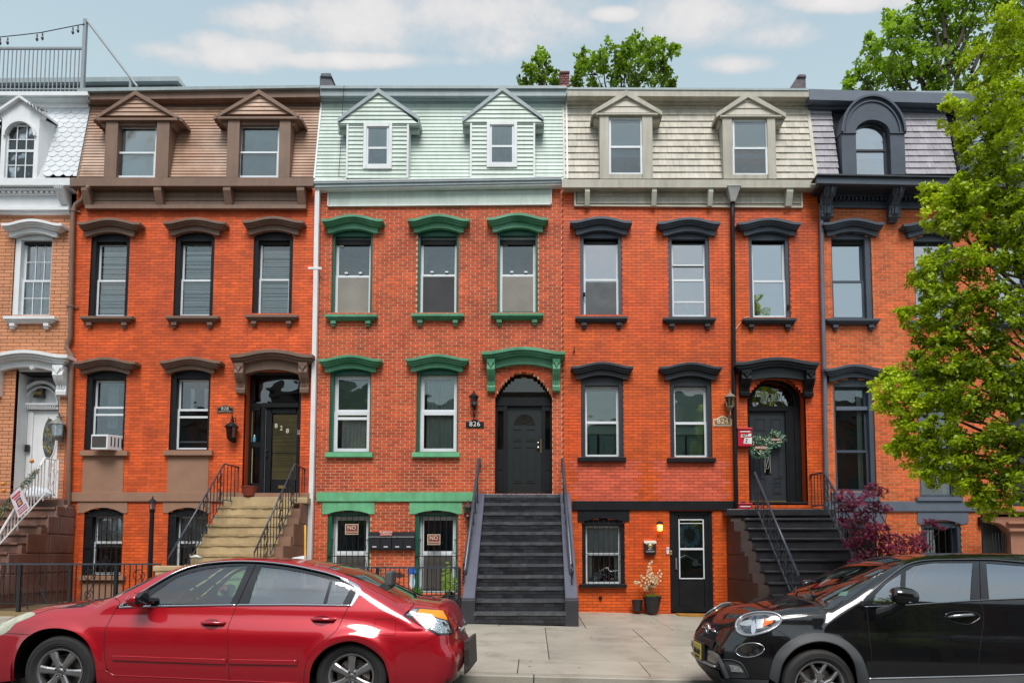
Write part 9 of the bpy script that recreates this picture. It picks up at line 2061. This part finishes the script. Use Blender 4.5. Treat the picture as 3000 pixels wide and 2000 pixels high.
 nz(dr, 'running_light_pod', GLS, .004); nz(ellip(2198,1903,40,19,.12), 'running_light', mat('lamp_bowl'  , (.2,.2,.2)), .010); nz(ellip(2188,1900,17,11,.1), 'bulb_lens', CH, .016, 4); strip(car, 'lamp_rim', ellip(2198,1903,41,20,.12)+ellip(2198,1903,41,20,.12)[:1], .006, mat('satin_chrome', (.45,.46,.48), .25, metal=.9), T, off=.012)
 nz([(2120,1932),(2134,1932),(2155,1934),(2178,1950),(2196,1984),(2140,1984),(2124,1960)], 'fog_light_pod', PLAS, .006); nz(fg, 'fog_light', mat('fog_lens', (.5,.52,.5), .15, metal=.5, var=.4, vs=30), .012, 4); strip(car, 'pod_edge', spl([(2120,1930),(2150,1932),(2176,1945),(2197,1984)],4), .006, MATS['satin_chrome'] if False else PLAS, T, off=.012)
 nz([(2078,1904),(2092,1906),(2110,1916),(2122,1940),(2141,1982),(2130,1984),(2108,1935),(2098,1918),(2078,1912)], 'skid_trim', mat('silver_trim', (.32,.33,.35), .35, metal=.6, var=.15), .016, 5)
 end_grid(car, 'lower_grille', np.linspace(zg+.25, zg+.44, 8), .52, RUB, T, 1, xstart=fx[3][0]-.25, reach=1.1, off=.006)
 nz([(2140,1986),(2253,1990),(2250,2010),(2120,2004),(2110,1985)], 'lower_valance', PLAS, .008, 6)
 zc_ = P(2080,1842,7.4)[1]
 def bar(nm, z, hw_, r, m_, off=.008, dz=0.0):
  ys = np.linspace(-hw_, hw_, 21); o_ = np.stack([np.full(21, fx[3][0]-.25), Yc+ys, z+dz*np.abs(ys)/hw_], 1); p = car.march(o_, np.tile(np.array([1.,0,0]),(21,1)), 0, 1.1, 260); q = p+car.grad(p)*off; g = M(); g.tube([tuple(v) for v in q], r, 6); g.build(nm, m_, T, smooth=True)
 zg2 = P(2080,1876,7.4)[1]; end_grid(car, 'grille', np.linspace(zg2-.035, zg2+.03, 4), .40, RUB, T, 1, xstart=fx[3][0]-.25, reach=1.1, off=.005)
 for k in range(3): bar('grille_bar', zg2-.028+.026*k, .39, .004, GLS)
 bar('nose_chrome', zc_, .27, .012, CHRM, dz=-.01)
 bar('skid_bar', zg+.475, .50, .016, MATS['silver_trim'], .012)
 em = car.px([(2081,1842)])[0];
 g = M(); g.tube([(em[0]-.016, Yc+.055*math.cos(t), em[2]+.055*math.sin(t)) for t in [k*math.pi/10 for k in range(20)]], .008, 6, closed=True); g.lathe([(.001,0),(.05,0),(.05,.01)], (0,0,0), 3) if False else None; g.build('nose_emblem', CHRM, T, smooth=True)
 g = M(); n = 20; xe = em[0]-.012; g.add([(xe, Yc+.05*math.cos(k*2*math.pi/n), em[2]+.05*math.sin(k*2*math.pi/n)) for k in range(n)]+[(xe+.02, Yc+.05*math.cos(k*2*math.pi/n), em[2]+.05*math.sin(k*2*math.pi/n)) for k in range(n)], [list(range(n)), list(range(2*n-1,n-1,-1))]+[(k,n+k,n+(k+1)%n,(k+1)%n) for k in range(n)]); g.build('emblem_disc', mat('emblem_red', (.35,.02,.02), .3), T, fixn=True)
 xp = fx[3][0]-.012; zc = P(2050,1907,7.4)[1]; g = M(); g.box(xp-.012, xp, Yc-.155, Yc+.155, zc-.08, zc+.08); pl = g.build('licence_plate', mat('plate_yellow', (.62,.48,.06), .45, var=.15, vs=14), T, bevel=.003)
 g = M(); g.box(xp-.004, xp+.03, Yc-.165, Yc+.165, zc-.09, zc+.09); g.build('plate_holder', RUB, pl)
 lettering('Z70 HNR', .075, xp-.014, Yc, zc-.005, mat('plate_ink', (.03,.03,.03), .6), pl, 'plate_lettering', rot=(math.pi/2,0,-math.pi/2)); lettering('GARDEN STATE', .022, xp-.014, Yc, zc-.06, MATS['plate_ink'], pl, 'plate_lettering', rot=(math.pi/2,0,-math.pi/2))
 def mir(y, sgn, mm):
  cx_, cz_ = P(2652,1745,6.42); q = M(); n1, n2 = 14, 20; vs = []
  for i in range(n1+1):
   t = i/n1; xx = cx_-.115+.235*t; k = (max(.03, 1-abs(2*t-.85)**2.6/1.5))**.5 if t < .99 else .2
   for j in range(n2): a = j*2*math.pi/n2; vs.append((xx, y+.085*k*math.cos(a), cz_+.012-.02*t+.078*k*math.sin(a)))
  q.add(vs, [(i*n2+j, i*n2+(j+1)%n2, (i+1)*n2+(j+1)%n2, (i+1)*n2+j) for i in range(n1) for j in range(n2)]+[[n1*n2+j for j in range(n2)][::-1], list(range(n2))]); o = q.build('wing_mirror', mm, T, smooth=True, fixn=True)
  q = M(); q.tube([(cx_-.02,y-sgn*.02*0,cz_-.06),(cx_-.10,y+sgn*.08,cz_-.13),(cx_-.15,y+sgn*.17,cz_-.17)], [.035,.04,.055], 8); q.build('mirror_arm', RUB, o)
  q = M(); q.tube([(cx_-.0,y-sgn*.06,cz_-.052),(cx_+.07,y-sgn*.045,cz_-.045),(cx_+.115,y-sgn*.0,cz_-.03)], .008, 5); q.build('mirror_indicator', mat('clear_marker', (.6,.6,.6), .2), o)
 mir(6.42, 1, K); mir(2*Yc-6.42, -1, K)
 cup = spl([(2768,1802),(2785,1793),(2820,1790),(2855,1794),(2872,1806),(2855,1820),(2835,1828),(2805,1824),(2780,1814)],3,True); strip(car, 'handle_cup_edge', cup+[cup[0]], .006, K, T, off=.0); panel(car, 'handle_recess', cup, mat('gloss_black_recess', (.004,.004,.005), .12, var=0, fine=0, bump=0, coat=1), T, off=.0012, step=5)
 hp = car.px([(2777,1807),(2790,1803),(2815,1801),(2840,1799),(2853,1801)]); q = M(); q.tube([(v[0],v[1]-(.03 if 0<i<4 else .005),v[2]) for i, v in enumerate(hp)], [.010,.016,.017,.016,.011], 10); q.build('door_handle', mat('satin_silver', (.42,.43,.44), .25, metal=.85), T, smooth=True)
 for (c, rot) in ((wf,math.pi/2-.0),(wr,.3)):
  wheel(T, c[0], c[1], 6.655, .345, .236, 'five', rot); wheel(T, c[0], c[1], 2*Yc-6.655, .345, .236, 'five', rot, far=True); well(T, c[0], c[1], .44, 6.66, 7.02)
 g = M(); g.box(wf[0]-.6, X1+.7, 6.8, 8.2, zg+.16, zg+.30); g.box(wf[0]+.45, X1-.45, 6.72, 8.25, zg+.15, zg+.6); g.build('floor_pan', WELL, T)
 sx = P(2800,1700,7)[0]; seats(T, car, [(sx-.1,.5,6.85,7.35,True),(sx-.1,.5,7.65,8.15,True),(sx+.85,.5,6.85,8.15,True)], zg+.6, zg+1.2, m_=mat('pale_seat', (.10,.12,.12), .8))
 s2 = P(2600,1740,7.1); steering(T, s2[0], 7.12, s2[1]+.0, .5, RUB)
 g = M(); x0 = xcw+.1; g.hexa([(x0-.2,6.8,zg+.7),(x0+.45,6.8,zg+.7),(x0+.42,6.8,zg+1.02),(x0-.1,6.8,zg+1.0),(x0-.2,8.2,zg+.7),(x0+.45,8.2,zg+.7),(x0+.42,8.2,zg+1.02),(x0-.1,8.2,zg+1.0)]); g.build('dashboard', MATS['dark_dash'], T, bevel=.03)
suv()
# trees and shrubs
def leafmat(name, cols, rough=.5, sub=.25):
 m = bpy.data.materials.new(name); m.use_nodes = True; t = m.node_tree; t.nodes.clear(); L = t.links.new
 o = t.nodes.new('ShaderNodeOutputMaterial'); at = t.nodes.new('ShaderNodeAttribute'); at.attribute_name = 'tint'; cr = t.nodes.new('ShaderNodeValToRGB'); L(at.outputs['Fac'], cr.inputs[0])
 el = cr.color_ramp.elements; n = len(cols)
 el[0].position = 0; el[0].color = (*cols[0],1); el[1].position = 1; el[1].color = (*cols[-1],1)
 for i in range(1, n-1): e = el.new(i/(n-1)); e.color = (*cols[i],1)
 d = t.nodes.new('ShaderNodeBsdfDiffuse'); tr = t.nodes.new('ShaderNodeBsdfTranslucent'); g = t.nodes.new('ShaderNodeBsdfGlossy'); g.inputs['Roughness'].default_value = .35
 L(cr.outputs[0], d.inputs[0]); L(cr.outputs[0], tr.inputs[0]); g.inputs[0].default_value = (.8,.85,.8,1);
 a = t.nodes.new('ShaderNodeMixShader'); a.inputs[0].default_value = sub; L(d.outputs[0], a.inputs[1]); L(tr.outputs[0], a.inputs[2]); b = t.nodes.new('ShaderNodeMixShader'); b.inputs[0].default_value = .025; L(a.outputs[0], b.inputs[1]); L(g.outputs[0], b.inputs[2]); L(b.outputs[0], o.inputs[0]); return m
BARK = mat('bark', (.045,.032,.022), .85, var=.3, vs=12, fs=70, bump=1, bdist=.01)
class Crown:
 def __init__(s): s.v = []; s.f = []; s.t = []
 def leaves(s, c, r, n, size, rs, tmin=0., tmax=1., flat=.8, shell=.25, tone=None, shape='leaf'):
  c = np.array(c, float); r = np.array(r, float)*np.ones(3)
  u = rs.randn(n, 3); u /= np.linalg.norm(u, axis=1)[:, None]; rad = rs.rand(n)**(1/3.)*(1-shell)+shell*rs.rand(n)**.3
  p = c+u*rad[:, None]*r*(.82+.36*rs.rand(n,1)*1.0)
  nrm = u*.6+rs.randn(n, 3)*.7+np.array([0, -.15, .75*flat]); nrm /= np.linalg.norm(nrm, axis=1)[:, None]
  a = np.cross(nrm, rs.randn(n, 3)); a /= np.linalg.norm(a, axis=1)[:, None]; b = np.cross(nrm, a)
  L = size*(.65+.7*rs.rand(n))[:, None]; Wd = L*(.34 if shape == 'leaf' else .5)
  tn = np.clip(rs.rand(n)*(tmax-tmin)+tmin, 0, 1) if tone is None else np.clip(tone+rs.randn(n)*.12, 0, 1)
  b0 = len(s.v)//1
  pts = np.stack([p, p+a*L*.5+b*Wd, p+a*L, p+a*L*.5-b*Wd+nrm*Wd*.3], 1).reshape(-1, 3)
  s.v += pts.tolist(); s.f += [(b0+4*i, b0+4*i+1, b0+4*i+2, b0+4*i+3) for i in range(n)]; s.t += np.repeat(tn, 4).tolist()
 def build(s, name, m_, parent, kind=None):
  me = bpy.data.meshes.new(name); me.from_pydata(s.v, [], s.f); me.materials.append(m_); at = me.attributes.new('tint', 'FLOAT', 'POINT'); at.data.foreach_set('value', s.t)
  return link(bpy.data.objects.new(name, me), parent, kind=kind)
def limb(g, a, b, r0, r1, rs, wob=.06, n=6):
 a, b = Vector(a), Vector(b); L = (b-a).length; pts = []
 for i in range(n+1): t = i/n; q = a.lerp(b, t); k = math.sin(t*math.pi)*L*wob; pts.append(q+Vector((rs.randn()*k*.5, rs.randn()*k*.4, rs.randn()*k*.3+k*.6)))
 g.tube(pts, [r0+(r1-r0)*i/n for i in range(n+1)], 6); return pts
# street tree (pear) standing on the pavement just outside the right edge of the photograph
def street_tree():
 rs = np.random.RandomState(21); base = (7.6, 9.6); zb = GZ(*base); T = thing('street_tree', 'yellow-green street tree spreading in front of the slate-roofed house', 'tree', (base[0], base[1], zb))
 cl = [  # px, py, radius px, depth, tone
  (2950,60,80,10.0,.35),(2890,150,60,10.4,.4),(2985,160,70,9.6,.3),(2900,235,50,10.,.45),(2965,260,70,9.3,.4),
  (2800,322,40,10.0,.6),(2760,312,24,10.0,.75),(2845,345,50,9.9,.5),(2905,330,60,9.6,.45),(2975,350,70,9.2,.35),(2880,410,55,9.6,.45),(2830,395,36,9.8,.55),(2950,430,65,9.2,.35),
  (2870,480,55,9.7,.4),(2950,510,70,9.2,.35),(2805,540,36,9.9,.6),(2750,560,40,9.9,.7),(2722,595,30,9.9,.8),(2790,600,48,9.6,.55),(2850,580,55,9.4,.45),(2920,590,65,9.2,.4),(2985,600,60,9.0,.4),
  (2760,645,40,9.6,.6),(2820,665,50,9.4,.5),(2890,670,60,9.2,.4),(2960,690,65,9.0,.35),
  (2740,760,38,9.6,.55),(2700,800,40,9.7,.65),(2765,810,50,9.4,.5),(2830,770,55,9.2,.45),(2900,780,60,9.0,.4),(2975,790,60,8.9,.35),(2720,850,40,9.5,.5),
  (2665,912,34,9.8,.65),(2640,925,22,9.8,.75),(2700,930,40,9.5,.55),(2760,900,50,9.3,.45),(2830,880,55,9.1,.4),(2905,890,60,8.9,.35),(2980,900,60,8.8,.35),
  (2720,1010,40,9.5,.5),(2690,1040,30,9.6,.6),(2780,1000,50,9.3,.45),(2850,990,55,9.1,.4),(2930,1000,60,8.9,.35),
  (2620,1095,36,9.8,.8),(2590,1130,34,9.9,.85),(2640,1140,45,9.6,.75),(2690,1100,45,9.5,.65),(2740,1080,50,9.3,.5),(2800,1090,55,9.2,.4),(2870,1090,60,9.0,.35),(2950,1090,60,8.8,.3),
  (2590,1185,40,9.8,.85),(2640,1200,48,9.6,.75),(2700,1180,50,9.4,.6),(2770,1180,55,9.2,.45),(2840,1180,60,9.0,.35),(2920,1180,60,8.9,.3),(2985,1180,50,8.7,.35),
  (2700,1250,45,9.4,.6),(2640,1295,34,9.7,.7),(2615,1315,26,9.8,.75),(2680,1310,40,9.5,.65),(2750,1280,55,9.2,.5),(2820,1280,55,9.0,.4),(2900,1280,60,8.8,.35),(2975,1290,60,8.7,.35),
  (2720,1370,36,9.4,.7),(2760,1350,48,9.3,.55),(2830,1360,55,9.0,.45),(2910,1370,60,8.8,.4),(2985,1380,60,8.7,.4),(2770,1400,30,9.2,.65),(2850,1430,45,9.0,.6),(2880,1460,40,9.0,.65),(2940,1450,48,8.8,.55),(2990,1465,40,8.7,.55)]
 C = Crown(); g = M(); trunk = [(base[0],base[1],zb-.1),(base[0]+.02,base[1],zb+1.2),(base[0]-.05,base[1]-.05,zb+2.6),(base[0]-.1,base[1],zb+4.5),(base[0]+.0,base[1]+.1,zb+7.5)]
 g.tube(trunk, [.15,.12,.105,.08,.03], 10)
 for (px, py, r, Y, tone) in cl:
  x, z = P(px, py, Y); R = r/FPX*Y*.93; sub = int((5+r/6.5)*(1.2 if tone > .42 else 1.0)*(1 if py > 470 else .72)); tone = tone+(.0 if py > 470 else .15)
  for k in range(sub):
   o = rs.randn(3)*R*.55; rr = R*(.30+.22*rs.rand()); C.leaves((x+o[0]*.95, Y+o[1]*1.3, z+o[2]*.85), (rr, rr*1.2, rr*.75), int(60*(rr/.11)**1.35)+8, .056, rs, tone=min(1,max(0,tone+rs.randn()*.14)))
  zj = zb+1.9+max(0,(z-zb-1.9))*.62-.3; zj = min(max(zj, zb+1.7), zb+7.0); hub = (base[0]-.05, base[1], zj)
  if rs.rand() < .62: limb(g, hub, (x, Y, z), .028+.012*rs.rand(), .005, rs, .07)
  for k in range(3): o = rs.randn(3)*R*.6; g.tube([(x,Y,z),(x+o[0]*.6,Y+o[1]*.4,z+o[2]*.4+.02),(x+o[0],Y+o[1],z+o[2])], [.008,.005,.002], 4)
 for k in range(60):
  a = rs.rand()*6.28; rad = 1.9*math.sqrt(rs.rand()); z = zb+2.3+rs.rand()*6.3; rad *= (1-.35*abs((z-zb-4.5)/4.5)); x = base[0]+.3+rad*math.cos(a)*.9; y = base[1]+rad*math.sin(a)*.8
  if P(3010,900,y)[0] > x: continue
  C.leaves((x,y,z), (.42,.42,.3), 170, .075, rs, tone=.3+.4*rs.rand())
 for k in range(14): limb(g, (base[0],base[1],zb+2+rs.rand()*4), (base[0]+.6+rs.rand()*1.6, base[1]+rs.randn(), zb+3.5+rs.rand()*5), .05, .008, rs)
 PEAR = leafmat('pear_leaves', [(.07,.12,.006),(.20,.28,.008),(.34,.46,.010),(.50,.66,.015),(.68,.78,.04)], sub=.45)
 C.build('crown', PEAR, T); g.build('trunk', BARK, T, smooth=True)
street_tree()
# trees behind the houses
def back_tree(label, blobs, Y, tone, size, dens, base_px, m_, seed):
 rs = np.random.RandomState(seed); bx = P(base_px, 300, Y)[0]; T = thing('background_tree', label, 'tree', (bx, Y, GZ(bx, Y)), 'trees behind the roofs'); C = Crown(); g = M()
 g.tube([(bx,Y,-.6),(bx+.1,Y,4),(bx-.1,Y,9),(bx,Y,14)], [.42,.34,.25,.1], 8)
 for (px, py, r, dt) in blobs:
  Yb = Y+rs.randn()*.8; x, z = P(px, py, Yb); R = r/FPX*Yb
  for k in range(int(5+r/5)):
   o = rs.randn(3)*R*.5; rr = R*(.26+.2*rs.rand()); C.leaves((x+o[0],Yb+o[1],z+o[2]), (rr,rr,rr*.8), int(dens*(rr/.5)**1.4)+10, size, rs, tone=min(1,max(0,dt+tone+rs.randn()*.16)))
  limb(g, (bx+(x-bx)*.25, Y, max(2,z-2.2-abs(x-bx)*.5)), (x,Yb,z), .07, .012, rs, .04)
  for k in range(5): o = rs.randn(3)*R*.55; g.tube([(x,Yb,z),(x+o[0],Yb+o[1]*.3,z+abs(o[2])*.6)], [.03,.008], 4)
 C.build('crown', m_, T); g.build('trunk', BARK, T)
MAP = leafmat('maple_leaves', [(.08,.13,.01),(.19,.31,.015),(.32,.50,.02),(.48,.68,.04)], sub=.5)
back_tree('small rounded green tree clump showing above the mint roof by the brick chimney', [(1575,175,22,.1),(1545,205,22,0),(1605,200,24,0),(1580,225,30,-.1),(1530,238,18,-.1),(1625,240,22,-.1),(1590,158,10,.2)], 27, .35, .17, 55, 1590, MAP, 4)
back_tree('broad green tree crown showing above the tan roof', [(1700,190,30,0),(1760,165,36,.1),(1820,155,40,.1),(1880,140,38,.15),(1930,135,30,.2),(1950,165,26,.1),(1900,195,42,0),(1830,210,48,-.1),(1750,220,45,-.1),(1690,235,34,-.15),(1940,225,34,-.1),(1860,240,50,-.2),(1965,245,20,-.2),(1715,170,20,.1),(1970,140,12,.2)], 29, .35, .18, 60, 1820, MAP, 5)
back_tree('tall bright green tree behind the slate roof at top right', [(2480,248,26,0),(2515,215,22,.1),(2540,250,36,-.1),(2560,180,34,.1),(2545,110,16,.2),(2560,140,28,.1),(2600,60,24,.2),(2610,110,44,.1),(2600,190,55,0),(2660,150,55,.05),(2640,60,30,.15),(2690,10,26,.2),(2700,80,50,.1),(2640,240,60,-.1),(2720,200,60,-.05),(2760,110,60,0),(2770,20,50,.1),(2800,190,60,-.1),(2830,80,60,0),(2860,0,55,.05),(2880,150,55,-.1),(2720,255,50,-.2),(2820,255,45,-.2),(2930,60,60,-.05),(2960,180,60,-.1),(3020,80,70,0),(2750,-60,60,.1),(2880,-90,80,.1),(3010,-60,80,0)], 23, .45, .15, 72, 2780, MAP, 6)
# japanese maple by the dark stairs
def red_maple():
 rs = np.random.RandomState(9); Y = 13.6; bx, bz = P(2600,1790,Y)[0], GZ(P(2600,1790,Y)[0],Y); T = thing('japanese_maple', 'dark red Japanese maple shrub beside the dark stone steps', 'shrub', (bx, Y, bz))
 C = Crown(); g = M(); vs, fs, tt = [], [], []
 def spray(c, r, n, tone):
  for k in range(n):   # palmate leaf: five narrow lobes
   u = rs.randn(3); u /= np.linalg.norm(u); p = np.array(c)+u*np.array(r)*rs.rand()**.4; a0 = rs.rand()*6.28; nrm = np.array([rs.randn()*.5, -.6+rs.randn()*.3, .7]); nrm /= np.linalg.norm(nrm); ax = np.cross(nrm, [1,.2,.1]); ax /= np.linalg.norm(ax); bx_ = np.cross(nrm, ax); s = .062*(.7+.6*rs.rand()); t_ = min(1,max(0,tone+rs.randn()*.18))
   for q in (-1.0,-.5,0,.5,1.0):
    d = ax*math.cos(a0+q)+bx_*math.sin(a0+q); e = np.cross(nrm, d); l = s*(1-.25*abs(q)); b = len(vs); vs.extend([tuple(p), tuple(p+d*l*.5+e*l*.13), tuple(p+d*l-nrm*.006), tuple(p+d*l*.5-e*l*.13)]); fs.append((b,b+1,b+2,b+3)); tt.extend([t_]*4)
 for (px, py, r, n) in ((2555,1425,18,30),(2575,1440,24,55),(2540,1450,22,50),(2480,1445,24,45),(2460,1460,16,25),(2510,1470,30,80),(2560,1485,30,80),(2480,1490,26,60),(2600,1490,16,28),(2530,1510,34,90),(2495,1535,30,80),(2560,1545,30,80),(2595,1545,14,22),(2530,1570,34,90),(2600,1575,30,70),(2650,1580,30,70),(2700,1560,14,18),(2690,1585,26,60),(2570,1600,36,95),(2620,1605,36,95),(2670,1610,34,90),(2710,1600,22,50),(2740,1535,10,10),(2725,1530,20,36),(2760,1545,10,10),(2500,1590,30,75),(2540,1625,30,70),(2600,1640,34,80),(2650,1640,30,70),(2470,1520,16,30),(2515,1650,30,60)):
  Yb = Y+rs.randn()*.12; x, z = P(px, py, Yb); R = r/FPX*Yb; spray((x,Yb,z), (R,R*1.2,R*.7), int(n*1.25), .45+rs.randn()*.15); limb(g, (bx+rs.randn()*.05,Y,bz+.3+rs.rand()*.3), (x,Yb,z), .02, .004, rs, .08)
 C.v, C.f, C.t = vs, fs, tt; C.build('crown', leafmat('red_maple_leaves', [(.08,.008,.022),(.18,.014,.05),(.34,.03,.10),(.5,.09,.2)], sub=.35), T); g.build('trunk', BARK, T)
red_maple()
# across the street, behind the camera: only ever seen in reflections
def across():
 BR2 = mat('far_brick', (.16,.07,.045), .8, var=.2, fine=0, bump=0); BR3 = mat('far_stone', (.20,.15,.11), .8, var=.2, fine=0, bump=0); DW = mat('far_window', (.03,.035,.04), .2, var=0, fine=0, bump=0); CN = mat('far_cornice', (.10,.08,.07), .6, var=0, fine=0, bump=0)
 x = -21.0; k = 0
 names = ['narrow dark brick house across the street, first from its left end','brownstone house across the street with a tall cornice','dark brick house across the street, opposite the brown roof','brownstone house across the street, opposite the green hoods','dark brick house across the street, opposite the tan roof','brownstone house across the street, opposite the slate roof','dark brick house across the street at its right end']
 for k in range(7):
  w = 5.8; h = (9.4,10.6,9.8,10.2,8.6,10.0,9.6)[k]; T = thing('opposite_house', names[k], 'house', (x+w/2,-7.4,-.3), 'houses across the street'); g = M(); g.box(x+.01, x+w-.01, -15, -7.2, -.6, h); g.build('wall', (BR2,BR3)[k%2], T)
  g = M(); g.box(x-.05,x+w+.05,-7.2,-6.7,h-.1,h+.35); g.box(x+.1,x+w-.1,-7.2,-6.95,h-.7,h-.1); g.build('cornice', CN, T)
  wm = M(); wm.box(-.5,.5,-7.21,-7.16,-.85,.85); me = wm.mesh('window', DW)
  for r in range(3):
   for c in range(3):
    o = bpy.data.objects.new('window', me); o.location = (x+1.1+1.8*c, 0, 1.9+2.9*r); COL.objects.link(o); o.parent = T; o.matrix_parent_inverse = PINV[T.name]
  x += w
 rs = np.random.RandomState(2)
 for (bx, lab) in ((10.0,'leafy street tree across the street opposite the slate roof'),(-9.0,'leafy street tree across the street opposite the white house')):
  T = thing('street_tree', lab, 'tree', (bx,-4.4,-.3)); C = Crown(); g = M(); g.tube([(bx,-4.4,-.5),(bx,-4.4,2.4),(bx+.2,-4.4,5)], [.14,.11,.05], 8)
  for k in range(46): a = rs.rand()*6.28; r = 2.0*math.sqrt(rs.rand()); z = 2.6+rs.rand()*6.2; c = (bx+r*math.cos(a)*(1-.4*abs(z-5.4)/3.4), -4.4+r*.8*math.sin(a), z); C.leaves(c, (.55,.5,.35), 90, .12, rs, tone=.4+.2*rs.randn())
  C.build('crown', bpy.data.materials['pear_leaves'], T); g.build('trunk', BARK, T)
across()
